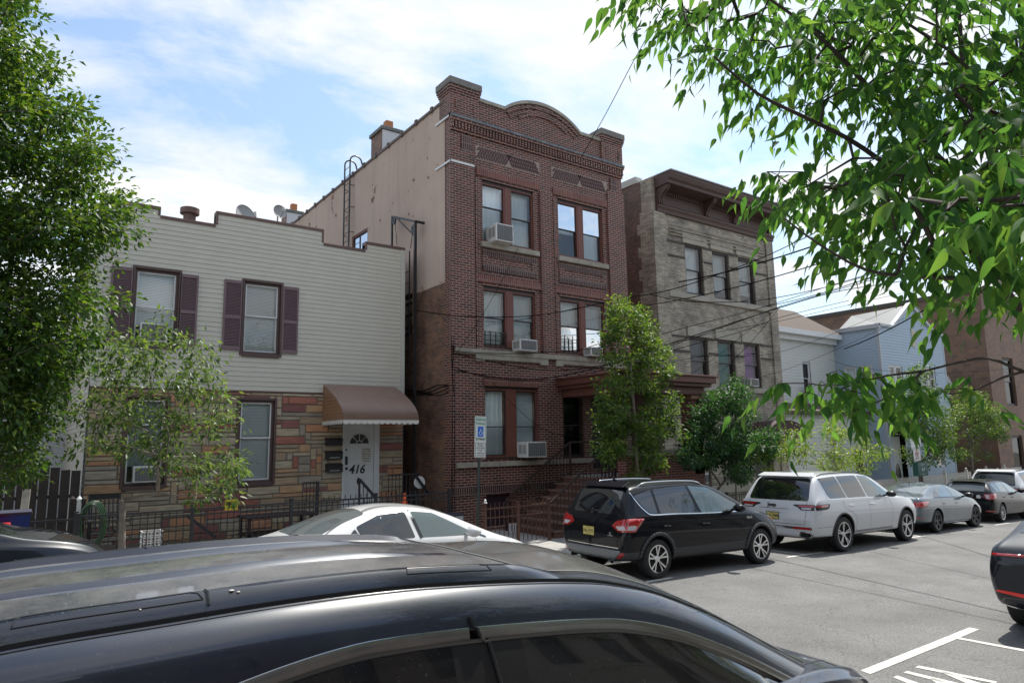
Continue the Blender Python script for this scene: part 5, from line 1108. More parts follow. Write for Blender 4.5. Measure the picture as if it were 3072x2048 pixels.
p = onY(*A4((1950, 1165)), 14.2); bin_('rubbish_bin', 'pale grey wheeled bin with a dark lid at the corner of the red building', p.x, 14.2, .5, .5, p.z - pz(p.x, 14.2), mat('bin_grey', (.42, .43, .45), .5), mat('bin_lid', (.03, .03, .05), .5))
p = onY(*A3((50, 1155)), 13.6); bin_('recycling_bin', 'blue recycling bin with a dark lid at the far left', p.x, 13.6, .62, .6, p.z - pz(p.x, 13.6), mat('bin_blue', (.012, .04, .22), .45), mat('bin_lid', (.03, .03, .05)))
p = onY(*A3((-10, 1250)), 13.2); bin_('red_bin', 'red plastic bin low at the left edge before the blue bin', p.x - .1, 13.1, .45, .4, max(.4, p.z - pz(p.x, 13.1)), mat('bin_red', (.5, .02, .015), .45), mat('bin_red', (.5, .02, .015)))
p = onY(*R3((1018, 1290)), 14.8); t = thing('bucket', 'white plastic bucket by the basement door of the red building', 'bucket', (p.x, 14.8, p.z - .3)); mb = MB(); mb.lathe([(0, 0), (.12, 0), (.145, .33), (.15, .34), (.15, .36), (.138, .36), (.13, .02)], (p.x, 14.8, p.z - .36), 'Z', 24); mb.build('pail', wht, t, smooth=True)
mb = MB(); mb.tube([(p.x + .15 * math.cos(a), 14.8 - .02, p.z - .03 - .13 * math.sin(a)) for a in [math.pi * i / 10 for i in range(11)]], .006, 5); mb.build('handle', iron, t)
# rocking chair
cc = onY(*A3((840, 1000)), 15.6); zc_ = pz(cc.x, 15.6); t = thing('rocking_chair', 'black slatted rocking chair in the yard of the cream-grey house', 'chair', (cc.x, 15.6, zc_)); Hc = cc.z - zc_; k = Hc / 1.1
def cp(x, y, z): return (cc.x + x * k, 15.6 + y * k, zc_ + z * k)
mb = MB()
for i in range(7): x = -.21 + .07 * i; mb.bar(cp(x, .12, .42), cp(x, .34, 1.02), .022 * k, .012)
mb.bar(cp(-.25, .12, .42), cp(-.25, .36, 1.08), .04); mb.bar(cp(.25, .12, .42), cp(.25, .36, 1.08), .04); mb.bar(cp(-.25, .35, 1.05), cp(.25, .35, 1.05), .03, .11); mb.build('backrest', blk, t)
mb = MB()
for i in range(6): mb.bar(cp(-.26, -.3 + .08 * i, .42), cp(.26, -.3 + .08 * i, .42), .06, .02)
mb.build('seat', blk, t)
for sx in (-.26, .26):
    for yy in (-.28, .12): mb = MB(); mb.bar(cp(sx, yy, .06), cp(sx, yy, .62 if yy < 0 else .45), .035); mb.build('leg', blk, t)
    mb = MB(); mb.bar(cp(sx, -.34, .64), cp(sx, .2, .66), .06, .025); mb.build('armrest', blk, t)
    mb = MB(); mb.tube([cp(sx, -.5 + .11 * i, .03 + .0035 * (i - 5) ** 2) for i in range(11)], .018, 5); mb.build('rocker', blk, t)
# hose on a hanger
hp = onY(*A3((705, 1240)), 15.0); mb = MB()
for i in range(7):
    rr_ = .22 + .022 * (i % 3); o = .03 * i; mb.tube([(hp.x + (rr_ * .8) * math.cos(a) + .012 * i, 15.0 + o * .5, hp.z + (rr_ + .16) * math.sin(a)) for a in [2 * math.pi * k / 24 for k in range(25)]], .013, 6, cap=False)
tag(mb.build('garden_hose', mat('hose_green', (.05, .11, .055), .4, noise=.3, nscale=6), None, smooth='all'), 'coiled green garden hose hanging on the yard fence beside the rocking chair', 'hose')
# milk crate, folding table, barbecue, boards
p = onY(*A3((1185, 1350)), 15.2); t = thing('milk_crate', 'white plastic milk crate on the ground behind the thin street tree', 'crate', (p.x, 15.2, p.z - .15)); mb = MB(); s = .17
for i in range(6): x = p.x - s + 2 * s * i / 5; mb.bar((x, 15.2 - s, p.z - .15), (x, 15.2 - s, p.z + .15), .014); mb.bar((x, 15.2 + s, p.z - .15), (x, 15.2 + s, p.z + .15), .014); y = 15.2 - s + 2 * s * i / 5; mb.bar((p.x - s, y, p.z - .15), (p.x - s, y, p.z + .15), .014); mb.bar((p.x + s, y, p.z - .15), (p.x + s, y, p.z + .15), .014)
for z in (-.15, -.05, .05, .15):
    for y in (-s, s): mb.bar((p.x - s, 15.2 + y, p.z + z), (p.x + s, 15.2 + y, p.z + z), .018); mb.bar((p.x + y, 15.2 - s, p.z + z), (p.x + y, 15.2 + s, p.z + z), .018)
mb.build('basket', wht, t)
p = onY(*A4((600, 1150)), 15.9); t = thing('yard_table', 'low dark covered table behind the iron fence right of the yellow notice', 'table', (p.x, 15.9, p.z - .7)); mb = MB(); mb.box(p.x - .75, p.x + .75, 15.5, 16.3, p.z - .05, p.z); mb.build('table_top', mat('dark_wood', (.03, .02, .02), .6), t, bevel=.01)
for sx in (-.68, .68):
    for sy in (15.56, 16.24): mb = MB(); mb.box(p.x + sx - .03, p.x + sx + .03, sy - .03, sy + .03, pz(p.x, 15.9), p.z - .051); mb.build('leg', MATS['dark_wood'], t)
mb = MB(); mb.box(p.x - .72, p.x + .72, 15.53, 16.27, p.z - .42, p.z - .38); mb.build('shelf', MATS['dark_wood'], t)
mb = MB(); a, b = onY(*A3((1460, 1160)), 15.3), onY(*A3((1690, 1335)), 15.3); mb.bar(a, b, .06); tag(mb.build('leaning_pole', iron, None), 'dark pole leaning diagonally behind the iron fence', 'pole')
# left yard: wooden fence, boards, second fence
p0 = onY(*A3((250, 800)), 16); wf = thing('plank_fence', 'old dark plank fence with uneven boards left of the cream-grey house', 'fence', (p0.x, 16, .5)); mb = MB(); rnd = random.Random(4); wdk = mat('old_planks', (.03, .023, .02), .8, noise=.4, nscale=6)
for i in range(16): x = -1.6 + i * .17; h = 1.35 + rnd.uniform(0, .5); mb.box(x, x + .15, 15.9 + rnd.uniform(0, .03), 15.95, pz(x, 16) - .1, pz(x, 16) + h)
mb.build('planks', wdk, wf)
mb = MB(); mb.bar((-1.6, 15.97, pz(0, 16) + .4), (1.1, 15.97, pz(0, 16) + .4), .06); mb.bar((-1.6, 15.97, pz(0, 16) + 1.1), (1.1, 15.97, pz(0, 16) + 1.1), .06); mb.build('rail', wdk, wf)
fence('iron_fence', 'low black iron fence at the far left before the plank fence', -3.5, 1.0, 14.3, onY(*A3((300, 1215)), 14.3).z + .0, pz, step=.3, rails=(0, .6), m=iron)
mb = MB(); a = onY(*A3((210, 960)), 15.4); b = onY(*A3((180, 1110)), 15.2); mb.bar(a, b + V((0, 0, -.6)), .12, .04); tag(mb.build('leaning_board', mat('pale_wood', (.4, .36, .3), .8, noise=.4), None), 'pale weathered board leaning in the yard at the far left', 'board')
for i, xx in enumerate((565, 620, 655)):
    p = onY(*A3((xx, 1065)), 15.1); mb = MB(); mb.box(p.x - .035, p.x + .035, 15.07, 15.13, pz(p.x, 15), p.z); mb.lathe([(0, .13), (.05, .07), (.03, 0)], (p.x, 15.1, p.z), 'Z', 10); tag(mb.build('garden_post', wdk if i != 1 else wht, None), ('dark turned garden post, leftmost of three by the hose', 'white turned garden post, middle of three by the hose', 'dark turned garden post, rightmost of three nearest the hose')[i], 'post', 'posts beside the hose')
# planting bed
mb = MB(); mb.poly((1.2, FY + .1, pz(1.2, FY) + .02), (6.2, FY + .1, pz(6.2, FY) + .02), (6.2, 16.9, pz(6, 16.9) + .02), (1.2, 16.9, pz(1, 16.9) + .02)); struct(mb.build('yard_soil', dirt))
# brown gate fence at the red building's areaway
zg = onY(*R3((1040, 1110)), 13.0).z
rst = mat('rust_brown', (.10, .045, .03), .6, noise=.3, nscale=8)
a = onY(*R3((712, 1100)), 13.0).x; b = onY(*R3((1380, 1100)), 13.0).x
fence('areaway_fence', 'rusty brown iron gate and fence before the basement door of the red building', a, b, 13.0, zg, pz, step=.115, above=.12, m=rst, post=1.0, rails=(0, .2, .95), pk=.014, ptop=.1)
mb = MB()
for k in range(12): y = 13.1 + k * .13; mb.bar((b, y, pz(b, y) + .05), (b, y, zg + .1), .014)
for z in (zg, zg - .9): mb.bar((b, 13.0, z), (b, 14.7, z), .03)
mb.build('side_panel', rst, bpy.data.objects['areaway_fence'])
p = onY(*R3((717, 1060)), 13.0); mb = MB(); mb.lathe([(0, .06), (.03, .03), (.02, 0), (.045, -.03)], p, 'Z', 12); mb.build('finial', wht, bpy.data.objects['areaway_fence'], smooth=True)
# low black railing in front of the tan building, picket fence of white and blue houses
p, q = onY(2035, 1262, 13.6), onY(2210, 1255, 13.6)
fence('low_railing', 'low black railing between the two parked SUVs by the tan building', 16.4, 24.8, 14.0, onY(*Tc((1200, 968)), 14.0).z, pz, step=.12, rails=(0, .8), above=0)
pw = mat('picket_white', (.6, .58, .53), .6, noise=.1)
zt3 = onY(2700, 1432, 14.6).z
pf_ = thing('picket_fence', 'white picket fence in front of the white and blue houses', 'fence', (26, 14.6, -.5))
X = 26.0
while X < 45:
    mb = MB(); mb.box(X - .06, X + .06, 14.54, 14.66, pz(X, 14.6) - .1, zt3 + .08); mb.lathe([(0, .12), (.05, .08), (.03, 0)], (X, 14.6, zt3 + .08), 'Z', 10); mb.build('post', pw, pf_)
    mb = MB(); x = X + .14
    while x < X + 2.3: mb.prism([(x, 14.58, pz(x, 14.6)), (x + .055, 14.58, pz(x, 14.6)), (x + .055, 14.58, zt3 - .05), (x + .0275, 14.58, zt3), (x, 14.58, zt3 - .05)], (0, .018, 0)); x += .125
    mb.box(X + .06, X + 2.34, 14.6, 14.63, zt3 - .22, zt3 - .15); mb.box(X + .06, X + 2.34, 14.6, 14.63, zt3 - .8, zt3 - .73); mb.build('picket_panel', pw, pf_); X += 2.4
# ================================================================ SIGNS
grn = mat('sign_green', (.01, .22, .14), .45); sgw = mat('sign_white', (.62, .64, .62), .4, noise=.06, nscale=3); polem = mat('sign_pole', (.03, .04, .038), .5, noise=.3, nscale=12)
def frame_basis(yaw, lean=0):
    X = V((math.cos(yaw), math.sin(yaw), 0)); Z = V((math.cos(yaw) * lean, math.sin(yaw) * lean, 1)).normalized(); X = (X - Z * X.dot(Z)).normalized(); return X, Z, Z.cross(X)   # third points away from the viewer side
def plate(mb, c, X, Z, N, w_, h, t=.004, r=.02, o=0):
    pts = []
    for (sx, sz, a0) in ((1, 1, 0), (-1, 1, 90), (-1, -1, 180), (1, -1, 270)):
        for k in range(5): a = math.radians(a0 + 22.5 * k); pts.append(c + X * (sx * (w_ / 2 - r) + r * math.cos(a)) + Z * (sz * (h / 2 - r) + r * math.sin(a)) - N * o)
    mb.prism(pts, N * t)
def ring(mb, c, X, Z, N, w_, h, s, o):
    for a, b in (((-1, 1), (1, 1)), ((-1, -1), (1, -1))): mb.prism([c + X * (w_ / 2 * a[0]) + Z * (h / 2 * a[1] + s / 2) - N * o, c + X * (w_ / 2 * b[0]) + Z * (h / 2 * b[1] + s / 2) - N * o, c + X * (w_ / 2 * b[0]) + Z * (h / 2 * b[1] - s / 2) - N * o, c + X * (w_ / 2 * a[0]) + Z * (h / 2 * a[1] - s / 2) - N * o], N * .001)
    for a in (-1, 1): mb.prism([c + X * (w_ / 2 * a - s / 2) + Z * (h / 2 - s / 2) - N * o, c + X * (w_ / 2 * a + s / 2) + Z * (h / 2 - s / 2) - N * o, c + X * (w_ / 2 * a + s / 2) - Z * (h / 2 - s / 2) - N * o, c + X * (w_ / 2 * a - s / 2) - Z * (h / 2 - s / 2) - N * o], N * .001)
def txt(s, size, m, par, c, X, Z, N, o, dz=0, bold=0, sx=1): return text3(s, size, 'writing', m, par, c + Z * dz - N * o, X, Z, ext=.0005, bold=bold, sx=sx)
SY = 11.35
C_ = onY(1441, 1308, SY); base = onY(1432, 1560, SY); Xs, Zs, Ns = frame_basis(math.radians(9), .045)
pk = thing('handicap_parking_sign', 'reserved parking sign with blue wheelchair square on a dark pole', 'sign', (base.x, SY, pz(base.x, SY)))
foot = V((C_.x - Zs.x / Zs.z * (C_.z - pz(base.x, SY)), SY, pz(base.x, SY)))
mb = MB(); mb.bar(foot - V((0, 0, .1)), C_ + Zs * .3 + Ns * .03, .05, .03, up=Ns); mb.build('pole', polem, pk)
h1, h2_ = .46, .30; top_c = C_ + Zs * .13; bot_c = C_ - Zs * .265
mb = MB(); plate(mb, top_c, Xs, Zs, Ns, .305, .52, o=.004); pl = mb.build('plate', sgw, pk)
mb = MB(); ring(mb, top_c + Zs * .03, Xs, Zs, Ns, .27, .42, .007, .0055); mb.build('border', grn, pl)
txt('RESERVED', .062, grn, pl, top_c, Xs, Zs, Ns, .006, .19, .0012, .95); txt('PARKING', .062, grn, pl, top_c, Xs, Zs, Ns, .006, .115, .0012, .95)
blu = mat('sign_blue', (.01, .13, .55), .4); mb = MB(); c = top_c - Zs * .03; mb.prism([c + Xs * a + Zs * b - Ns * .006 for a, b in ((-.075, -.11), (.075, -.11), (.075, .09), (-.075, .09))], Ns * .001); mb.build('blue_square', blu, pl)
mb = MB(); L = lambda a, b: c + Xs * a + Zs * b - Ns * .008
mb.tube([L(-.005, .065), L(-.004, .067)], .012, 8); mb.tube([L(-.006, .045), L(-.004, -.01), L(.03, -.012), L(.04, -.055), L(.055, -.052)], .006, 5); mb.tube([L(-.004, .018), L(.025, .018)], .005, 5)
mb.tube([L(-.002 + .036 * math.cos(a), -.042 + .036 * math.sin(a)) for a in [math.radians(t) for t in range(100, 341, 20)]], .005, 5); mb.build('wheelchair_symbol', wht, pl)
txt('6173HC', .075, polem, pl, top_c, Xs, Zs, Ns, .006, -.19, .001, .95)
mb = MB(); plate(mb, bot_c, Xs, Zs, Ns, .30, .30, o=.0065, r=.025); pl = mb.build('plate', sgw, pk)
mb = MB(); ring(mb, bot_c, Xs, Zs, Ns, .26, .26, .008, .0085); mb.build('border', polem, pl)
for i, s in enumerate(('PENALTY', 'FIRST OFFENSE $250', 'SUBSEQUENT OFFENSES', '$250 AND UP TO', '90 DAYS', 'COMMUNITY SERVICE', 'TOW-AWAY ZONE')): txt(s, .034 if i == 0 else .021, polem, pl, bot_c, Xs, Zs, Ns, .0088, .1 - .033 * i, .0004)
# second pole: permit sign, NO PARKING, green box
S2 = 12.9; C2 = onY(2745, 1342, S2); Xs, Zs, Ns = frame_basis(math.radians(6), -.05)
q2 = thing('street_cleaning_sign', 'green-bordered permit sign above a red NO PARKING sign and green box on one pole', 'sign', (C2.x + .1, S2, pz(C2.x, S2)))
W2_ = abs(onY(2768, 1320, S2).x - onY(2727, 1320, S2).x)
def zat(y): return onY(2748, y, S2).z
mb = MB(); ct = V((onY(2746, 1318, S2).x, S2, (zat(1292) + zat(1344)) / 2)); hh_ = zat(1292) - zat(1344)
mb.bar((ct.x - Zs.x * (ct.z - pz(ct.x, S2)), S2 + .03, pz(ct.x, S2) - .1), ct + Zs * hh_ * .5 + V((0, .03, 0)), .06, .03); mb.build('pole', polem, q2)
mb = MB(); plate(mb, ct, Xs, Zs, Ns, W2_, hh_, o=.004, r=.03); pl = mb.build('plate', sgw, q2)
mb = MB(); ring(mb, ct, Xs, Zs, Ns, W2_ - .05, hh_ - .05, .014, .006)
for dz in (.24, -.06): mb.prism([ct + Xs * a + Zs * (b + dz * hh_) - Ns * .006 for a, b in ((-W2_ / 2 + .03, -.006), (W2_ / 2 - .03, -.006), (W2_ / 2 - .03, .006), (-W2_ / 2 + .03, .006))], Ns * .001)
mb.build('border', grn, pl)
for s, dz in (('RESIDENTIAL PERMIT', .39), ('PARKING', .31), ('TWO HOUR PARKING', .17), ('9AM - 5PM', .09), ('MON - FRI', .01), ('PERMIT HOLDERS', -.14), ('EXEMPT ALL TIMES', -.23), ('ZONE 3', -.32), ('TOW AWAY', -.41)): txt(s, .05, grn, pl, ct, Xs, Zs, Ns, .006, dz * hh_, .001)
cn = V((onY(2751, 1365, S2).x, S2, (zat(1345) + zat(1383)) / 2)); hn = zat(1345) - zat(1383); wn_ = W2_ * .68; redm = mat('sign_red', (.42, .03, .04), .5)
mb = MB(); plate(mb, cn, Xs, Zs, Ns, wn_, hn, o=.004, r=.02); pl = mb.build('plate', sgw, q2); mb = MB(); ring(mb, cn, Xs, Zs, Ns, wn_ - .04, hn - .04, .008, .006); mb.build('border', redm, pl)
for s, dz, sz in (('NO', .33, .13), ('PARKING', .12, .12), ('THURSDAY', -.08, .07), ('1PM TO 3PM', -.25, .07)): txt(s, sz, redm, pl, cn, Xs, Zs, Ns, .006, dz * hn, .003, .92)
cg = V((onY(2753, 1405, S2).x, S2, (zat(1386) + zat(1427)) / 2)); hg = zat(1386) - zat(1427); gb = mat('box_green', (.008, .075, .06), .5)
mb = MB(); mb.box(cg.x - W2_ * .36, cg.x + W2_ * .36, S2 - .2, S2, cg.z - hg / 2, cg.z + hg / 2); bxo = mb.build('dispenser_box', gb, q2, bevel=.015)
text3('CURB YOUR', .06, 'writing', sgw, bxo, (cg.x, S2 - .202, cg.z + hg * .33), (1, 0, 0), (0, 0, 1), ext=.001)
mb = MB(); L = lambda a, b: (cg.x + a, S2 - .204, cg.z + b); mb.tube([L(-.08, -.05), L(-.06, .06), L(-.03, .0), L(-.04, -.08)], .014, 5); mb.tube([L(-.06, .1), L(-.058, .102)], .02, 8); mb.tube([L(.02, .0), L(.12, .01), L(.13, .05)], .014, 5); mb.tube([L(.03, 0), L(.03, -.06)], .008, 5); mb.tube([L(.11, 0), L(.11, -.06)], .008, 5); mb.build('dog_symbol', sgw, bxo)
text3('THANK YOU', .045, 'writing', sgw, bxo, (cg.x, S2 - .202, cg.z - hg * .36), (1, 0, 0), (0, 0, 1), ext=.001)

# ================================================================ OVERHEAD WIRES
wm_ = mat('cable_black', (.006, .006, .007), .9, spec=.05)
def sag(a, b, s, n=24): return [a.lerp(b, i / n) - V((0, 0, s * 4 * (i / n) * (1 - i / n))) for i in range(n + 1)]
def cable(label, pts, r=.012, group='overhead cables'):
    mb = MB(); mb.tube(pts, r, 5, cap=False); return tag(mb.build('overhead_cable', wm_, None, smooth='all'), label, 'cable', group)
def smoothpts(pts, n=8):
    out = []; P = [V(p) for p in pts]
    for i in range(len(P) - 1):
        p0, p1, p2, p3 = P[max(i - 1, 0)], P[i], P[i + 1], P[min(i + 2, len(P) - 1)]
        for k in range(n):
            t = k / n; out.append(.5 * ((2 * p1) + (-p0 + p2) * t + (2 * p0 - 5 * p1 + 4 * p2 - p3) * t * t + (-p0 + 3 * p1 - 3 * p2 + p3) * t ** 3))
    out.append(P[-1]); return out
def wire(label, pp, r=.012):
    P_ = [onY(x * 1.30612, y * 1.30612, Y) for x, y, Y in pp]
    if pp[-1][0] >= 2300: d = (P_[-1] - P_[-2]).normalized(); P_ += [P_[-1] + d * 5, P_[-1] + V((d.x, d.y, d.z * .6)) * 14]   # on to the next pole, out of frame
    cable(label, smoothpts(P_), r * .78)
wire('single cable from the rounded parapet of the red building up into the sky', [(1335, 362, 15.1), (1395, 255, 13.5), (1450, 150, 12), (1500, 60, 10.5), (1545, -40, 9), (1625, -260, 5.5)], .014)
wire('thick twisted cable crossing the upper windows of the tan building', [(1492, 676, 15.9), (1560, 660, 15.5), (1650, 630, 15), (1750, 592, 14.2), (1830, 555, 13.4), (1880, 530, 12.8), (1990, 470, 12)], .022)
wire('sagging cable from the red brick corner to the tan building corner', [(948, 712, 17), (1050, 725, 15.1), (1150, 728, 15.0), (1250, 722, 15), (1350, 703, 15), (1430, 685, 15.3), (1492, 676, 15.9)], .016)
wire('cable dipping under the upper sill of the tan building', [(1492, 676, 15.9), (1560, 690, 15.4), (1640, 694, 14.8), (1740, 690, 14), (1860, 668, 13), (1980, 636, 12), (2120, 585, 11), (2352, 480, 9.5)], .018)
wire('top cable of the bundle passing the second-floor windows', [(1040, 806, 15.2), (1150, 812, 14.9), (1300, 806, 14.5), (1450, 785, 14), (1600, 745, 13.5), (1700, 720, 13.2), (1795, 692, 13), (1900, 658, 12.6), (2050, 610, 12), (2352, 500, 11)], .014)
wire('second cable of the bundle, close below the top one', [(1040, 812, 15.2), (1250, 850, 14.8), (1400, 835, 14.3), (1550, 790, 13.8), (1700, 737, 13.3), (1795, 703, 13), (1900, 672, 12.7), (2050, 628, 12.2), (2352, 530, 11.2)], .016)
wire('third cable of the bundle, thick and lowest', [(1045, 850, 15.2), (1200, 872, 14.9), (1350, 850, 14.4), (1500, 802, 13.9), (1650, 752, 13.4), (1790, 707, 13), (1930, 668, 12.6), (2100, 640, 12.2), (2352, 585, 11.5)], .02)
wire('thin cable between the bundle and the roof of the white house', [(1500, 800, 14), (1650, 762, 13.6), (1800, 735, 13.2), (1950, 700, 12.8), (2150, 655, 12.2), (2352, 600, 11.6)], .01)
wire('thin cable crossing low over the white house wall', [(1480, 850, 15.8), (1600, 820, 15), (1750, 815, 14.4), (1850, 790, 14), (1990, 735, 13.5), (2150, 668, 13), (2352, 590, 12)], .009)
wire('cable from the bundle junction down across the tan building windows', [(1795, 700, 13), (1730, 780, 13.6), (1660, 850, 14.4), (1600, 905, 15), (1560, 930, 15.8)], .009)
wire('second thin cable from the bundle junction down to the left', [(1790, 704, 13), (1700, 775, 13.8), (1630, 830, 14.5), (1570, 870, 15.5)], .007)
wire('thin cable crossing the blue house front', [(1905, 825, 18), (1960, 842, 15.6), (2060, 853, 15.2), (2160, 856, 14.8), (2352, 845, 14)], .01)
wire('thin cable past the peak of the blue house', [(1650, 890, 15), (1800, 850, 14.6), (1950, 790, 14.2), (2080, 730, 13.8), (2200, 690, 13.4), (2352, 640, 13)], .009)
wire('loose drop wire across the lower left window of the red building', [(1130, 876, 15.1), (1180, 930, 15.1), (1240, 980, 15.0), (1300, 1000, 14.5), (1400, 990, 13.6)], .008)
wire('slack cable sagging over the first-floor brick of the red building', [(1040, 842, 15.2), (1120, 868, 15.05), (1220, 875, 15), (1330, 862, 14.8), (1440, 835, 14.4), (1560, 800, 14), (1700, 762, 13.5), (1795, 728, 13.2), (1950, 690, 12.8)], .013)
wire('diagonal wire over the left windows of the red building', [(1190, 570, 15.1), (1150, 650, 15.1), (1110, 720, 15.1), (1070, 780, 15.15), (1048, 812, 15.2)], .008)
# wires across the road out of frame above, which draw the thin shadows on the asphalt
for i, (xa, ya, za, xb_, yb_, zb__) in enumerate(((14.2, 0.5, 7.5, 24, 15.9, 7.8), (13.6, .4, 7.9, 19, 15.9, 8.2), (13.4, .4, 7.3, 16.2, 15.2, 6.9), (13.2, .5, 7.7, 30, 15.9, 6.5))):
    cable(('service cable high over the road, nearest the camera', 'service cable high over the road, second from the camera', 'service cable high over the road, third from the camera', 'service cable high over the road, farthest from the camera')[i], sag(V((xa, ya, za)), V((xb_, yb_, zb__)), .5), .022 if i % 2 else .014)
# cable clutter at the red corner
mb = MB()
rn = random.Random(2)
for i in range(4):
    x = X0 - .03 + rn.uniform(-.02, .05); mb.tube([(x + rn.uniform(-.03, .03), RY - .09, 5.4 - k * .5 - (0 if i % 2 else .2)) for k in range(10)], .007, 4)
for i in range(4): mb.tube([(X0 - .03, RY + .1 + .3 * k, 4.1 - .06 * i + .05 * math.sin(k + i)) for k in range(9)], .012, 4)
tag(mb.build('cable_drop', wm_, None), 'tangle of black cables down the left corner of the red building', 'cable')
# ================================================================ TREES
def leaf_arrays(P, Dv, Nv, S, W, fold=.25, shape='simple'):
    """P base points, Dv tip directions, Nv face normals, S lengths, W widths -> verts, faces"""
    n = len(P); side = np.cross(Dv, Nv); side /= (np.linalg.norm(side, axis=1, keepdims=True) + 1e-9); up = np.cross(side, Dv)
    S = S[:, None]; W = W[:, None]
    if shape == 'simple':
        v = np.stack([P, P + Dv * S * .45 + side * W * .5 + up * W * fold, P + Dv * S, P + Dv * S * .45 - side * W * .5 + up * W * fold], 1)
        f = np.array([[0, 1, 2], [0, 2, 3]]); k = 4
    else:
        # a toothed lanceolate blade with a curved midrib
        rows = []; ts = [0, .08, .2, .34, .5, .66, .82, 1.0]; ws = [.06, .62, .97, 1.0, .80, .48, .17, 0]
        for t, w_ in zip(ts, ws):
            m_ = P + Dv * S * t - up * S * (.22 * t * t); rows += [m_, m_ + side * W * .5 * w_ + up * W * .16 * w_, m_ - side * W * .5 * w_ + up * W * .16 * w_]
        v = np.stack(rows, 1); k = v.shape[1]; f = []
        for i in range(len(ts) - 1):
            a = 3 * i; b = a + 3
            if i < len(ts) - 2: f += [[a, b, b + 1], [a, b + 1, a + 1], [a, a + 2, b + 2], [a, b + 2, b]]
            else: f += [[a, b, a + 1], [a, a + 2, b]]
        f = np.array(f)
    V_ = v.reshape(-1, 3); F = (f[None] + (np.arange(n) * k)[:, None, None]).reshape(-1, 3); return V_, F, len(f)
def leaves(name, m, parent, P, Dv, Nv, S, W, rnd, **kw):
    Vv, F, per = leaf_arrays(P, Dv, Nv, S, W, **kw)
    me = bpy.data.meshes.new(name); me.vertices.add(len(Vv)); me.vertices.foreach_set('co', Vv.ravel()); me.loops.add(F.size); me.loops.foreach_set('vertex_index', F.ravel().astype(np.int32))
    me.polygons.add(len(F)); me.polygons.foreach_set('loop_start', (np.arange(len(F)) * 3).astype(np.int32)); me.polygons.foreach_set('loop_total', np.full(len(F), 3, dtype=np.int32)); me.materials.append(m)
    me.update(calc_edges=True); at = me.attributes.new('rnd', 'FLOAT', 'FACE'); at.data.foreach_set('value', np.repeat(rnd, per).astype(np.float32))
    if kw.get('shape') == 'full': me.polygons.foreach_set('use_smooth', [True] * len(F))
    return put(name, me, parent)
from mathutils import noise as mnoise
seedz = 3.7
def inpoly(x, y, poly):
    c = False; j = len(poly) - 1
    for i in range(len(poly)):
        if (poly[i][1] > y) != (poly[j][1] > y) and x < (poly[j][0] - poly[i][0]) * (y - poly[i][1]) / (poly[j][1] - poly[i][1]) + poly[i][0]: c = not c
        j = i
    return c
def sample_poly(poly, n, rg, holes=()):
    xs = [p[0] for p in poly]; ys = [p[1] for p in poly]; r = []
    while len(r) < n:
        x, y = rg.uniform(min(xs), max(xs)), rg.uniform(min(ys), max(ys))
        if inpoly(x, y, poly) and not any(inpoly(x, y, h) for h in holes) and mnoise.noise(V((x, y, seedz)) / 62) > -.16 + rg.uniform(-.12, .12): r.append((x, y))
    return r
def grow(trunk, targets, maxr, minr=.004, bias=.35, root=None):
    """attach each target to the nearest node; returns nodes, parents, radii (a branching skeleton)"""
    nodes = [np.array(p) for p in trunk]; par = [-1] + list(range(len(trunk) - 1)); base = nodes[0] if root is None else np.array(root)
    T = sorted([np.array(t) for t in targets], key=lambda t: np.linalg.norm(t - nodes[len(trunk) // 2]))
    dist = [0.0]
    for i in range(1, len(nodes)): dist.append(dist[-1] + np.linalg.norm(nodes[i] - nodes[i - 1]))
    leafn = []
    for t in T:
        A = np.array(nodes); d = np.linalg.norm(A - t, axis=1) + bias * np.array(dist) * .35 + np.maximum(0, A[:, 2] - t[2]) * .6
        i = int(np.argmin(d)); p = nodes[i]; L = np.linalg.norm(t - p)
        k = max(1, int(L / .35)); prev = i
        for j in range(1, k + 1):
            q = p + (t - p) * j / k; q = q + (0 if j == k else 1) * np.array([rg_.uniform(-.03, .03) * L, rg_.uniform(-.03, .03) * L, .06 * L * math.sin(math.pi * j / k)])
            nodes.append(q); par.append(prev); dist.append(dist[prev] + L / k); prev = len(nodes) - 1
        leafn.append(prev)
    w_ = [0.0] * len(nodes)
    for i in leafn: w_[i] += 1
    for i in range(len(nodes) - 1, 0, -1): w_[par[i]] += w_[i]
    mx = max(w_) or 1; rad = [max(minr, maxr * (x / mx) ** .5) for x in w_]
    return nodes, par, rad, leafn
rg_ = random.Random(5)
def skeleton(name, nodes, par, rad, m, parent, n=6, from_i=1):
    mb = MB(); ch = {}
    for i, p in enumerate(par): ch.setdefault(p, []).append(i)
    done = set()
    for i in range(from_i, len(nodes)):
        if i in done: continue
        chain = [par[i], i] if par[i] >= 0 else [i]; done.add(i); c = i
        while ch.get(c):
            nx = max(ch[c], key=lambda q: rad[q])
            if nx in done: break
            chain.append(nx); done.add(nx); c = nx
        if len(chain) > 1:
            rs = [rad[q] for q in chain]; rs[0] = min(rad[chain[0]], rs[1] * 1.15); k = n if max(rs) > .02 else 4
            mb.tube([nodes[q] for q in chain], rs, k)
    return mb.build(name, m, parent, smooth='all', recalc=False)
bark = mat('bark_grey', (.13, .105, .085), .9, noise=.4, nscale=12, bump=.6, bscale=40); barkp = mat('bark_pale', (.24, .2, .165), .85, noise=.35, nscale=14, bump=.5, bscale=40); barkd = mat('bark_dark', (.05, .038, .032), .85, noise=.3, nscale=12, bump=.5, bscale=40)
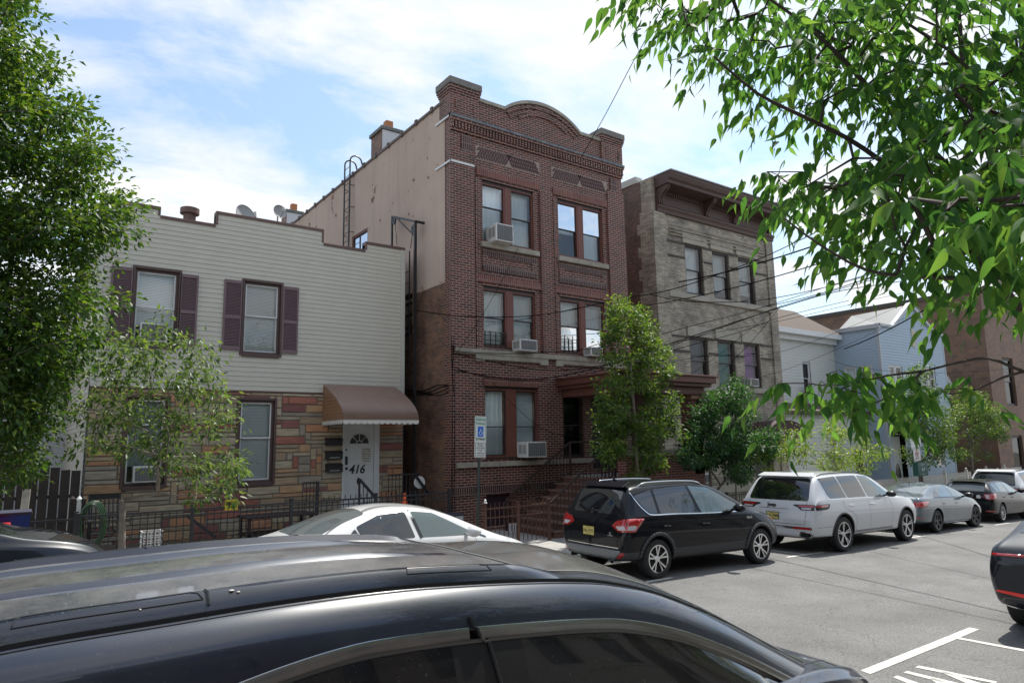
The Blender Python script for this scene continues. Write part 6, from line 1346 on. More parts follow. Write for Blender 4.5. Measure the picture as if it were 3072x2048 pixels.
def tree(name, label, trunkpts, targets, lm, bm_, per, size, r0, droop=.5, spread=.16, clump=1.0, seed=1, maxr=None, cat='tree', group=None, aspect=.45, up=.3, minr=.004):
    rg = np.random.default_rng(seed); t = thing(name, label, cat, trunkpts[0], group)
    nodes, par, rad, lf = grow(trunkpts, targets, maxr or r0 * .75, minr); nt_ = len(trunkpts)
    for i in range(nt_): rad[i] = max(rad[i], r0 * (1 - .5 * i / nt_))
    mb = MB(); mb.tube([nodes[i] for i in range(nt_)], [rad[i] * (1.25 if i == 0 else 1) for i in range(nt_)], 10); mb.build('trunk', bm_, t, smooth='all', recalc=False)
    skeleton('branches', nodes, par, rad, bm_, t, from_i=nt_)
    # leaves in short sprays round each branch end
    C = np.array([nodes[i] for i in lf]); PD = np.array([np.array(nodes[i]) - np.array(nodes[par[i]]) for i in lf]); PD /= np.linalg.norm(PD, axis=1, keepdims=True) + 1e-9
    P = np.repeat(C, per, 0); D0 = np.repeat(PD, per, 0); n = len(P); off = rg.normal(0, 1, (n, 3)); off /= np.linalg.norm(off, axis=1, keepdims=True); rr = rg.uniform(0, 1, (n, 1)) ** .6
    P = P + off * rr * spread * np.array([1, 1, .75]) + D0 * rg.uniform(-.6, .9, (n, 1)) * spread
    Dv = off * .9 + D0 * .5 + rg.normal(0, .35, (n, 3)) + np.array([0, 0, -droop]); Dv /= np.linalg.norm(Dv, axis=1, keepdims=True)
    Nv = rg.normal(0, .55, (n, 3)) + np.array([0, 0, 1.0]); Nv = Nv - Dv * (Nv * Dv).sum(1, keepdims=True); Nv /= np.linalg.norm(Nv, axis=1, keepdims=True)
    S = size * rg.uniform(.65, 1.2, n); rnd = np.clip(rg.normal(.5, .22, n) + .18 * off[:, 2], 0, 1)
    leaves('leaves', lm, t, P, Dv, Nv, S, S * aspect * rg.uniform(.85, 1.2, n), rnd)
    return t
LG = leafmat('leaf_green', (.016, .048, .011), (.035, .082, .016), (.105, .155, .03), .34, .45)
LY = leafmat('leaf_yellowgreen', (.05, .10, .018), (.10, .17, .03), (.19, .23, .045), .4, .4)
LD = leafmat('leaf_dark', (.012, .045, .018), (.022, .07, .026), (.05, .11, .035), .3, .5)
LB = leafmat('leaf_bright', (.025, .065, .016), (.055, .105, .025), (.125, .18, .045), .38, .45)
LS = leafmat('leaf_sage', (.03, .06, .025), (.055, .10, .035), (.11, .165, .05), .4, .38)
def npx(pts): return [(x * 1.30612, y * 1.30612) for x, y in pts]
def tgt(poly, n, Ya, Yb, seed, holes=(), yfun=None):
    rg = random.Random(seed); r = []
    for x, y in sample_poly(npx(poly), n, rg, [npx(h) for h in holes]): Y = rg.uniform(Ya, Yb); r.append(tuple(onY(x, y, Y)))
    return r
# big tree at the left edge
T = tgt([(-330, -120), (40, -120), (70, 5), (60, 60), (60, 95), (105, 130), (120, 160), (190, 235), (165, 285), (215, 340), (248, 380), (235, 420), (310, 490), (295, 530), (225, 560), (215, 600), (295, 665), (300, 690), (222, 700), (205, 760), (180, 820), (150, 850), (120, 900), (40, 945), (-60, 930), (-330, 900)], 760, 10.2, 12.6, 3, holes=[[(150, 610), (212, 610), (190, 660), (150, 640)]])
T = [p for p in T]
tree('street_tree', 'big leafy tree filling the left edge of the photo', [(-1.4, 11.5, pz(-1.4, 11.5)), (-1.38, 11.5, 1.8), (-1.3, 11.45, 3.2), (-1.25, 11.4, 5), (-1.2, 11.4, 7), (-1.1, 11.4, 9)], T, LG, bark, 64, .105, .16, seed=7, droop=.55, spread=.30, aspect=.5)
T2 = tgt([(-60, 700), (60, 690), (150, 730), (150, 800), (100, 870), (120, 940), (100, 1030), (60, 1110), (-60, 1120)], 230, 10.8, 12.6, 8)
tree('street_tree', 'yellow-green lower branches of a second tree behind the left edge', [(-2.6, 12.2, pz(-2.6, 12.2)), (-2.4, 12.1, 2.5), (-1.8, 11.9, 3.5)], T2, LG, bark, 36, .09, .09, seed=17, droop=.4, spread=.25)
# thin spreading street tree in front of the stone
tb0 = onY(*A3((950, 1400)), 12.3); fork = onY(*A3((960, 1040)), 12.3); gy = pz(tb0.x, 12.3)
T = tgt([(140, 830), (200, 770), (290, 780), (355, 735), (390, 690), (395, 770), (470, 790), (520, 810), (470, 850), (505, 880), (540, 960), (530, 1030), (560, 1090), (520, 1110), (450, 1100), (380, 1090), (300, 1080), (240, 1040), (160, 1040), (120, 960)], 250, 11.4, 13.4, 21) + tgt([(430, 1110), (530, 1085), (525, 1170), (440, 1160)], 14, 12, 12.6, 5)
tree('street_tree', 'thin spreading young tree with pale bark in front of the stone ground floor', [(tb0.x, 12.3, gy), (tb0.x + .01, 12.3, gy + .6), tuple(fork)], T, LS, barkp, 19, .115, .062, seed=4, droop=.75, spread=.2, maxr=.035, aspect=.38, minr=.004)
# columnar tree before the red building
b0 = onY(1915, 1460, 12.1)
T = tgt([(1400, 700), (1440, 685), (1475, 715), (1500, 740), (1505, 790), (1545, 815), (1550, 850), (1530, 880), (1560, 900), (1545, 960), (1560, 1020), (1540, 1070), (1500, 1080), (1450, 1100), (1400, 1080), (1372, 1020), (1370, 960), (1372, 880), (1398, 850), (1385, 790), (1405, 745)], 330, 11.5, 12.7, 31)
tree('street_tree', 'tall narrow light green street tree in front of the brick porch', [(b0.x, 12.1, pz(b0.x, 12.1)), (b0.x, 12.1, 1.6), (b0.x - .02, 12.1, 3), (b0.x - .1, 12.1, 4.6)], T, LB, barkp, 42, .105, .05, seed=6, droop=.5, spread=.17, aspect=.5)
b1 = onY(2075 * 1.0, 1480, 12.3); b1 = onY(1432 * 1.30612 * 0 + 2130, 1420, 12.3)
T = tgt([(1655, 870), (1690, 860), (1712, 900), (1725, 940), (1760, 985), (1790, 1010), (1768, 1050), (1770, 1080), (1700, 1100), (1640, 1085), (1580, 1070), (1565, 1040), (1590, 980), (1600, 930), (1625, 900)], 300, 11.7, 13.1, 41)
tree('street_tree', 'dense dark green bushy street tree between the two SUVs', [(b1.x, 12.3, pz(b1.x, 12.3)), (b1.x, 12.3, 1.0), (b1.x, 12.3, 2.2)], T, LD, bark, 48, .13, .05, seed=9, droop=.6, spread=.2, aspect=.38)
T = tgt([(1735, 990), (1765, 1000), (1778, 1040), (1775, 1075), (1755, 1085), (1725, 1060)], 60, 12, 12.6, 45)
tree('sapling', 'yellow-green sapling drooping beside the dark bushy tree and the 412 awning', [(b1.x + 1.2, 12.4, pz(b1.x + 1.2, 12.4)), (b1.x + 1.25, 12.4, 1.5), (b1.x + 1.3, 12.4, 2.4)], T, LY, barkp, 24, .10, .022, seed=19, droop=.8, spread=.2, aspect=.35)
b2_ = onY(2440, 1400, 12.6)
T = tgt([(1810, 990), (1850, 980), (1900, 970), (1960, 990), (2000, 1010), (2035, 1040), (2000, 1070), (1960, 1090), (1900, 1095), (1850, 1070), (1800, 1050)], 130, 12.0, 13.4, 51)
tree('street_tree', 'wide yellowish young street tree behind the white SUV', [(b2_.x, 12.6, pz(b2_.x, 12.6)), (b2_.x + .1, 12.6, 1.0)], T, LY, barkp, 34, .11, .045, seed=12, droop=.5, spread=.26, aspect=.4)
b3 = onY(2765, 1440, 13.6)
T = tgt([(2090, 850), (2125, 845), (2150, 870), (2150, 900), (2165, 950), (2180, 1000), (2190, 1050), (2150, 1085), (2110, 1070), (2075, 1040), (2070, 970), (2085, 900)], 170, 13.0, 14.2, 61)
tree('street_tree', 'green street tree right behind the street cleaning sign', [(b3.x, 13.6, pz(b3.x, 13.6)), (b3.x, 13.6, 1.2), (b3.x, 13.6, 3.2)], T, LG, bark, 40, .13, .07, seed=13, droop=.5, spread=.3)
b4 = onY(2920, 1430, 14.0)
T = tgt([(2200, 900), (2240, 895), (2290, 940), (2310, 1000), (2280, 1040), (2240, 1060), (2195, 1050), (2160, 1010), (2165, 950)], 170, 13.2, 14.8, 71)
tree('street_tree', 'bright green bushy street tree before the brown brick block', [(b4.x, 14, pz(b4.x, 14)), (b4.x, 14, 1.0), (b4.x, 14, 2.6)], T, LB, bark, 44, .13, .08, seed=14, droop=.5, spread=.34)
for k, (tx_, ty_, h_) in enumerate(((-2.5, -1.6, 7), (9.5, -1.8, 7.5), (16.5, -1.6, 7), (24, -1.6, 7.5))):
    rq = random.Random(90 + k); TT = [(tx_ + rq.gauss(0, 1.3), ty_ - .3 + rq.gauss(0, 1.1), 2.6 + h_ * .5 + rq.gauss(0, 1.3)) for _ in range(220)]
    tree('street_tree', ('street tree on the near pavement behind the camera, leftmost', 'street tree on the near pavement, second from the left', 'street tree on the near pavement, third from the left', 'street tree on the near pavement, rightmost')[k], [(tx_, ty_, gz(tx_)), (tx_, ty_, 2.4), (tx_, ty_, 4)], [t for t in TT if t[2] > 2.9], LG, bark, 30, .13, .12, seed=200 + k, droop=.5, spread=.36)
# ---- near tree: trunk stands out of frame to the right, boughs reach over the view
NL = leafmat('near_leaf', (.024, .075, .030), (.045, .115, .036), (.085, .16, .045), .5, .6, .1)
def dp(x, y, d): return tuple(atd(x * 1.30612, y * 1.30612, d))
nt_root = (4.6, .55, gz(4.6) + .2)
TR = [nt_root, (4.6, .6, 2.2), (4.45, .8, 3.2)]
boughs = [[(2440, 800, 3.6), (2352, 720, 3.5), (2250, 600, 3.4), (2150, 480, 3.3), (2050, 390, 3.2), (1950, 320, 3.1), (1850, 270, 3.0), (1740, 215, 2.9), (1640, 130, 2.8)],
          [(2300, 640, 3.6), (2200, 420, 3.5), (2100, 310, 3.5), (2020, 230, 3.4), (1930, 130, 3.4), (1840, 50, 3.4), (1740, -20, 3.4)],
          [(2330, 600, 3.6), (2290, 400, 3.6), (2240, 260, 3.7), (2210, 120, 3.8), (2200, 0, 3.9), (2190, -120, 4)],
          [(2400, 700, 2.9), (2352, 640, 2.8), (2250, 640, 2.7), (2100, 635, 2.6), (1990, 620, 2.5), (1880, 560, 2.4), (1800, 500, 2.4)],
          [(2450, 870, 2.85), (2352, 853, 2.85), (2270, 823, 2.85), (2190, 835, 2.85), (2120, 852, 2.8), (2040, 862, 2.8), (1960, 880, 2.8), (1900, 885, 2.8), (1850, 880, 2.8), (1790, 880, 2.8)],
          [(2120, 852, 2.8), (2060, 900, 2.8), (1985, 935, 2.8), (1930, 950, 2.8)], [(2352, 853, 2.85), (2300, 868, 2.85), (2240, 895, 2.85), (2180, 905, 2.85)],
          [(2420, 560, 3.0), (2330, 420, 3.0), (2270, 330, 2.9), (2230, 250, 2.9)], [(2400, 400, 3.6), (2352, 150, 3.8), (2340, -60, 4)]]
ntree = thing('overhanging_tree', 'near tree whose large pointed leaves hang over the upper right', 'tree', nt_root)
nodes = [np.array(p) for p in TR]; par = [-1, 0, 1]; fixed = []
def rad_at(k, n, a, b): return a + (b - a) * k / max(1, n - 1)
RAD = {0: .13, 1: .12, 2: .10}
for bi, bg_ in enumerate(boughs):
    pts = [np.array(dp(*p)) for p in bg_]; A = np.array(nodes); i = int(np.argmin(np.linalg.norm(A - pts[0], axis=1))); prev = i if bi else 2
    a_, b_ = (.021, .005) if bi < 3 else (.011, .003) if bi == 3 else (.0055, .002) if bi in (4,) else (.005, .002) if bi in (5, 6) else (.02, .006)
    sm = smoothpts(pts, 3)
    for k, q in enumerate(sm): nodes.append(np.array(q)); par.append(prev); prev = len(nodes) - 1; RAD[prev] = rad_at(k, len(sm), a_, b_)
nb = len(nodes)
rg = random.Random(77)
regA = npx([(1440, -60), (1480, 20), (1560, 110), (1600, 60), (1640, 150), (1680, 205), (1740, 215), (1780, 250), (1830, 290), (1850, 350), (1790, 370), (1745, 400), (1760, 450), (1780, 500), (1830, 470), (1900, 500), (1950, 560), (1990, 600), (2040, 590), (2120, 620), (2170, 650), (2250, 700), (2330, 690), (2420, 650), (2450, -60)])
hol = [npx([(1900, 215), (1960, 230), (2030, 275), (2040, 330), (1990, 350), (1930, 330), (1880, 280)]), npx([(1860, 330), (1930, 360), (1960, 400), (1900, 420), (1850, 380)])]
Tn = []
for x, y in sample_poly(regA, 640, rg, hol):
    # leaves near the right middle hang closest to the lens
    near = max(0, min(1, (x - 2250) / 800)) * max(0, min(1, 1 - abs(y - 620) / 480)); Tn.append(np.array(atd(x, y, 3.6 - 1.5 * near + rg.uniform(-.5, .6))))
for x, y in sample_poly(npx([(1880, 840), (1960, 845), (2050, 835), (2070, 870), (2020, 915), (1970, 950), (1920, 945), (1885, 900)]), 22, rg): Tn.append(np.array(atd(x, y, rg.uniform(2.7, 3.1))))
for x, y in sample_poly(npx([(2060, 850), (2170, 860), (2352, 840), (2352, 880), (2200, 900), (2090, 900)]), 7, rg): Tn.append(np.array(atd(x, y, rg.uniform(2.6, 2.9))))
for x, y in ((1785, 885), (1800, 880), (1838, 910), (1850, 900), (1870, 905)): Tn.append(np.array(atd(x * 1.306, y * 1.306, 2.8)))
NB_ = np.array(nodes); order = sorted(Tn, key=lambda t: np.min(np.linalg.norm(NB_[3:] - t, axis=1))); twigs = []
for t in order:
    A = np.array(nodes[3:]); i = 3 + int(np.argmin(np.linalg.norm(A - t, axis=1) + np.maximum(0, A[:, 2] * 0))); p = nodes[i]; L = np.linalg.norm(t - p); k = max(1, int(L / .09)); prev = i; idx = [i]
    for j in range(1, k + 1):
        q = p + (t - p) * j / k + np.array([0, 0, .12 * L * math.sin(math.pi * j / k)]) + (np.array([rg.uniform(-1, 1) for _ in range(3)]) * .02 * L if j < k else 0)
        nodes.append(q); par.append(prev); prev = len(nodes) - 1; idx.append(prev)
    twigs.append(idx)
cnt = [0] * len(nodes)
for tw in twigs: cnt[tw[-1]] += 1
for i in range(len(nodes) - 1, 0, -1): cnt[par[i]] += cnt[i]
rad = [RAD.get(i, min(.008, .0016 * max(1, cnt[i]) ** .5)) for i in range(len(nodes))]
mb = MB(); mb.tube([nodes[i] for i in range(3)], [RAD[0], RAD[1], RAD[2]], 12); mb.build('trunk', bark, ntree, smooth='all', recalc=False)
skeleton('branches', nodes, par, rad, barkd, ntree, from_i=3)
rgn = np.random.default_rng(3); P = []; Dd = []; SS = []
for tw in twigs:
    pts = [nodes[i] for i in tw]; L = sum(np.linalg.norm(pts[i + 1] - pts[i]) for i in range(len(pts) - 1)); ax_ = pts[-1] - pts[0]; ax_ = ax_ / (np.linalg.norm(ax_) + 1e-6)
    n = int(min(9, max(4, 3 + L / .06)))
    # shoot continues a little past the end, drooping, leaves alternate
    end = pts[-1]; g = ax_ * np.array([1, 1, .3]) + np.array([-.25, .0, -.35]); g /= np.linalg.norm(g); s_ = 1
    sh = [end + g * .05 * j - np.array([0, 0, .004 * j * j]) for j in range(5)]
    allp = (pts[-4:] if len(pts) > 4 else pts[1:]) + sh
    for j, q in enumerate(allp):
        for rep in range(1 if j < len(allp) - 5 else 2 if rgn.random() < .35 else 1):
            s_ = -s_; sd_ = np.cross(g, [0, 0, 1]); sd_ /= np.linalg.norm(sd_) + 1e-6
            d = g * .55 + sd_ * s_ * .55 + np.array([0, 0, -.75]) + rgn.normal(0, .25, 3); d /= np.linalg.norm(d); P.append(q + rgn.normal(0, .006, 3)); Dd.append(d); SS.append(rgn.uniform(.058, .115) * (1 if j < len(allp) - 1 else .8))
P = np.array(P); Dd = np.array(Dd); SS = np.array(SS); n = len(P)
Nv = rgn.normal(0, .8, (n, 3)) + np.array([0, 0, .8]); Nv -= Dd * (Nv * Dd).sum(1, keepdims=True); Nv /= np.linalg.norm(Nv, axis=1, keepdims=True)
leaves('leaves', NL, ntree, P, Dd, Nv, SS, SS * rgn.uniform(.25, .345, n), np.clip(rgn.normal(.5, .25, n), 0, 1), shape='full')
# ================================================================ VEHICLES
def paintmat(name, col, metal=.3, rough=.28, flake=0., dust=0.):
    if name in MATS: return MATS[name]
    m = mat(name, col, rough, metal=metal, coat=1.0); t = m.node_tree; b = t.nodes['Principled BSDF']; b.inputs['Coat Roughness'].default_value = .025; b.inputs['Specular IOR Level'].default_value = .25; b.inputs['Coat IOR'].default_value = 1.42
    g = t.nodes.new('ShaderNodeNewGeometry'); n = t.nodes.new('ShaderNodeTexNoise'); n.inputs['Scale'].default_value = 2.2; n.inputs['Detail'].default_value = 10; n.inputs['Roughness'].default_value = .75; t.links.new(g.outputs['Position'], n.inputs['Vector'])
    r = t.nodes.new('ShaderNodeMapRange'); r.inputs[1].default_value = .35; r.inputs[2].default_value = .75; r.inputs[3].default_value = .03; r.inputs[4].default_value = .05 + dust * .3; t.links.new(n.outputs['Fac'], r.inputs[0]); t.links.new(r.outputs[0], b.inputs['Coat Roughness'])
    return m
tyrem = mat('tyre_rubber', (.018, .018, .019), .75, bump=.2, bscale=60); rimm = mat('alloy', (.55, .56, .58), .25, metal=.9); rimd = mat('alloy_dark', (.06, .06, .065), .35, metal=.7); wellm = mat('wheel_well', (.008, .008, .008), .9)
trimb = mat('trim_black', (.014, .014, .016), .35); clad = mat('cladding_grey', (.045, .047, .052), .6, bump=.15, bscale=200); chrome = mat('chrome', (.75, .76, .78), .12, metal=1.0); silver = mat('skid_silver', (.25, .26, .27), .45, metal=.5)
cglass = mat('car_glass', (.008, .010, .012), .03, spec=.9, coat=.6); cglassl = mat('car_glass_light', (.07, .10, .10), .03, spec=.9, coat=.6); cglassr = mat('rear_glass_dusty', (.10, .115, .115), .09, spec=.8, coat=.5)
tlr = mat('tail_red', (.42, .008, .008), .15, spec=.8, coat=1.0); tlw = mat('tail_clear', (.55, .5, .5), .15, coat=1.0); tlo = mat('lamp_amber', (.6, .2, .05), .2, coat=1); hlm = mat('headlamp', (.5, .5, .5), .08, spec=.9, coat=1)
pyl = mat('plate_yellow', (.62, .52, .16), .5)
class Car:
    def warp(s, add, kr, kf):
        """lengthen the wheelbase by `add`, shorten the overhangs beyond the wheel openings"""
        a, b = s.ra, s.ra + s.wb; m0, m1 = a + .42, b - .42
        def f(x):
            if x < a - .42: return (a - .42) - (a - .42 - x) * kr
            if x < m0: return x
            if x < m1: return x + add * (x - m0) / (m1 - m0)
            if x < b + .42: return x + add
            return b + .42 + add + (x - b - .42) * kf
        for ch in s.t.children_recursive:
            if ch.type != 'MESH' or not len(ch.data.vertices): continue
            q = ch; iswh = False
            while q is not None: iswh = iswh or q.name.startswith('wheel') and not q.name.startswith('wheel_arch'); q = q.parent
            vs = ch.data.vertices; mx = sum(v.co.x for v in vs) / len(vs)
            if iswh:
                if mx > (a + b) / 2: ch.data.transform(Matrix.Translation((add, 0, 0)))
            elif len(vs) and (max(v.co.x for v in vs) - min(v.co.x for v in vs) < .12): ch.data.transform(Matrix.Translation((f(mx) - mx, 0, 0)))
            else:
                for v in vs: v.co.x = f(v.co.x)
        s.wb += add
    def __init__(s, name, label, cat, paint_, st, R, wb, ra, W, clad_z=None, group=None):
        """st: stations (x, zb, zbelt, zroof, w_low, w_mid, w_belt, w_roof), x from the rear bumper; ra = x of the rear axle"""
        s.t = thing(name, label, cat, (0, 0, 0), group); s.R = R; s.W = W; s.ra = ra; s.wb = wb; s.paint = paint_
        bm = bmesh.new(); rows = []
        for (x, zb, zt, zr, wl, wm_, wb_, wr) in st:
            zm = zb + .42 * (zt - zb); q = lambda f: (wb_ + (wr - wb_) * f, zt + (zr - zt) * f)
            pts = [(0, zb), (.8 * wl, zb), (wl, zb + min(.07, (zt - zb) * .3)), (wm_, zm), (wm_, zm + .55 * (zt - zm)), (wb_, zt)]
            a = q(.35); pts += [(a[0], a[1]), (q(.75)[0] + .012, q(.75)[1]), (wr, zr - min(.045, (zr - zt) * .12 + .01)), (wr * .72, zr - .006), (0, zr + .012)]
            L_ = [bm.verts.new((x, y, z)) for y, z in pts]; Rr = [L_[0]] + [bm.verts.new((x, -y, z)) for y, z in pts[1:-1]] + [L_[-1]]; rows.append((L_, Rr))
        cr = bm.edges.layers.float.new('crease_edge'); n = len(rows[0][0])
        for (La, Ra), (Lb, Rb) in zip(rows, rows[1:]):
            for i in range(n - 1): bm.faces.new((La[i], La[i + 1], Lb[i + 1], Lb[i])); bm.faces.new((Ra[i + 1], Ra[i], Rb[i], Rb[i + 1]))
        for (L_, Rr), flip in ((rows[0], 1), (rows[-1], 0)):
            for i in range(n - 1):
                vs = [L_[i], L_[i + 1], Rr[i + 1], Rr[i]]; vs = list(dict.fromkeys(vs)); bm.faces.new(vs if not flip else vs[::-1])
        bm.edges.ensure_lookup_table()
        bmesh.ops.recalc_face_normals(bm, faces=bm.faces)
        for a, b in zip(rows, rows[1:]):
            for s_ in (0, 1):
                for k, c in ((5, .55), (2, .4), (8, .25)):
                    e = bm.edges.get((a[s_][k], b[s_][k]))
                    if e: e[cr] = c
        for rr in (rows[0], rows[-1]):
            for s_ in (0, 1):
                for i in range(n - 1):
                    e = bm.edges.get((rr[s_][i], rr[s_][i + 1]))
                    if e: e[cr] = .5
        me = bpy.data.meshes.new('body'); bm.to_mesh(me); bm.free()
        o = bpy.data.objects.new('tmp', me); COL.objects.link(o); sb = o.modifiers.new('s', 'SUBSURF'); sb.levels = 3; sb.render_levels = 3
        bpy.context.view_layer.update(); dg = bpy.context.evaluated_depsgraph_get(); me2 = bpy.data.meshes.new_from_object(o.evaluated_get(dg)); bpy.data.objects.remove(o)
        bm = bmesh.new(); bm.from_mesh(me2); s.bvh = BVHTree.FromBMesh(bm); bm.free()
        # wheel openings
        o = bpy.data.objects.new('tmp', me2); COL.objects.link(o); cut = []
        s.Ra = R + .055
        for ax_ in (ra, ra + wb):
            for sy in (-1, 1):
                c = MB(); y0, y1 = sy * (W / 2 - .27), sy * (W / 2 + .3); k = 40
                ring_ = [(ax_ + s.Ra * math.cos(2 * math.pi * i / k), min(y0, y1), R + .01 + s.Ra * math.sin(2 * math.pi * i / k)) for i in range(k)]
                c.prism(ring_, (0, abs(y1 - y0), 0)); co_ = c.build('cut', wellm, None); cut.append(co_)
                b = o.modifiers.new('b', 'BOOLEAN'); b.object = co_; b.operation = 'DIFFERENCE'; b.solver = 'EXACT'
        bpy.context.view_layer.update(); dg = bpy.context.evaluated_depsgraph_get(); me3 = bpy.data.meshes.new_from_object(o.evaluated_get(dg)); bpy.data.objects.remove(o)
        for c in cut: bpy.data.objects.remove(c)
        me3.materials.clear(); me3.materials.append(paint_); me3.materials.append(wellm); me3.materials.append(clad)
        if clad_z:
            bm = bmesh.new(); bm.from_mesh(me3); bmesh.ops.bisect_plane(bm, geom=bm.verts[:] + bm.edges[:] + bm.faces[:], plane_co=(0, 0, clad_z), plane_no=(0, 0, 1)); bm.to_mesh(me3); bm.free()
        zlow = min(v.co.z for v in me3.vertices)
        for p in me3.polygons:
            c = p.center; k = 0; p.use_smooth = True
            for ax_ in (ra, ra + wb):
                if math.hypot(c.x - ax_, c.z - R - .01) < s.Ra + .004 and abs(c.y) < W / 2 - .02 and (abs(p.normal.y) > .9 and abs(c.y) < W / 2 - .2 or abs(math.hypot(c.x - ax_, c.z - R - .01) - s.Ra) < .01 and abs(p.normal.y) < .5): k = 1
            if k == 0 and p.normal.z < -.75 and c.z < zlow + .12: k = 1
            elif k == 0 and clad_z and c.z < clad_z: k = 2
            p.material_index = k
        me3.name = 'body'
        try: me3.set_sharp_from_angle(angle=math.radians(45))
        except Exception: pass
        s.body = put('body', me3, s.t)
    def hit(s, a, b, ax):
        if ax == 'L': o, d = V((a, 3, b)), V((0, -1, 0))
        elif ax == 'R': o, d = V((a, -3, b)), V((0, 1, 0))
        elif ax == 'rear': o, d = V((-3, a, b)), V((1, 0, 0))
        elif ax == 'front': o, d = V((9, a, b)), V((-1, 0, 0))
        else: o, d = V((a, b, 4)), V((0, 0, -1))
        h = s.bvh.ray_cast(o, d)
        return (h[0], h[1]) if h[0] is not None else (None, None)
    def patch(s, name, polys, ax, m, off=.004, parent=None, res=.05, thick=0):
        """2d polygons laid on the body surface: (x,z) for L/R, (y,z) rear/front, (x,y) top"""
        bm = bmesh.new()
        for poly in polys:
            vs = [bm.verts.new((p[0], p[1], 0)) for p in poly]; bm.faces.new(vs)
        bmesh.ops.triangulate(bm, faces=bm.faces[:])
        for _ in range(5):
            es = [e for e in bm.edges if e.calc_length() > res * 1.6]
            if not es: break
            bmesh.ops.subdivide_edges(bm, edges=es, cuts=1); bmesh.ops.triangulate(bm, faces=bm.faces[:])
        dead = []
        for v in bm.verts:
            p, n_ = s.hit(v.co.x, v.co.y, ax)
            if p is None: dead.append(v)
            else: v.co = p + n_ * off
        if dead: bmesh.ops.delete(bm, geom=dead, context='VERTS')
        bmesh.ops.recalc_face_normals(bm, faces=bm.faces)
        me = bpy.data.meshes.new(name); bm.to_mesh(me); bm.free(); me.materials.append(m)
        o = put(name, me, parent or s.t, smooth='all')
        if thick: q = o.modifiers.new('t', 'SOLIDIFY'); q.thickness = thick; q.offset = 0
        return o
    def ribbon(s, name, pts, w_, ax, m, off=.004, parent=None, thick=0, closed=False):
        P = [V((p[0], p[1])) for p in pts]; quads = []
        def nrm(i):
            a, b = P[max(i - 1, 0)], P[min(i + 1, len(P) - 1)]; d = (b - a).normalized(); return V((-d.y, d.x)) * w_ / 2
        for i in range(len(P) - 1): na, nb_ = nrm(i), nrm(i + 1); quads.append((P[i] - na, P[i + 1] - nb_, P[i + 1] + nb_, P[i] + na))
        return s.patch(name, quads, ax, m, off, parent, res=.09, thick=thick)
    def arch(s, w_=.06, m=None, off=.008):
        for ax_ in (s.ra, s.ra + s.wb):
            a = [(ax_ + (s.Ra + w_ / 2 - .004) * math.cos(math.radians(t)), s.R + .01 + (s.Ra + w_ / 2 - .004) * math.sin(math.radians(t))) for t in range(-22, 203, 9)]
            for sd_ in 'LR': s.ribbon('wheel_arch', a, w_, sd_, m or clad, off, thick=.01)
    def wheels(s, style, rm, turn=0):
        R = s.R; r = R * .7; w_ = .225
        for ax_ in (s.ra, s.ra + s.wb):
            for sy in (-1, 1):
                c = V((ax_, sy * (s.W / 2 - .02 - w_ / 2), R)); M = Matrix.Translation(c)
                if turn and ax_ > s.ra: M = M @ Matrix.Rotation(turn, 4, 'Z')
                def bld(mb, nm, mm, par, sm=False):
                    me = mb.mesh(nm, mm); me.transform(M); bm = bmesh.new(); bm.from_mesh(me); bmesh.ops.recalc_face_normals(bm, faces=bm.faces); bm.to_mesh(me); bm.free(); return put(nm, me, par, sm)
                mb = MB(); mb.lathe([(r * .98, -.07), (r * .2, -.07 + 0), (.02, -.07), (.02, .07), (r * .98, .07)], (0, 0, 0), 'Y', 28); wh = bld(mb, 'wheel', wellm, s.t)
                mb = MB(); h = w_ / 2; mb.lathe([(r, -h + .012), (r + .012, -h), (R - .045, -h - .004), (R - .015, -h + .012), (R, -h + .035), (R, h - .035), (R - .015, h - .012), (R - .045, h + .004), (r + .012, h), (r, h - .012), (r, -h + .012)], (0, 0, 0), 'Y', 48); bld(mb, 'tyre', tyrem, wh, 25)
                mb = MB(); o = sy * (h - .006); mb.lathe([(r - .018, o - sy * .05), (r - .02, o), (r + .004, o + sy * .004), (r + .006, o - sy * .02)], (0, 0, 0), 'Y', 48)
                mb.lathe([(0, o - sy * .012), (.05, o - sy * .012), (.062, o - sy * .03), (.062, o - sy * .07)], (0, 0, 0), 'Y', 20)
                n, kind = style
                for k in range(n):
                    a0 = 2 * math.pi * k / n + math.pi / 2
                    for (da, w0, w1) in (((-.13, .026, .03), (.13, .026, .03)) if kind == 'twin' else ((0, .04, .05),) if kind == 'wide' else ((0, .022, .018),) if kind == 'thin' else ((-.2, .024, .034), (.2, .024, .034))):
                        ai, ao = a0 + da * (.35 if kind != 'V' else .1), a0 + da; p0 = V((math.cos(ai), 0, math.sin(ai))) * .045; p1 = V((math.cos(ao), 0, math.sin(ao))) * (r - .008); q = V((-(p1 - p0).normalized().z, 0, (p1 - p0).normalized().x))
                        mb.prism([p0 - q * w0 / 2 + V((0, o - sy * .03, 0)), p0 + q * w0 / 2 + V((0, o - sy * .03, 0)), p1 + q * w1 / 2 + V((0, o - sy * .012, 0)), p1 - q * w1 / 2 + V((0, o - sy * .012, 0))], (0, sy * .014, 0))
                bld(mb, 'rim', rm, wh, 30)
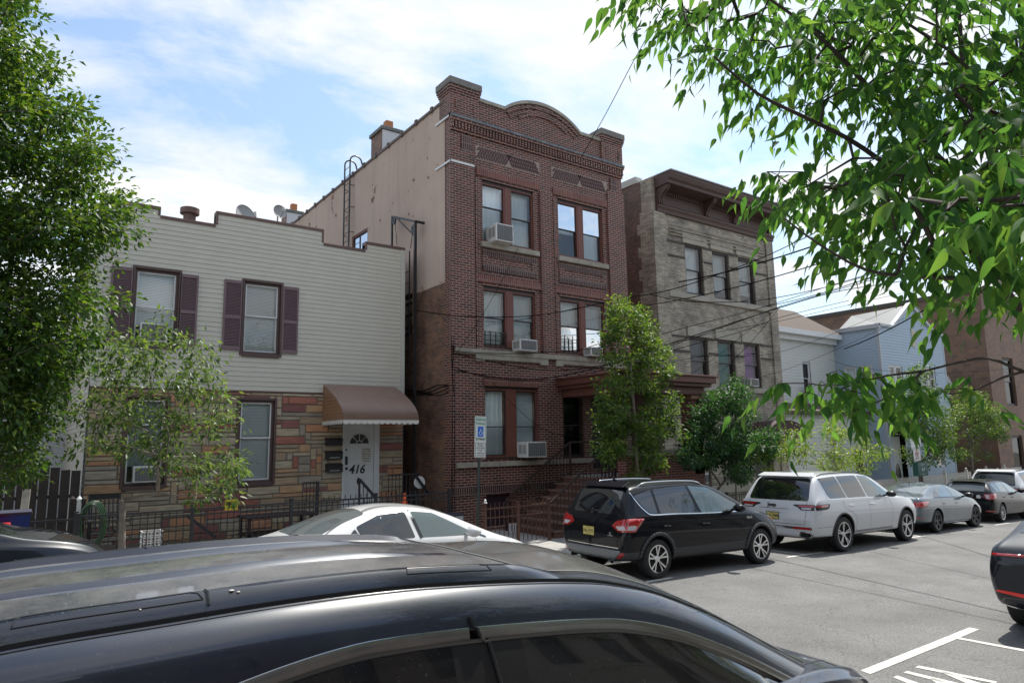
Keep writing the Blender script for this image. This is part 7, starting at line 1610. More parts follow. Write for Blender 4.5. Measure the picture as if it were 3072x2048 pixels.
    def mirrors(s, x, z, m, c=None):
        for sy in (-1, 1):
            p, n_ = s.hit(x, z, 'L' if sy > 0 else 'R'); y = abs(p.y) if p else s.W / 2
            pts = [(-.10, 0), (-.12, .05), (-.11, .12), (-.04, .165), (.06, .15), (.12, .08), (.1, .01), (0, -.03)]
            mb = MB(); yy = y + .06; segs = [(0, .55), (.05, .95), (.14, 1.0), (.2, .8), (.225, .35)]; k0 = 0; n = 14
            for (dy, sc) in segs:
                for i in range(n): a = 2 * math.pi * i / n; mb.v.append((x + .02 + .085 * sc * math.cos(a) * (1 if math.cos(a) < 0 else 1.3), sy * (yy + dy), z + .07 + .075 * sc * math.sin(a)))
            for i in range(len(segs) - 1):
                for j in range(n): mb.f.append((i * n + j, i * n + (j + 1) % n, (i + 1) * n + (j + 1) % n, (i + 1) * n + j)); mb.m.append(0)
            mb.f.append(tuple(range(n))); mb.f.append(tuple((len(segs) - 1) * n + j for j in range(n))); mb.m += [0, 0]
            mb.bar((x + .03, sy * (y - .03), z + .02), (x + .03, sy * (yy + .03), z + .04), .05, .04); mb.build('mirror', m, s.t, smooth='all')
    def handles(s, pts, m, L_=.19):
        for (x, z) in pts:
            for sd_, sy in (('L', 1), ('R', -1)):
                p, n_ = s.hit(x, z, sd_); mb = MB(); o = n_ * .028; a = p + o - V((L_ / 2, 0, 0)); b = p + o + V((L_ / 2, 0, 0)); mb.tube([a - o * .9, a + V((.02, 0, 0)), p + o * 1.05, b - V((.02, 0, 0)), b - o * .9], .012, 6); mb.build('door_handle', m, s.t, smooth='all')
    def lines(s, lst, ax=('L', 'R'), m=None, w_=.007):
        for l in lst:
            for a in ax: s.ribbon('panel_gap', l, w_, a, m or trimb, .0012)
    def numberplate(s, x_y_z, text, header, w_=.30, h=.15):
        y, z = x_y_z; p, n_ = s.hit(y, z, 'rear'); x = p.x - .012
        tilt = 0
        mb = MB(); mb.box(x - .004, x, y - w_ / 2, y + w_ / 2, z - h / 2, z + h / 2); pl = mb.build('number_plate', pyl, s.t, bevel=.003)
        X_ = (0, -1, 0); text3(text, h * .58, 'plate_characters', trimb, pl, (x - .0055, y, z - .006), X_, (0, 0, 1), ext=.0006, bold=.001, sx=.82)
        text3(header, h * .16, 'plate_characters', trimb, pl, (x - .0055, y, z + h * .38), X_, (0, 0, 1), ext=.0006); text3('GARDEN STATE', h * .13, 'plate_characters', trimb, pl, (x - .0055, y, z - h * .4), X_, (0, 0, 1), ext=.0006)
        mb = MB()
        for r in ((-w_ / 2 - .01, w_ / 2 + .01, h / 2, h / 2 + .01), (-w_ / 2 - .01, w_ / 2 + .01, -h / 2 - .01, -h / 2), (-w_ / 2 - .01, -w_ / 2, -h / 2, h / 2), (w_ / 2, w_ / 2 + .01, -h / 2, h / 2)): mb.box(x - .006, x + .004, y + r[0], y + r[1], z + r[2], z + r[3])
        return pl, mb, x
    def place(s, contact, yaw, yscale=1, sx=1.0, dz=0.0):
        """contact: world point where the camera-side rear tyre meets the road"""
        f = V((math.cos(yaw), math.sin(yaw), 0)); g = (gz(contact.x + 2.7 * f.x) - gz(contact.x)) / 2.7; f = V((f.x, f.y, g)).normalized(); up = V((0, 0, 1)); l = up.cross(f).normalized(); up = f.cross(l)
        o = contact + l * (s.W / 2 - .03) - f * s.ra * sx + up * dz
        s.t.matrix_world = Matrix(((f.x * sx, l.x, up.x, o.x), (f.y * sx, l.y, up.y, o.y), (f.z * sx, l.z, up.z, o.z), (0, 0, 0, 1)))
        return s
    def antenna(s, x, h=.09):
        p, n_ = s.hit(x, 0.0, 'top'); mb = MB(); mb.prism([(x - .02, -.02, p.z), (x + .14, -.012, p.z - .0), (x + .0, -.004, p.z + h)], (0, .03, 0)); mb.build('antenna_fin', s.paint, s.t, bevel=.006)
    def rails(s, x0, x1, y, m, h=.045, r=.016):
        for sy in (-1, 1):
            pts = []
            for i in range(17): t = i / 16; x = x0 + (x1 - x0) * t; p, n_ = s.hit(x, sy * y, 'top'); e = min(1, min(t, 1 - t) / .12); pts.append((x, sy * y, p.z + h * math.sin(e * math.pi / 2) - .004))
            mb = MB(); mb.tube(pts, r, 8); mb.build('roof_rail', m, s.t, smooth='all')
def curve2(pts, n=6):
    P = [V((a, b, 0)) for a, b in pts]; return [(p.x, p.y) for p in smoothpts(P, n)]
def rnd_poly(pts, r=.03, n=4):
    out = []; N_ = len(pts)
    for i in range(N_):
        a, b, c = V(pts[i - 1]), V(pts[i]), V(pts[(i + 1) % N_]); u, v = (a - b), (c - b); ru, rv = min(r, u.length * .45), min(r, v.length * .45); p, q = b + u.normalized() * ru, b + v.normalized() * rv
        for k in range(n + 1): t = k / n; out.append(tuple(p * (1 - t) ** 2 + b * 2 * t * (1 - t) + q * t * t))
    return out
def side(c, name, poly, m, off=.004, r=.03, **k):
    for a in 'LR': c.patch(name, [rnd_poly(poly, r)], a, m, off, **k)
YAWS = math.radians(3.1)
# ---- compact black SUV
blackp = paintmat('paint_black', (.003, .004, .007), .0, .35); blackp.node_tree.nodes['Principled BSDF'].inputs['Coat Weight'].default_value = .7; blackp.node_tree.nodes['Principled BSDF'].inputs['Specular IOR Level'].default_value = .1
ESC = [(0.0, .40, .74, .78, .72, .80, .78, .70), (.03, .34, .88, .93, .78, .86, .84, .76), (.10, .32, 1.02, 1.06, .84, .90, .88, .80), (.20, .31, 1.08, 1.24, .86, .92, .88, .74), (.36, .30, 1.09, 1.50, .87, .925, .88, .66), (.50, .30, 1.09, 1.625, .87, .925, .88, .63), (.8, .28, 1.085, 1.655, .87, .925, .88, .62),
       (1.4, .26, 1.07, 1.68, .87, .92, .88, .62), (2.1, .25, 1.05, 1.675, .87, .92, .875, .62), (2.6, .25, 1.03, 1.60, .87, .92, .87, .63), (3.0, .25, 1.02, 1.40, .87, .92, .865, .66), (3.35, .25, 1.01, 1.18, .87, .92, .86, .72), (3.55, .26, 1.0, 1.07, .87, .915, .85, .74),
       (3.9, .27, .96, 1.02, .86, .91, .82, .70), (4.2, .28, .88, .94, .82, .87, .76, .64), (4.42, .31, .74, .82, .74, .78, .68, .55), (4.52, .36, .60, .66, .60, .64, .56, .44)]
c = Car('parked_suv', 'glossy black compact SUV with grey lower cladding and silver roof rails', 'SUV', blackp, ESC, .345, 2.69, .93, 1.84, clad_z=.50)
c.patch('rear_window', [rnd_poly([(-.62, 1.12), (.62, 1.12), (.56, 1.54), (-.56, 1.54)], .06)], 'rear', cglass, .004)
for a, b, g in (([(.52, 1.44), (.98, 1.535), (.98, 1.13), (.82, 1.13), (.72, 1.18)], 0, cglass), ([(1.04, 1.54), (1.86, 1.575), (1.98, 1.09), (1.05, 1.12)], 0, cglass), ([(1.93, 1.575), (2.42, 1.53), (3.12, 1.16), (3.14, 1.07), (2.06, 1.085)], 0, cglassl)): side(c, 'side_window', a, g, .004, .03)
for a in 'LR': c.ribbon('window_trim', curve2([(.46, 1.50), (.58, 1.30), (.72, 1.155), (.86, 1.108), (1.4, 1.098), (2.2, 1.07), (3.18, 1.055)]), .018, a, chrome, .007)
for a in 'LR': c.ribbon('window_trim', curve2([(.48, 1.475), (.98, 1.56), (1.6, 1.595), (2.1, 1.585), (2.5, 1.53)]), .014, a, trimb, .006)
c.patch('windshield', [rnd_poly([(2.56, -.60), (3.30, -.70), (3.34, 0), (3.30, .70), (2.56, .60), (2.5, 0)], .08)], 'top', cglassl, .004)
for sy in (-1, 1):
    a = 'L' if sy > 0 else 'R'
    c.patch('tail_lamp', [rnd_poly([(.02, 1.045), (.30, 1.07), (.62, 1.055), (.50, .96), (.38, .90), (.30, .84), (.06, .84)], .03)], a, tlr, .008, thick=.012)
    c.patch('tail_lamp', [rnd_poly([(sy * .52, .93), (sy * .62, 1.02), (sy * .90, 1.06), (sy * .91, .84), (sy * .70, .84)], .03)], 'rear', tlr, .008)
    c.patch('reverse_lamp', [rnd_poly([(.03, .945), (.30, .955), (.36, .93), (.28, .875), (.04, .875)], .02)], a, tlw, .016)
    c.patch('reverse_lamp', [rnd_poly([(sy * .62, .925), (sy * .88, .945), (sy * .88, .875), (sy * .72, .865)], .02)], 'rear', tlw, .012)
    c.patch('reflector', [rnd_poly([(sy * .50, .49), (sy * .82, .49), (sy * .78, .395), (sy * .56, .395)], .015)], 'rear', tlr, .008)
    c.patch('headlamp', [rnd_poly([(3.98, .93), (4.22, .90), (4.40, .79), (4.36, .70), (4.20, .76)], .03)], a, hlm, .006)
    c.patch('indicator', [rnd_poly([(4.02, .90), (4.16, .875), (4.22, .80), (4.10, .83)], .02)], a, tlo, .009)
    mb = MB(); mb.tube([(-.03, sy * .55, .33), (.12, sy * .55, .33)], .036, 14, cap=False); mb.build('exhaust', chrome, c.t)
c.patch('skid_plate', [rnd_poly([(-.78, .52), (.78, .52), (.60, .365), (-.60, .365)], .07)], 'rear', silver, .012, thick=.02)
c.ribbon('tailgate_gap', [(-.66, .60), (.66, .60)], .012, 'rear', trimb, .003); c.ribbon('tailgate_gap', [(.66, .60), (.70, .84), (.62, 1.05)], .008, 'rear', trimb, .003); c.ribbon('tailgate_gap', [(-.66, .60), (-.70, .84), (-.62, 1.05)], .008, 'rear', trimb, .003)
c.ribbon('chrome_strip', [(-.70, .565), (0, .56), (.70, .565)], .01, 'rear', chrome, .006)
c.patch('brake_light', [rnd_poly([(-.22, 1.575), (.22, 1.575), (.22, 1.605), (-.22, 1.605)], .01)], 'rear', tlr, .01)
mb = MB(); mb.prism([(.36, -.58, 1.585), (.36, .58, 1.585), (.58, .58, 1.665), (.58, -.58, 1.665)], (0, 0, .018)); mb.build('spoiler', blackp, c.t, bevel=.02)
p, n_ = c.hit(0, 1.2, 'rear'); mb = MB(); mb.bar((.12, .05, 1.16), (.24, -.42, 1.18), .016, .03); mb.lathe([(0, -.03), (.05, -.02), (.055, .02), (0, .03)], (.11, .06, 1.155), 'X', 14); mb.build('wiper', trimb, c.t)
mb = MB(); mb.lathe([(.055, -.004), (.06, 0), (.05, .003), (.0, .002)], (.035, .0, .985), 'X', 24); o = mb.build('emblem', mat('emblem_dark', (.03, .035, .05), .2, metal=.6), c.t); o.scale = (1, 1.5, .62); o.location = (0, 0, .985 * (1 - .62))
pl, mb, xx = c.numberplate((.08, .80), 'P66 WTS', 'New Jersey')
for sd_ in (1,): text3('SE', .055, 'badge', chrome, c.t, (.0, -.50, .80), (0, -1, 0), (0, 0, 1), ext=.004); text3('EcoBoost', .035, 'badge', chrome, c.t, (.0, -.50, .765), (0, -1, 0), (0, 0, 1), ext=.004)
c.lines([curve2([(.86, 1.10), (.93, .86), (1.28, .72), (1.44, .46)]), [(1.96, 1.09), (1.98, .75), (1.95, .34)], curve2([(3.06, 1.06), (3.10, .8), (3.04, .5), (2.98, .34)]), [(1.44, .345), (2.98, .335)], curve2([(.52, 1.0), (1.1, .985), (2.2, .965), (3.1, .95)])])
c.handles([(1.15, .90), (2.1, .885)], blackp); c.mirrors(2.86, 1.07, blackp)
for a in 'LR': c.ribbon('fender_badge', [(3.22, .93), (3.40, .93)], .045, a, chrome, .006)
c.arch(.065, clad, .010); c.wheels((5, 'V'), chrome); c.rails(.75, 2.35, .60, chrome, .05); c.antenna(.72)
c.warp(.22, .70, .80); E1 = c.place(onG(1970, 1737.5) + V((.06, 0, 0)), math.radians(-1.8))
# ---- white three-row SUV
whp = paintmat('paint_white', (.60, .61, .63), .0, .35)
JP = [(0.0, .42, .72, .76, .80, .86, .84, .78), (.04, .36, .92, .97, .86, .93, .91, .84), (.10, .34, 1.10, 1.15, .90, .96, .93, .85), (.22, .33, 1.18, 1.36, .92, .975, .93, .80), (.36, .33, 1.19, 1.60, .93, .98, .93, .74), (.50, .32, 1.19, 1.735, .93, .98, .93, .72), (.8, .31, 1.19, 1.77, .93, .985, .93, .71),
      (1.6, .29, 1.18, 1.80, .93, .985, .93, .71), (2.5, .28, 1.16, 1.79, .93, .985, .93, .71), (3.0, .28, 1.15, 1.72, .93, .98, .925, .71), (3.4, .28, 1.14, 1.52, .93, .98, .92, .74), (3.75, .28, 1.13, 1.28, .93, .98, .92, .80), (3.95, .28, 1.12, 1.18, .93, .98, .91, .82),
      (4.4, .29, 1.10, 1.14, .92, .975, .89, .80), (4.85, .31, 1.04, 1.08, .89, .94, .85, .75), (5.08, .34, .92, .98, .82, .86, .78, .66), (5.18, .40, .74, .80, .72, .74, .68, .55)]
def build_jeep():
    c = Car('parked_suv', 'large white three-row SUV with dark glass parked behind the black compact SUV', 'SUV', whp, JP, .395, 3.09, 1.17, 1.97)
    c.patch('rear_window', [rnd_poly([(-.76, 1.17), (.76, 1.17), (.66, 1.66), (-.66, 1.66)], .08)], 'rear', cglass, .004)
    for a, g in (([(.55, 1.66), (1.28, 1.70), (1.44, 1.22), (.74, 1.22), (.66, 1.30)], cglass), ([(1.34, 1.70), (2.22, 1.71), (2.36, 1.21), (1.50, 1.215)], cglass), ([(2.30, 1.71), (2.74, 1.68), (3.52, 1.25), (3.54, 1.19), (2.46, 1.20)], cglassl)): side(c, 'side_window', a, g, .004, .03)
    for a in 'LR': c.ribbon('window_trim', curve2([(.5, 1.68), (.64, 1.25), (.72, 1.195), (1.4, 1.19), (2.4, 1.18), (3.58, 1.165)]), .014, a, chrome, .006)
    c.patch('windshield', [rnd_poly([(2.92, -.68), (3.72, -.80), (3.76, 0), (3.72, .80), (2.92, .68), (2.86, 0)], .08)], 'top', cglassl, .004)
    for sy in (-1, 1):
        a = 'L' if sy > 0 else 'R'
        c.patch('tail_lamp', [rnd_poly([(.02, 1.10), (.58, 1.105), (.60, 1.03), (.50, .99), (.02, .98)], .02)], a, trimb, .006, thick=.01); c.patch('tail_lamp_red', [rnd_poly([(.04, 1.085), (.56, 1.085), (.54, 1.04), (.04, 1.045)], .015)], a, tlr, .013)
        c.patch('tail_lamp', [rnd_poly([(sy * .40, 1.07), (sy * .45, 1.09), (sy * .97, 1.10), (sy * .97, .975), (sy * .60, .975), (sy * .53, 1.03)], .02)], 'rear', trimb, .006); c.patch('tail_lamp_red', [rnd_poly([(sy * .52, 1.075), (sy * .95, 1.085), (sy * .95, 1.045), (sy * .56, 1.04)], .015)], 'rear', tlr, .010)
        c.patch('reverse_lamp', [rnd_poly([(sy * .60, 1.025), (sy * .85, 1.03), (sy * .85, .99), (sy * .64, .99)], .01)], 'rear', tlw, .010)
        c.patch('reflector', [rnd_poly([(sy * .42, .60), (sy * .80, .60), (sy * .88, .555), (sy * .44, .555)], .012)], 'rear', tlr, .012)
        c.patch('exhaust_finisher', [rnd_poly([(sy * .52, .45), (sy * .60, .51), (sy * .82, .50), (sy * .86, .44), (sy * .80, .385), (sy * .58, .38)], .015)], 'rear', chrome, .008); c.patch('exhaust_opening', [rnd_poly([(sy * .555, .45), (sy * .61, .49), (sy * .80, .482), (sy * .83, .44), (sy * .785, .402), (sy * .60, .40)], .012)], 'rear', wellm, .014)
        c.patch('headlamp', [rnd_poly([(4.78, 1.00), (5.02, .96), (5.10, .88), (4.85, .90)], .03)], a, hlm, .006)
    c.ribbon('bumper_strip', [(-.86, .575), (0, .57), (.86, .575)], .03, 'rear', chrome, .007); c.ribbon('bumper_strip', [(-.86, .60), (0, .595), (.86, .60)], .018, 'rear', trimb, .008)
    c.ribbon('tailgate_gap', [(-.70, .66), (.70, .66)], .009, 'rear', trimb, .003)
    for sy in (-1, 1): c.ribbon('tailgate_gap', [(sy * .70, .66), (sy * .74, .98), (sy * .72, 1.16)], .008, 'rear', trimb, .003)
    c.ribbon('plate_recess', [(-.30, .97), (-.28, .985), (.42, .985), (.44, .97)], .012, 'rear', mat('recess_shadow', (.2, .2, .21), .6), .003)
    text3('Jeep', .13, 'badge', mat('badge_black', (.02, .02, .022), .3), c.t, (.055, .12, 1.06), (0, -1, 0), (0, 0, 1), ext=.006, bold=.002)
    c.lines([curve2([(1.26, 1.18), (1.28, 1.0), (1.70, .78), (1.72, .42)]), [(2.38, 1.18), (2.40, .8), (2.38, .40)], curve2([(3.46, 1.16), (3.52, .9), (3.46, .6), (3.44, .42)]), [(1.72, .44), (3.44, .43)], [(.1, .60), (.70, .60)]], m=mat('gap_grey', (.12, .12, .12), .6), w_=.008)
    for a in 'LR': c.ribbon('side_moulding', [(1.65, .42), (3.5, .41)], .03, a, silver, .008); 
    c.handles([(1.55, 1.03), (2.55, 1.02)], whp); c.mirrors(3.25, 1.17, trimb); c.arch(.035, trimb, .004); c.wheels((5, 'twin'), rimm); c.rails(.65, 2.75, .66, trimb, .03, .014); c.antenna(.75)
    mb = MB(); mb.prism([(.36, -.66, 1.70), (.36, .66, 1.70), (.62, .66, 1.775), (.62, -.66, 1.775)], (0, 0, .016)); mb.build('spoiler', whp, c.t, bevel=.015)
    return c
c = build_jeep(); pl, mb, xx = c.numberplate((.08, .82), 'G42 WMS', 'New Jersey'); mb.build('plate_frame', trimb, pl)
text3('JEEP', .05, 'badge', silver, c.t, (2.9, -.99, .80), (1, 0, 0), (0, 0, 1), ext=.003) if False else None
JE = c.place(onG(2532, 1655.6) + V((.08, 0, 0)), YAWS - .02, sx=1.07)
def copy_thing(root, label, mw):
    r = root.copy(); COL.objects.link(r); r['label'] = label; r.matrix_world = mw
    for ch in list(root.children):
        k = ch.copy(); COL.objects.link(k); k.parent = r
        for g in ch.children: d = g.copy(); COL.objects.link(d); d.parent = k
    return r
bpy.context.view_layer.update()
mw = JE.t.matrix_world.copy(); off = onG(3120, 1535) ; dx = 31.6
mw.translation = V((dx, 9.0 + TA * (dx - 9.6) + 1.1, gz(dx + 1.2) + .02)); copy_thing(JE.t, 'white SUV farthest away at the right edge, only its roof and rear window showing', mw)
# ---- grey sedan
SED = [(0.0, .38, .66, .70, .66, .76, .74, .66), (.03, .30, .84, .90, .74, .82, .80, .72), (.10, .27, .98, 1.03, .80, .86, .83, .74), (.35, .25, .99, 1.07, .84, .89, .84, .72), (.62, .24, .985, 1.11, .85, .90, .845, .66), (1.0, .22, .98, 1.24, .86, .90, .85, .58), (1.4, .20, .975, 1.355, .86, .90, .85, .55), (1.8, .19, .97, 1.405, .86, .90, .85, .55),
       (2.3, .19, .955, 1.41, .86, .90, .845, .55), (2.7, .19, .94, 1.34, .86, .90, .84, .57), (3.1, .19, .93, 1.17, .86, .90, .835, .63), (3.45, .19, .92, 1.0, .86, .90, .82, .70), (3.8, .20, .88, .93, .85, .89, .80, .68), (4.2, .21, .80, .85, .82, .86, .74, .60), (4.5, .24, .68, .72, .74, .78, .66, .52), (4.66, .30, .54, .58, .60, .64, .54, .42)]
greyp = paintmat('paint_grey', (.11, .135, .16), .1, .3)
c = Car('parked_sedan', 'flat blue-grey sedan with dark alloy wheels parked behind the white SUV', 'sedan', greyp, SED, .325, 2.735, .98, 1.80)
c.patch('rear_window', [rnd_poly([(.62, -.60), (1.42, -.50), (1.46, 0), (1.42, .50), (.62, .60), (.58, 0)], .08)], 'top', cglassr, .004)
def sedan_trim(c, chrome_=True, wheels_=((5, 'V'), None), glassf=cglassl):
    for a, g in (([(.98, 1.02), (1.30, 1.17), (1.34, 1.01)], cglass), ([(1.36, 1.19), (1.62, 1.29), (2.12, 1.325), (2.22, 1.005), (1.38, 1.01)], glassf), ([(2.18, 1.325), (2.42, 1.315), (3.12, .99), (3.10, .965), (2.28, .995)], cglassl)): side(c, 'side_window', a, g, .004, .025)
    for a in 'LR': c.ribbon('window_trim', curve2([(.92, 1.0), (1.4, .995), (2.2, .985), (3.16, .955)]), .014, a, chrome if chrome_ else trimb, .006)
    c.patch('windshield', [rnd_poly([(2.58, -.55), (3.34, -.66), (3.40, 0), (3.34, .66), (2.58, .55), (2.50, 0)], .08)], 'top', cglassl, .004)
    c.lines([curve2([(1.36, .98), (1.36, .76), (1.58, .62), (1.62, .34)]), [(2.24, .97), (2.26, .6), (2.22, .32)], curve2([(3.16, .93), (3.2, .7), (3.12, .45), (3.1, .32)]), [(1.62, .30), (3.1, .29)]])
    c.handles([(1.50, .82), (2.38, .81)], c.paint); c.mirrors(2.98, .96, trimb if not chrome_ else c.paint)
sedan_trim(c, False)
for sy in (-1, 1):
    a = 'L' if sy > 0 else 'R'; c.patch('tail_lamp', [rnd_poly([(.03, .90), (.46, .91), (.50, .87), (.32, .76), (.03, .75)], .03)], a, tlr, .008, thick=.01); c.patch('tail_lamp', [rnd_poly([(sy * .46, .88), (sy * .9, .91), (sy * .9, .75), (sy * .55, .77)], .03)], 'rear', tlr, .008); c.patch('reflector', [rnd_poly([(sy * .62, .47), (sy * .84, .47), (sy * .84, .44), (sy * .62, .44)], .006)], 'rear', tlr, .008); c.patch('headlamp', [rnd_poly([(4.12, .76), (4.40, .72), (4.52, .64), (4.3, .64)], .02)], a, hlm, .006)
for a in 'LR': c.ribbon('side_skirt', [(1.38, .25), (3.2, .235)], .06, a, greyp, .02, thick=.02)
c.wheels((5, 'V'), rimd, turn=-.12); c.antenna(1.35, .07)
c.place(onG(2812, 1598) + V((.12, 0, 0)), YAWS - .01, sx=1.11)
# ---- white sedan of older shape behind the near car
OLD = [(0.0, .38, .70, .74, .66, .74, .72, .64), (.04, .30, .88, .93, .74, .81, .78, .70), (.14, .27, .93, .96, .80, .85, .81, .72), (.40, .25, .95, 1.02, .83, .87, .82, .70), (.62, .23, .97, 1.10, .84, .875, .82, .64), (1.0, .21, .995, 1.275, .85, .875, .82, .57), (1.4, .20, .99, 1.38, .85, .875, .82, .54), (1.8, .19, .98, 1.43, .85, .875, .82, .54),
       (2.2, .19, .965, 1.43, .85, .875, .815, .54), (2.6, .19, .95, 1.36, .85, .875, .81, .56), (3.0, .19, .94, 1.20, .85, .875, .80, .60), (3.35, .19, .92, 1.04, .85, .87, .78, .66), (3.6, .20, .88, .95, .84, .86, .76, .66), (3.95, .21, .80, .87, .80, .83, .70, .58), (4.3, .24, .68, .74, .72, .75, .62, .48), (4.45, .32, .56, .60, .60, .62, .52, .4)]
wsp = paintmat('paint_white_sedan', (.66, .66, .65), .0, .3)
c = Car('parked_sedan', 'white sedan with a smooth arched roof seen over the roof of the near car', 'sedan', wsp, OLD, .31, 2.70, .90, 1.75)
c.patch('rear_window', [rnd_poly([(.55, -.60), (1.36, -.47), (1.42, 0), (1.36, .47), (.55, .60), (.5, 0)], .08)], 'top', cglassr, .004)
for a, g in (([(.94, 1.03), (1.12, 1.17), (1.18, 1.02)], cglass), ([(1.14, 1.19), (1.5, 1.32), (1.92, 1.355), (2.0, 1.01), (1.2, 1.02)], cglass), ([(2.02, 1.355), (2.38, 1.32), (3.0, 1.03), (2.98, .99), (2.1, 1.01)], cglassl)): side(c, 'side_window', a, g, .004, .03)
c.patch('windshield', [rnd_poly([(2.52, -.52), (3.26, -.64), (3.34, 0), (3.26, .64), (2.52, .52), (2.44, 0)], .08)], 'top', cglassl, .004)
for a in 'LR': c.ribbon('quarter_trim', curve2([(2.0, 1.37), (2.1, 1.0)], 3), .05, a, trimb, .0055); c.patch('quarter_glass', [rnd_poly([(3.02, 1.0), (3.05, 1.03), (3.26, .95), (3.24, .93)], .01)], a, cglass, .004)
for sy in (-1, 1): c.patch('tail_lamp', [rnd_poly([(.03, .95), (.3, .94), (.3, .80), (.03, .78)], .03)], 'L' if sy > 0 else 'R', tlr, .008); c.patch('headlamp', [rnd_poly([(3.95, .78), (4.28, .70), (4.36, .62), (4.08, .66)], .03)], 'L' if sy > 0 else 'R', hlm, .006)
c.lines([curve2([(1.2, .99), (1.2, .75), (1.5, .6), (1.52, .32)]), [(2.06, .98), (2.08, .6), (2.04, .3)], curve2([(3.04, .95), (3.06, .7), (3.0, .3)]), curve2([(.55, 1.03), (1.0, 1.235), (1.5, 1.385), (2.0, 1.42), (2.5, 1.35)])], m=MATS['gap_grey'])
c.handles([(1.35, .84), (2.2, .83)], wsp); c.mirrors(2.86, .98, wsp); c.wheels((5, 'wide'), rimm)
# roof crown sits at pixel (1176,1519)
wsx = 3.55; c.place(V((wsx, 9.05 + TA * (wsx - 9.6), gz(wsx))), YAWS)
WS = c
# ---- black hatchback wagon
HAT = [(0.0, .36, .68, .72, .66, .76, .74, .66), (.03, .30, .86, .92, .74, .82, .80, .72), (.09, .27, 1.0, 1.05, .80, .86, .83, .74), (.22, .25, 1.02, 1.20, .84, .88, .83, .66), (.42, .24, 1.02, 1.37, .85, .885, .83, .58), (.6, .23, 1.01, 1.42, .85, .885, .83, .56), (1.2, .20, 1.0, 1.46, .85, .885, .83, .56), (1.9, .19, .98, 1.46, .85, .885, .825, .56), (2.4, .19, .96, 1.38, .85, .885, .82, .57), (2.8, .19, .95, 1.20, .85, .885, .815, .63), (3.15, .19, .94, 1.01, .85, .88, .80, .70), (3.6, .20, .89, .94, .84, .87, .77, .66), (4.0, .22, .80, .85, .80, .83, .71, .58), (4.3, .26, .66, .70, .70, .74, .62, .5), (4.4, .32, .54, .58, .6, .62, .54, .42)]
c = Car('parked_hatchback', 'shiny black hatchback with a red and clear tail lamp before the farthest white SUV', 'hatchback', blackp, HAT, .32, 2.64, .85, 1.77)
c.patch('rear_window', [rnd_poly([(-.60, 1.06), (.60, 1.06), (.52, 1.36), (-.52, 1.36)], .06)], 'rear', cglassr, .004)
for a, g in (([(.50, 1.30), (.92, 1.33), (.94, 1.04), (.66, 1.05)], cglass), ([(.98, 1.335), (1.66, 1.36), (1.78, 1.03), (1.0, 1.04)], cglassl), ([(1.72, 1.36), (2.1, 1.33), (2.80, 1.02), (2.78, .99), (1.85, 1.02)], cglassl)): side(c, 'side_window', a, g, .004, .025)
c.patch('windshield', [rnd_poly([(2.28, -.55), (3.02, -.66), (3.08, 0), (3.02, .66), (2.28, .55), (2.2, 0)], .08)], 'top', cglassl, .004)
for sy in (-1, 1):
    a = 'L' if sy > 0 else 'R'; c.patch('tail_lamp', [rnd_poly([(.03, .98), (.36, .99), (.40, .93), (.26, .80), (.03, .79)], .04)], a, tlr, .008, thick=.01); c.patch('tail_lamp', [rnd_poly([(sy * .58, .97), (sy * .9, .98), (sy * .9, .79), (sy * .64, .80)], .03)], 'rear', tlr, .008); c.patch('reverse_lamp', [rnd_poly([(sy * .62, .94), (sy * .74, .95), (sy * .74, .83), (sy * .66, .83)], .02)], 'rear', tlw, .012); c.patch('reflector', [rnd_poly([(sy * .6, .42), (sy * .84, .42), (sy * .84, .385), (sy * .62, .385)], .006)], 'rear', tlr, .008)
mb = MB(); mb.lathe([(0, -.003), (.07, -.003), (.07, .002)], (.02, -.42, .87), 'X', 24); mb.build('round_sticker', wht, c.t)
mb = MB(); mb.prism([(.30, -.54, 1.385), (.30, .54, 1.385), (.56, .54, 1.435), (.56, -.54, 1.435)], (0, 0, .016)); mb.build('spoiler', blackp, c.t, bevel=.01)
c.patch('brake_light', [rnd_poly([(-.18, 1.372), (.18, 1.372), (.18, 1.392), (-.18, 1.392)], .006)], 'rear', tlr, .012)
c.lines([[(.96, 1.0), (1.0, .75), (1.35, .55), (1.4, .32)], [(1.8, .99), (1.84, .6), (1.8, .32)], [(2.86, .95), (2.9, .6), (2.84, .32)]]); c.handles([(1.15, .86), (2.0, .84)], blackp); c.mirrors(2.62, .98, blackp); c.wheels((10, 'thin'), rimm); c.antenna(.8, .06)
c.place(onG(3012, 1566), YAWS, sx=1.03)
# ---- dark SUV at the left edge, far lane
navp = paintmat('paint_navy', (.004, .006, .013), .0, .35)
LFS = [(x, a, b + (.02 if x < 3 else .22), r_ + (.06 if x < 3.2 else .25 if x < 4.3 else .22), c1, c2, c3, c4 + .02) for (x, a, b, r_, c1, c2, c3, c4) in ESC]
c = Car('parked_suv', 'dark navy SUV at the left edge with only its front roof corner in view', 'SUV', navp, LFS, .36, 2.69, .93, 1.86)
for a, g in (([(.52, 1.44), (.98, 1.555), (.98, 1.16), (.72, 1.2)], cglass), ([(1.04, 1.57), (1.86, 1.60), (1.98, 1.12), (1.05, 1.14)], cglass), ([(1.93, 1.60), (2.42, 1.56), (3.12, 1.19), (3.14, 1.10), (2.06, 1.12)], cglass)): side(c, 'side_window', a, g, .004, .03)
c.patch('windshield', [rnd_poly([(2.62, -.60), (3.30, -.70), (3.34, 0), (3.30, .70), (2.62, .60), (2.56, 0)], .08)], 'top', cglass, .004)
c.patch('rear_window', [rnd_poly([(-.62, 1.15), (.62, 1.15), (.56, 1.58), (-.56, 1.58)], .06)], 'rear', cglass, .004)
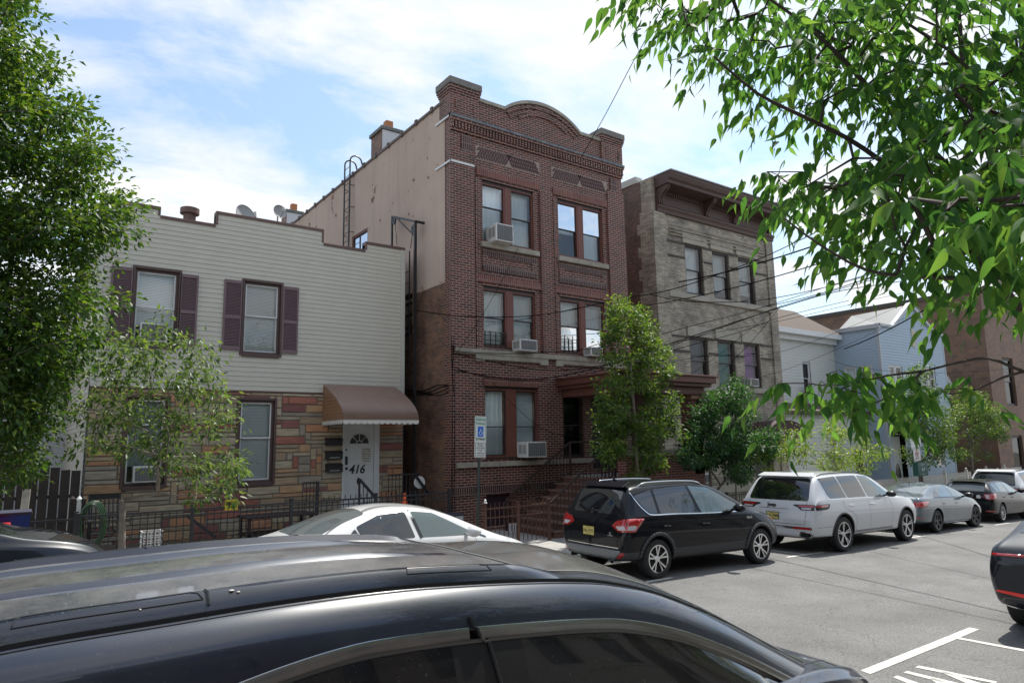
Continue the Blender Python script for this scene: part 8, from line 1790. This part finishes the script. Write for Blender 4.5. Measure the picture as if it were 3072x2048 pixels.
c.mirrors(2.86, 1.1, navp); c.wheels((5, 'wide'), rimm); c.rails(.8, 2.3, .60, trimb, .04); c.handles([(1.15, .92), (2.1, .9)], navp)
for sy in (-1, 1): c.patch('tail_lamp', [rnd_poly([(.03, 1.04), (.3, 1.05), (.3, .84), (.03, .84)], .03)], 'L' if sy > 0 else 'R', tlr, .008); c.patch('headlamp', [rnd_poly([(3.98, .96), (4.22, .93), (4.40, .82), (4.2, .78)], .03)], 'L' if sy > 0 else 'R', hlm, .006)
lx = -2.5; c.place(V((lx, 9.1 + TA * (lx - 9.6), gz(lx))), YAWS); LFC = c
# ---- dark car at the right edge, near lane
RTS = [(0.0, .40, .84, .88, .76, .84, .80, .70), (.05, .33, .98, 1.02, .84, .91, .86, .76), (.14, .30, 1.04, 1.09, .88, .94, .88, .76), (.34, .29, 1.05, 1.22, .90, .95, .88, .68), (.62, .28, 1.05, 1.42, .91, .955, .88, .60), (.95, .26, 1.04, 1.55, .91, .955, .88, .58), (1.6, .25, 1.03, 1.60, .91, .955, .875, .58), (2.3, .24, 1.02, 1.585, .91, .955, .87, .58), (2.8, .24, 1.0, 1.45, .91, .95, .865, .62), (3.2, .24, .99, 1.22, .91, .95, .86, .68), (3.5, .25, .97, 1.06, .90, .945, .84, .72), (4.0, .27, .93, .99, .88, .92, .80, .68), (4.4, .30, .82, .88, .80, .84, .72, .6), (4.65, .36, .66, .70, .64, .68, .6, .48)]
c = Car('parked_crossover', 'dark crossover at the right edge with a thin full-width red tail light', 'car', navp, RTS, .37, 2.85, .95, 1.92)
c.ribbon('tail_light_bar', [(-.86, .955), (-.5, .965), (0, .97), (.5, .965), (.86, .955)], .028, 'rear', tlr, .008, thick=.01)
for a in 'LR': c.ribbon('tail_light_bar', [(.03, .955), (.30, .965)], .028, a, tlr, .008)
for sy in (-1, 1): c.patch('reflector', [rnd_poly([(sy * .42, .515), (sy * .82, .545), (sy * .86, .52), (sy * .5, .47)], .01)], 'rear', mat('reflector_bright', (.75, .015, .01), .2, coat=1), .010)
c.ribbon('chrome_strip', [(-.84, .375), (-.6, .345), (.6, .345), (.84, .375)], .018, 'rear', chrome, .012)
c.patch('plate_recess', [rnd_poly([(-.52, .88), (.52, .88), (.46, .62), (-.46, .62)], .06)], 'rear', trimb, .004)
c.ribbon('tailgate_gap', [(-.76, .93), (-.72, .70), (-.62, .58), (.62, .58), (.72, .70), (.76, .93)], .008, 'rear', trimb, .003)
c.patch('rear_window', [rnd_poly([(.36, -.66), (.92, -.56), (.96, 0), (.92, .56), (.36, .66), (.33, 0)], .08)], 'top', cglass, .004)
for a, g in (([(.75, 1.36), (1.2, 1.47), (1.25, 1.09), (.95, 1.1)], cglass), ([(1.3, 1.48), (2.0, 1.5), (2.1, 1.08), (1.32, 1.09)], cglass), ([(2.08, 1.5), (2.5, 1.45), (3.2, 1.1), (3.15, 1.05), (2.2, 1.07)], cglass)): side(c, 'side_window', a, g, .004, .03)
c.patch('windshield', [rnd_poly([(2.75, -.6), (3.4, -.7), (3.45, 0), (3.4, .7), (2.75, .6), (2.7, 0)], .08)], 'top', cglass, .004)
c.mirrors(3.0, 1.08, navp); c.wheels((5, 'V'), rimd)
rcx = onG(3045, 1878).x  # far rear tyre touches the road here
cp_ = onG(3052, 1866); l = V((-math.sin(YAWS), math.cos(YAWS), 0)); c.place(cp_ - l * (c.W - .06) + V((.0, 0, 0)), YAWS); RTC = c
# ---- the near car: lower body by the same builder, upper shell lofted in detail
def dustmat(name, base, dust, amt, rough, coat=1.0, croughlo=.03, croughhi=.2):
    if name in MATS: return MATS[name]
    m = bpy.data.materials.new(name); m.use_nodes = True; t = m.node_tree; b = t.nodes['Principled BSDF']; N = t.nodes.new; L = t.links.new; g = N('ShaderNodeNewGeometry')
    def nz(sc, det, ro=.6): n = N('ShaderNodeTexNoise'); n.inputs['Scale'].default_value = sc; n.inputs['Detail'].default_value = det; n.inputs['Roughness'].default_value = ro; L(g.outputs['Position'], n.inputs['Vector']); return n.outputs['Fac']
    def rp(s, a, b_): r = N('ShaderNodeMapRange'); r.inputs[1].default_value = a; r.inputs[2].default_value = b_; L(s, r.inputs[0]); return r.outputs[0]
    fine = rp(nz(260, 2), .5, .75); big = rp(nz(3.5, 8, .7), .3, .75); sp = rp(nz(90, 1), .70, .74)
    a1 = N('ShaderNodeMath'); a1.operation = 'MULTIPLY_ADD'; L(fine, a1.inputs[0]); a1.inputs[1].default_value = amt * .5; L(big, a1.inputs[2])
    a2 = N('ShaderNodeMath'); a2.operation = 'MULTIPLY'; a2.use_clamp = True; L(a1.outputs[0], a2.inputs[0]); a2.inputs[1].default_value = amt
    mx = N('ShaderNodeMix'); mx.data_type = 'RGBA'; L(a2.outputs[0], mx.inputs[0]); mx.inputs[6].default_value = (*base, 1); mx.inputs[7].default_value = (*dust, 1)
    m2 = N('ShaderNodeMix'); m2.data_type = 'RGBA'; s2 = N('ShaderNodeMath'); s2.operation = 'MULTIPLY'; L(sp, s2.inputs[0]); s2.inputs[1].default_value = min(1, amt * 1.2); L(s2.outputs[0], m2.inputs[0]); L(mx.outputs[2], m2.inputs[6]); m2.inputs[7].default_value = (.2, .19, .18, 1)
    L(m2.outputs[2], b.inputs['Base Color']); b.inputs['Roughness'].default_value = rough; b.inputs['Coat Weight'].default_value = coat
    mr = N('ShaderNodeMapRange'); mr.inputs[3].default_value = croughlo; mr.inputs[4].default_value = croughhi; L(a2.outputs[0], mr.inputs[0]); L(mr.outputs[0], b.inputs['Coat Roughness']); MATS[name] = m; return m
nroof = dustmat('near_roof_paint', (.012, .016, .026), (.2, .187, .168), .8, .5, .85, .02, .09)
nside = dustmat('near_side_paint', (.004, .007, .020), (.09, .09, .09), .10, .3, .9, .012, .05)
nscr = dustmat('near_windshield', (.03, .032, .032), (.17, .16, .145), .7, .4, .9, .06, .2)
nglass = dustmat('near_side_glass', (.006, .006, .007), (.05, .05, .048), .14, .1, 1.0, .015, .04)
nchr = mat('near_chrome', (.5, .51, .50), .18, metal=1.0, noise=.1, nscale=20)
NX0 = -.75; NYC = 3.125
NS = [(0.0, .40, .80, .84, .78, .86, .84, .76), (.05, .34, .95, 1.0, .86, .94, .92, .84), (.14, .30, 1.02, 1.04, .90, .97, .95, .88), (.5, .27, 1.04, 1.06, .92, .99, .965, .90), (1.2, .24, 1.04, 1.06, .93, .995, .97, .90), (2.4, .22, 1.03, 1.05, .93, .995, .97, .90), (3.4, .22, 1.02, 1.04, .93, .995, .97, .90), (4.1, .22, 1.0, 1.03, .93, .99, .96, .86),
      (4.45, .23, .97, 1.03, .93, .99, .95, .85), (4.75, .25, .925, .985, .92, .97, .92, .81), (4.98, .28, .85, .91, .86, .91, .86, .75), (5.14, .33, .72, .77, .78, .82, .76, .64), (5.22, .40, .56, .61, .66, .69, .62, .5)]
c = Car('parked_minivan', 'dusty dark navy near car whose long ribbed roof fills the foreground', 'car', nside, NS, .36, 3.0, .98, 1.98)
gp = (gz(NX0 + 4) - gz(NX0 + 1)) / 3; f = V((1, 0, gp)).normalized(); l = V((0, 1, 0)); up = f.cross(l)
NM = Matrix(((f.x, l.x, up.x, NX0), (f.y, l.y, up.y, NYC), (f.z, l.z, up.z, gz(NX0 + 1) - gp * 1.0 + .0), (0, 0, 0, 1))); NMi = NM.inverted()
DT = [(-.80, .80), (-.74, .66), (-.62, .555), (-.4, .51), (0, .468), (.4, .46), (.8, .456), (1.2, .466), (1.5, .487), (1.8, .515), (2.05, .545), (2.26, .58), (2.55, .66), (2.79, .75), (3.05, .865), (3.43, 1.055), (3.7, 1.19), (3.8, 1.24)]
def lerp1(T, x):
    if x <= T[0][0]: return T[0][1]
    for i in range(len(T) - 1):
        if x <= T[i + 1][0]:
            a, b = T[i], T[i + 1]; u = (x - a[0]) / (b[0] - a[0]); p0 = T[max(i - 1, 0)]; p3 = T[min(i + 2, len(T) - 1)]
            m1 = (b[1] - p0[1]) / (b[0] - p0[0]) * (b[0] - a[0]); m2 = (p3[1] - a[1]) / (p3[0] - a[0]) * (b[0] - a[0])
            return (2 * u ** 3 - 3 * u * u + 1) * a[1] + (u ** 3 - 2 * u * u + u) * m1 + (-2 * u ** 3 + 3 * u * u) * b[1] + (u ** 3 - u * u) * m2
    return T[-1][1]
def sstep(a, b, x): t = max(0, min(1, (x - a) / (b - a))); return t * t * (3 - 2 * t)
def belt(X): return gz(X) + 1.03 - .03 * sstep(2.5, 3.8, X)
TP = [0, .08, .16, .215, .235, .245, .255, .275, .36, .45, .53, .575, .60, .625, .66, .683, .698, .704, .709, .714, .724, .745, .77, .795, .815, .83]
DP = [0, .001, .004, .008, .010, .010, .010, .011, .018, .028, .036, .040, .034, .006, .008, .030, .060, .085, .086, .072, .074, .088, .108, .136, .167, .205]
def nsec(X):
    """half section at X: list of (t, z)"""
    D_ = lerp1(DT, X); rib = 1 - sstep(1.25, 1.75, X); rail = 1 - sstep(1.75, 2.1, X) * .85; ws = sstep(1.9, 2.4, X); o = []
    wid = 1 + .07 * sstep(2.1, 3.7, X) + .0
    for t, d in zip(TP, DP):
        z = d
        if .215 < t < .275: z = d - .016 * rib * (1 if .24 < t < .25 else .75)
        if .58 < t < .69: base = .040 + .03 * (t - .575) / .12; z = d * rail + base * (1 - rail)
        if ws: z = z - .045 * ws * (1 - (t / .69) ** 2) * (1 if t < .69 else 0)
        o.append((t * wid, EYE.z - D_ - z))
    c_t, c_z = o[-1]; ex = .17 * max(0, 1.05 - X) ** 1.5
    c_z -= ex; o[-1] = (c_t + .02 * min(1, ex * 3), c_z)
    o += [(o[-1][0] + .004, c_z - .006), (o[-1][0] + .010, c_z - .040), (o[-1][0] + .006, c_z - .046), (o[-1][0] + .004, c_z - .058), (o[-1][0] + .008, c_z - .060)]
    bt = belt(X) + .02; k0t, k0z = o[-1]; bt = min(bt, k0z - .002)
    for k in range(1, 6): u = k / 5; o.append((k0t + (.955 - k0t) * (u ** .85) * (1 if k0z - bt > .05 else .4), k0z + (bt - k0z) * u))
    return o
xs = [NX0 + .0] + [round(-.72 + .04 * i, 3) for i in range(int(4.52 / .04) + 1)]; xs = [x for x in xs if x <= 3.8]
secs = [nsec(x) for x in xs]; npt = len(secs[0]); iC = len(TP) - 1
def wsx_(t): return 1.78 + .20 * min(1, (t / .62) ** 2)
def piece(name, i0, i1, m, cond=None, par=None, smooth='all'):
    mb = MB()
    for k in range(len(xs) - 1):
        for i in range(i0, i1):
            if cond and not cond((xs[k] + xs[k + 1]) / 2, (secs[k][i][0] + secs[k][i + 1][0]) / 2): continue
            for s_ in (-1, 1):
                q = [V((xs[k], NYC + s_ * secs[k][i][0], secs[k][i][1])), V((xs[k + 1], NYC + s_ * secs[k + 1][i][0], secs[k + 1][i][1])), V((xs[k + 1], NYC + s_ * secs[k + 1][i + 1][0], secs[k + 1][i + 1][1])), V((xs[k], NYC + s_ * secs[k][i + 1][0], secs[k][i + 1][1]))]
                mb.poly(*[NMi @ p for p in (q if s_ < 0 else q[::-1])])
    me = mb.mesh(name, m); bm = bmesh.new(); bm.from_mesh(me); bmesh.ops.remove_doubles(bm, verts=bm.verts, dist=.0004); bmesh.ops.recalc_face_normals(bm, faces=bm.faces)
    up_ = sum(f_.normal.z for f_ in bm.faces)
    bm.to_mesh(me); bm.free(); return put(name, me, par or c.t, smooth=smooth)
T_WS = .60
isws = lambda x, t: x > wsx_(t) and t < T_WS + .05 * sstep(2.1, 3.7, x)
isrib = lambda x, t: .22 < t < .27 and x < 1.7
piece('roof', 0, 12, nroof, lambda x, t: not isws(x, t) and not isrib(x, t), smooth=32); piece('roof_rib', 3, 7, nside, lambda x, t: isrib(x, t), smooth=50); piece('windshield', 0, 12, nscr, isws, smooth=32)
piece('roof_rail', 12, 16, nside, smooth=40); piece('roof_groove', 16, 19, trimb); piece('door_frame', 19, iC, nside)
BP0, BP1 = 1.40, 1.56
piece('window_trim', iC, iC + 2, nchr, lambda x, t: x < BP0 + .03 or x > BP0 + .09, smooth=40); piece('window_seal', iC + 2, iC + 5, trimb)
isp = lambda x: BP0 - .04 < x < BP1 + .1 or x < -.5 or x > 3.62
piece('side_window', iC + 5, npt - 1, nglass, lambda x, t: not isp(x)); piece('window_pillar', iC + 5, npt - 1, MATS['trim_black'], lambda x, t: isp(x))
# windshield edge moulding, wipers, roof rack covers, door gap, inner shade
def onroof(X, t, o=0.0):
    s_ = nsec(X)
    for (a, za), (b, zb) in zip(s_, s_[1:]):
        if a <= abs(t) <= b: return NMi @ V((X, NYC + t, za + (zb - za) * (abs(t) - a) / max(1e-6, b - a) + o))
    return NMi @ V((X, NYC + t, s_[-1][1]))
mb = MB()
pts = [onroof(wsx_(t), t, .003) for t in [-.60 + .05 * i for i in range(25)]]; mb.tube(pts, .003, 5)
for s_ in (-1, 1): mb.tube([onroof(x, s_ * (T_WS + .05 * sstep(2.1, 3.7, x)), .001) for x in [1.99 + .06 * i for i in range(29)]], .0035, 5)
mb.build('windshield_moulding', mat('grey_rubber', (.2, .2, .195), .6), c.t, smooth='all')
mb = MB()
for s_ in (-1, 1):
    for (xa, xb_) in ((.05, .50), (1.28, 1.62)):
        ring_ = [(xa, .632), (xb_, .632), (xb_ + .03, .678), (xa - .02, .678), (xa, .632)]
        mb.tube([onroof(x, s_ * t, .0012) for (a, b) in zip(ring_, ring_[1:]) for x, t in [(a[0] + (b[0] - a[0]) * k / 8, a[1] + (b[1] - a[1]) * k / 8) for k in range(8)]] + [onroof(ring_[0][0], s_ * ring_[0][1], .0012)], .0022, 4)
    mb.tube([onroof(.545, s_ * t, .002) for t in (.62, .64, .66, .68, .69)], .006, 4)
mb.build('rack_cover_gap', trimb, c.t)
mb = MB(); s1_, s2_ = nsec(BP0 + .06), nsec(BP1 + .12)
pts = [NMi @ V((BP0 + .05 + .012 * k, NYC - s1_[i][0] - .004, s1_[i][1])) for k, i in enumerate(range(iC - 1, npt))]
mb.tube(pts, .008, 5); pts2 = [NMi @ V((BP0 + .05 + .012 * k, NYC + s1_[i][0] + .004, s1_[i][1])) for k, i in enumerate(range(iC - 1, npt))]; mb.tube(pts2, .008, 5); mb.build('door_gap', trimb, c.t)
mb = MB(); mb.tube([onroof(x, -.727, .0012) for x in [-.6 + .1 * i for i in range(42)]], .002, 4); mb.build('panel_seam', trimb, c.t)
# bird dropping and chips on the rail
mb = MB()
for (X, t, r_) in ((.62, -.665, .009), (.64, -.672, .006), (-.02, -.69, .006), (.35, -.68, .004)): p = onroof(X, t, .001); mb.lathe([(0, .003), (r_ * .7, .002), (r_, 0)], p, 'Z', 9)
mb.build('dirt_spot', mat('bird_dirt', (.5, .48, .44), .8), c.t)
for s_ in (-1, 1):
    c.patch('tail_lamp', [rnd_poly([(.03, .98), (.45, .99), (.4, .80), (.03, .78)], .03)], 'L' if s_ > 0 else 'R', tlr, .008); c.patch('headlamp', [rnd_poly([(4.6, .88), (4.9, .83), (5.0, .74), (4.7, .76)], .03)], 'L' if s_ > 0 else 'R', hlm, .006)
mb = MB(); x0_, x1_ = NX0 + .1, 3.7
mb.poly(*[NMi @ V(p) for p in ((-.72, NYC - .85, belt(-.7)), (-.72, NYC + .85, belt(-.7)), (-.74, NYC + .66, 1.9), (-.74, NYC - .66, 1.9))]); mb.build('rear_window', nglass, c.t)
c.lines([[(1.3, .98), (1.34, .40)], [(2.28, .98), (2.3, .38)], [(3.6, .96), (3.62, .6), (3.55, .38)], curve2([(.5, .88), (2, .86), (4.2, .84)])]); c.handles([(1.5, .86), (2.5, .85)], nside); c.wheels((5, 'V'), rimm)
for sy in (-1, 1): c.ribbon('bonnet_line', curve2([(4.15, sy * .80), (4.6, sy * .74), (5.05, sy * .58)]), .006, 'top', trimb, .002)
c.t.matrix_world = NM
# ================================================================ separate pieces become parts of their own
def split_far(o, gap=.03):
    me = o.data; n = len(me.vertices); par = list(range(n))
    def fd(a):
        while par[a] != a: par[a] = par[par[a]]; a = par[a]
        return a
    for p in me.polygons:
        vs = p.vertices; r0 = fd(vs[0])
        for v in vs[1:]: par[fd(v)] = r0
    isl = {}
    for v in me.vertices:
        r = fd(v.index); c = v.co; b = isl.get(r)
        if b is None: isl[r] = [c.x, c.x, c.y, c.y, c.z, c.z]
        else: b[0] = min(b[0], c.x); b[1] = max(b[1], c.x); b[2] = min(b[2], c.y); b[3] = max(b[3], c.y); b[4] = min(b[4], c.z); b[5] = max(b[5], c.z)
    ks = list(isl); g = {k: k for k in ks}
    if len(ks) < 2 or len(ks) > 1500: return
    def gf(a):
        while g[a] != a: a = g[a]
        return a
    for i, a in enumerate(ks):
        A = isl[a]
        for b in ks[i + 1:]:
            B = isl[b]
            if A[0] - gap < B[1] and B[0] - gap < A[1] and A[2] - gap < B[3] and B[2] - gap < A[3] and A[4] - gap < B[5] and B[4] - gap < A[5]:
                x, y = gf(a), gf(b)
                if x != y: g[y] = x
    roots = list(dict.fromkeys(gf(k) for k in ks))
    if len(roots) < 2 or len(roots) > 60: return
    grp = {r: [] for r in roots}
    for p in me.polygons: grp[gf(fd(p.vertices[0]))].append(p)
    name = re.sub(r'\.\d+$', '', o.name); sm = len(me.polygons) and me.polygons[0].use_smooth
    first = True
    for r in roots:
        vs = {}; vv = []; ff = []; mi = []
        for p in grp[r]:
            f = []
            for v in p.vertices:
                if v not in vs: vs[v] = len(vv); vv.append(tuple(me.vertices[v].co))
                f.append(vs[v])
            ff.append(f); mi.append(p.material_index)
        if not ff: continue
        m2 = bpy.data.meshes.new(name); m2.from_pydata(vv, [], ff)
        for x in me.materials: m2.materials.append(x)
        m2.polygons.foreach_set('material_index', mi)
        if sm:
            m2.polygons.foreach_set('use_smooth', [True] * len(ff))
            try: m2.set_sharp_from_angle(angle=math.radians(40))
            except Exception: pass
        q = o.copy(); q.data = m2; q.name = name; COL.objects.link(q)
    bpy.data.objects.remove(o)
import re
SPL = ('side_wall', 'sill_band', 'corner_board', 'bracket', 'window_pillar', 'window_trim', 'window_seal', 'pier_strip', 'panel_border', 'pilaster', 'pilaster_strip', 'wiper', 'window_head', 'lintel', 'side_window', 'roof_rail', 'door_frame', 'roof_groove', 'rack_cover_gap', 'door_gap', 'windshield_moulding', 'rear_window', 'pulley', 'cable', 'parapet_wall', 'lower_siding', 'wall_coping', 'dirt_spot', 'coping', 'stone_band', 'rung', 'brick_course', 'groove_shade', 'roof_rib')
for o in list(bpy.data.objects):
    if o.type == 'MESH' and o.parent is not None and re.sub(r'\.\d+$', '', o.name) in SPL and not o.children: split_far(o)
for o in list(bpy.data.objects):
    if '_world' in o.keys(): del o['_world']
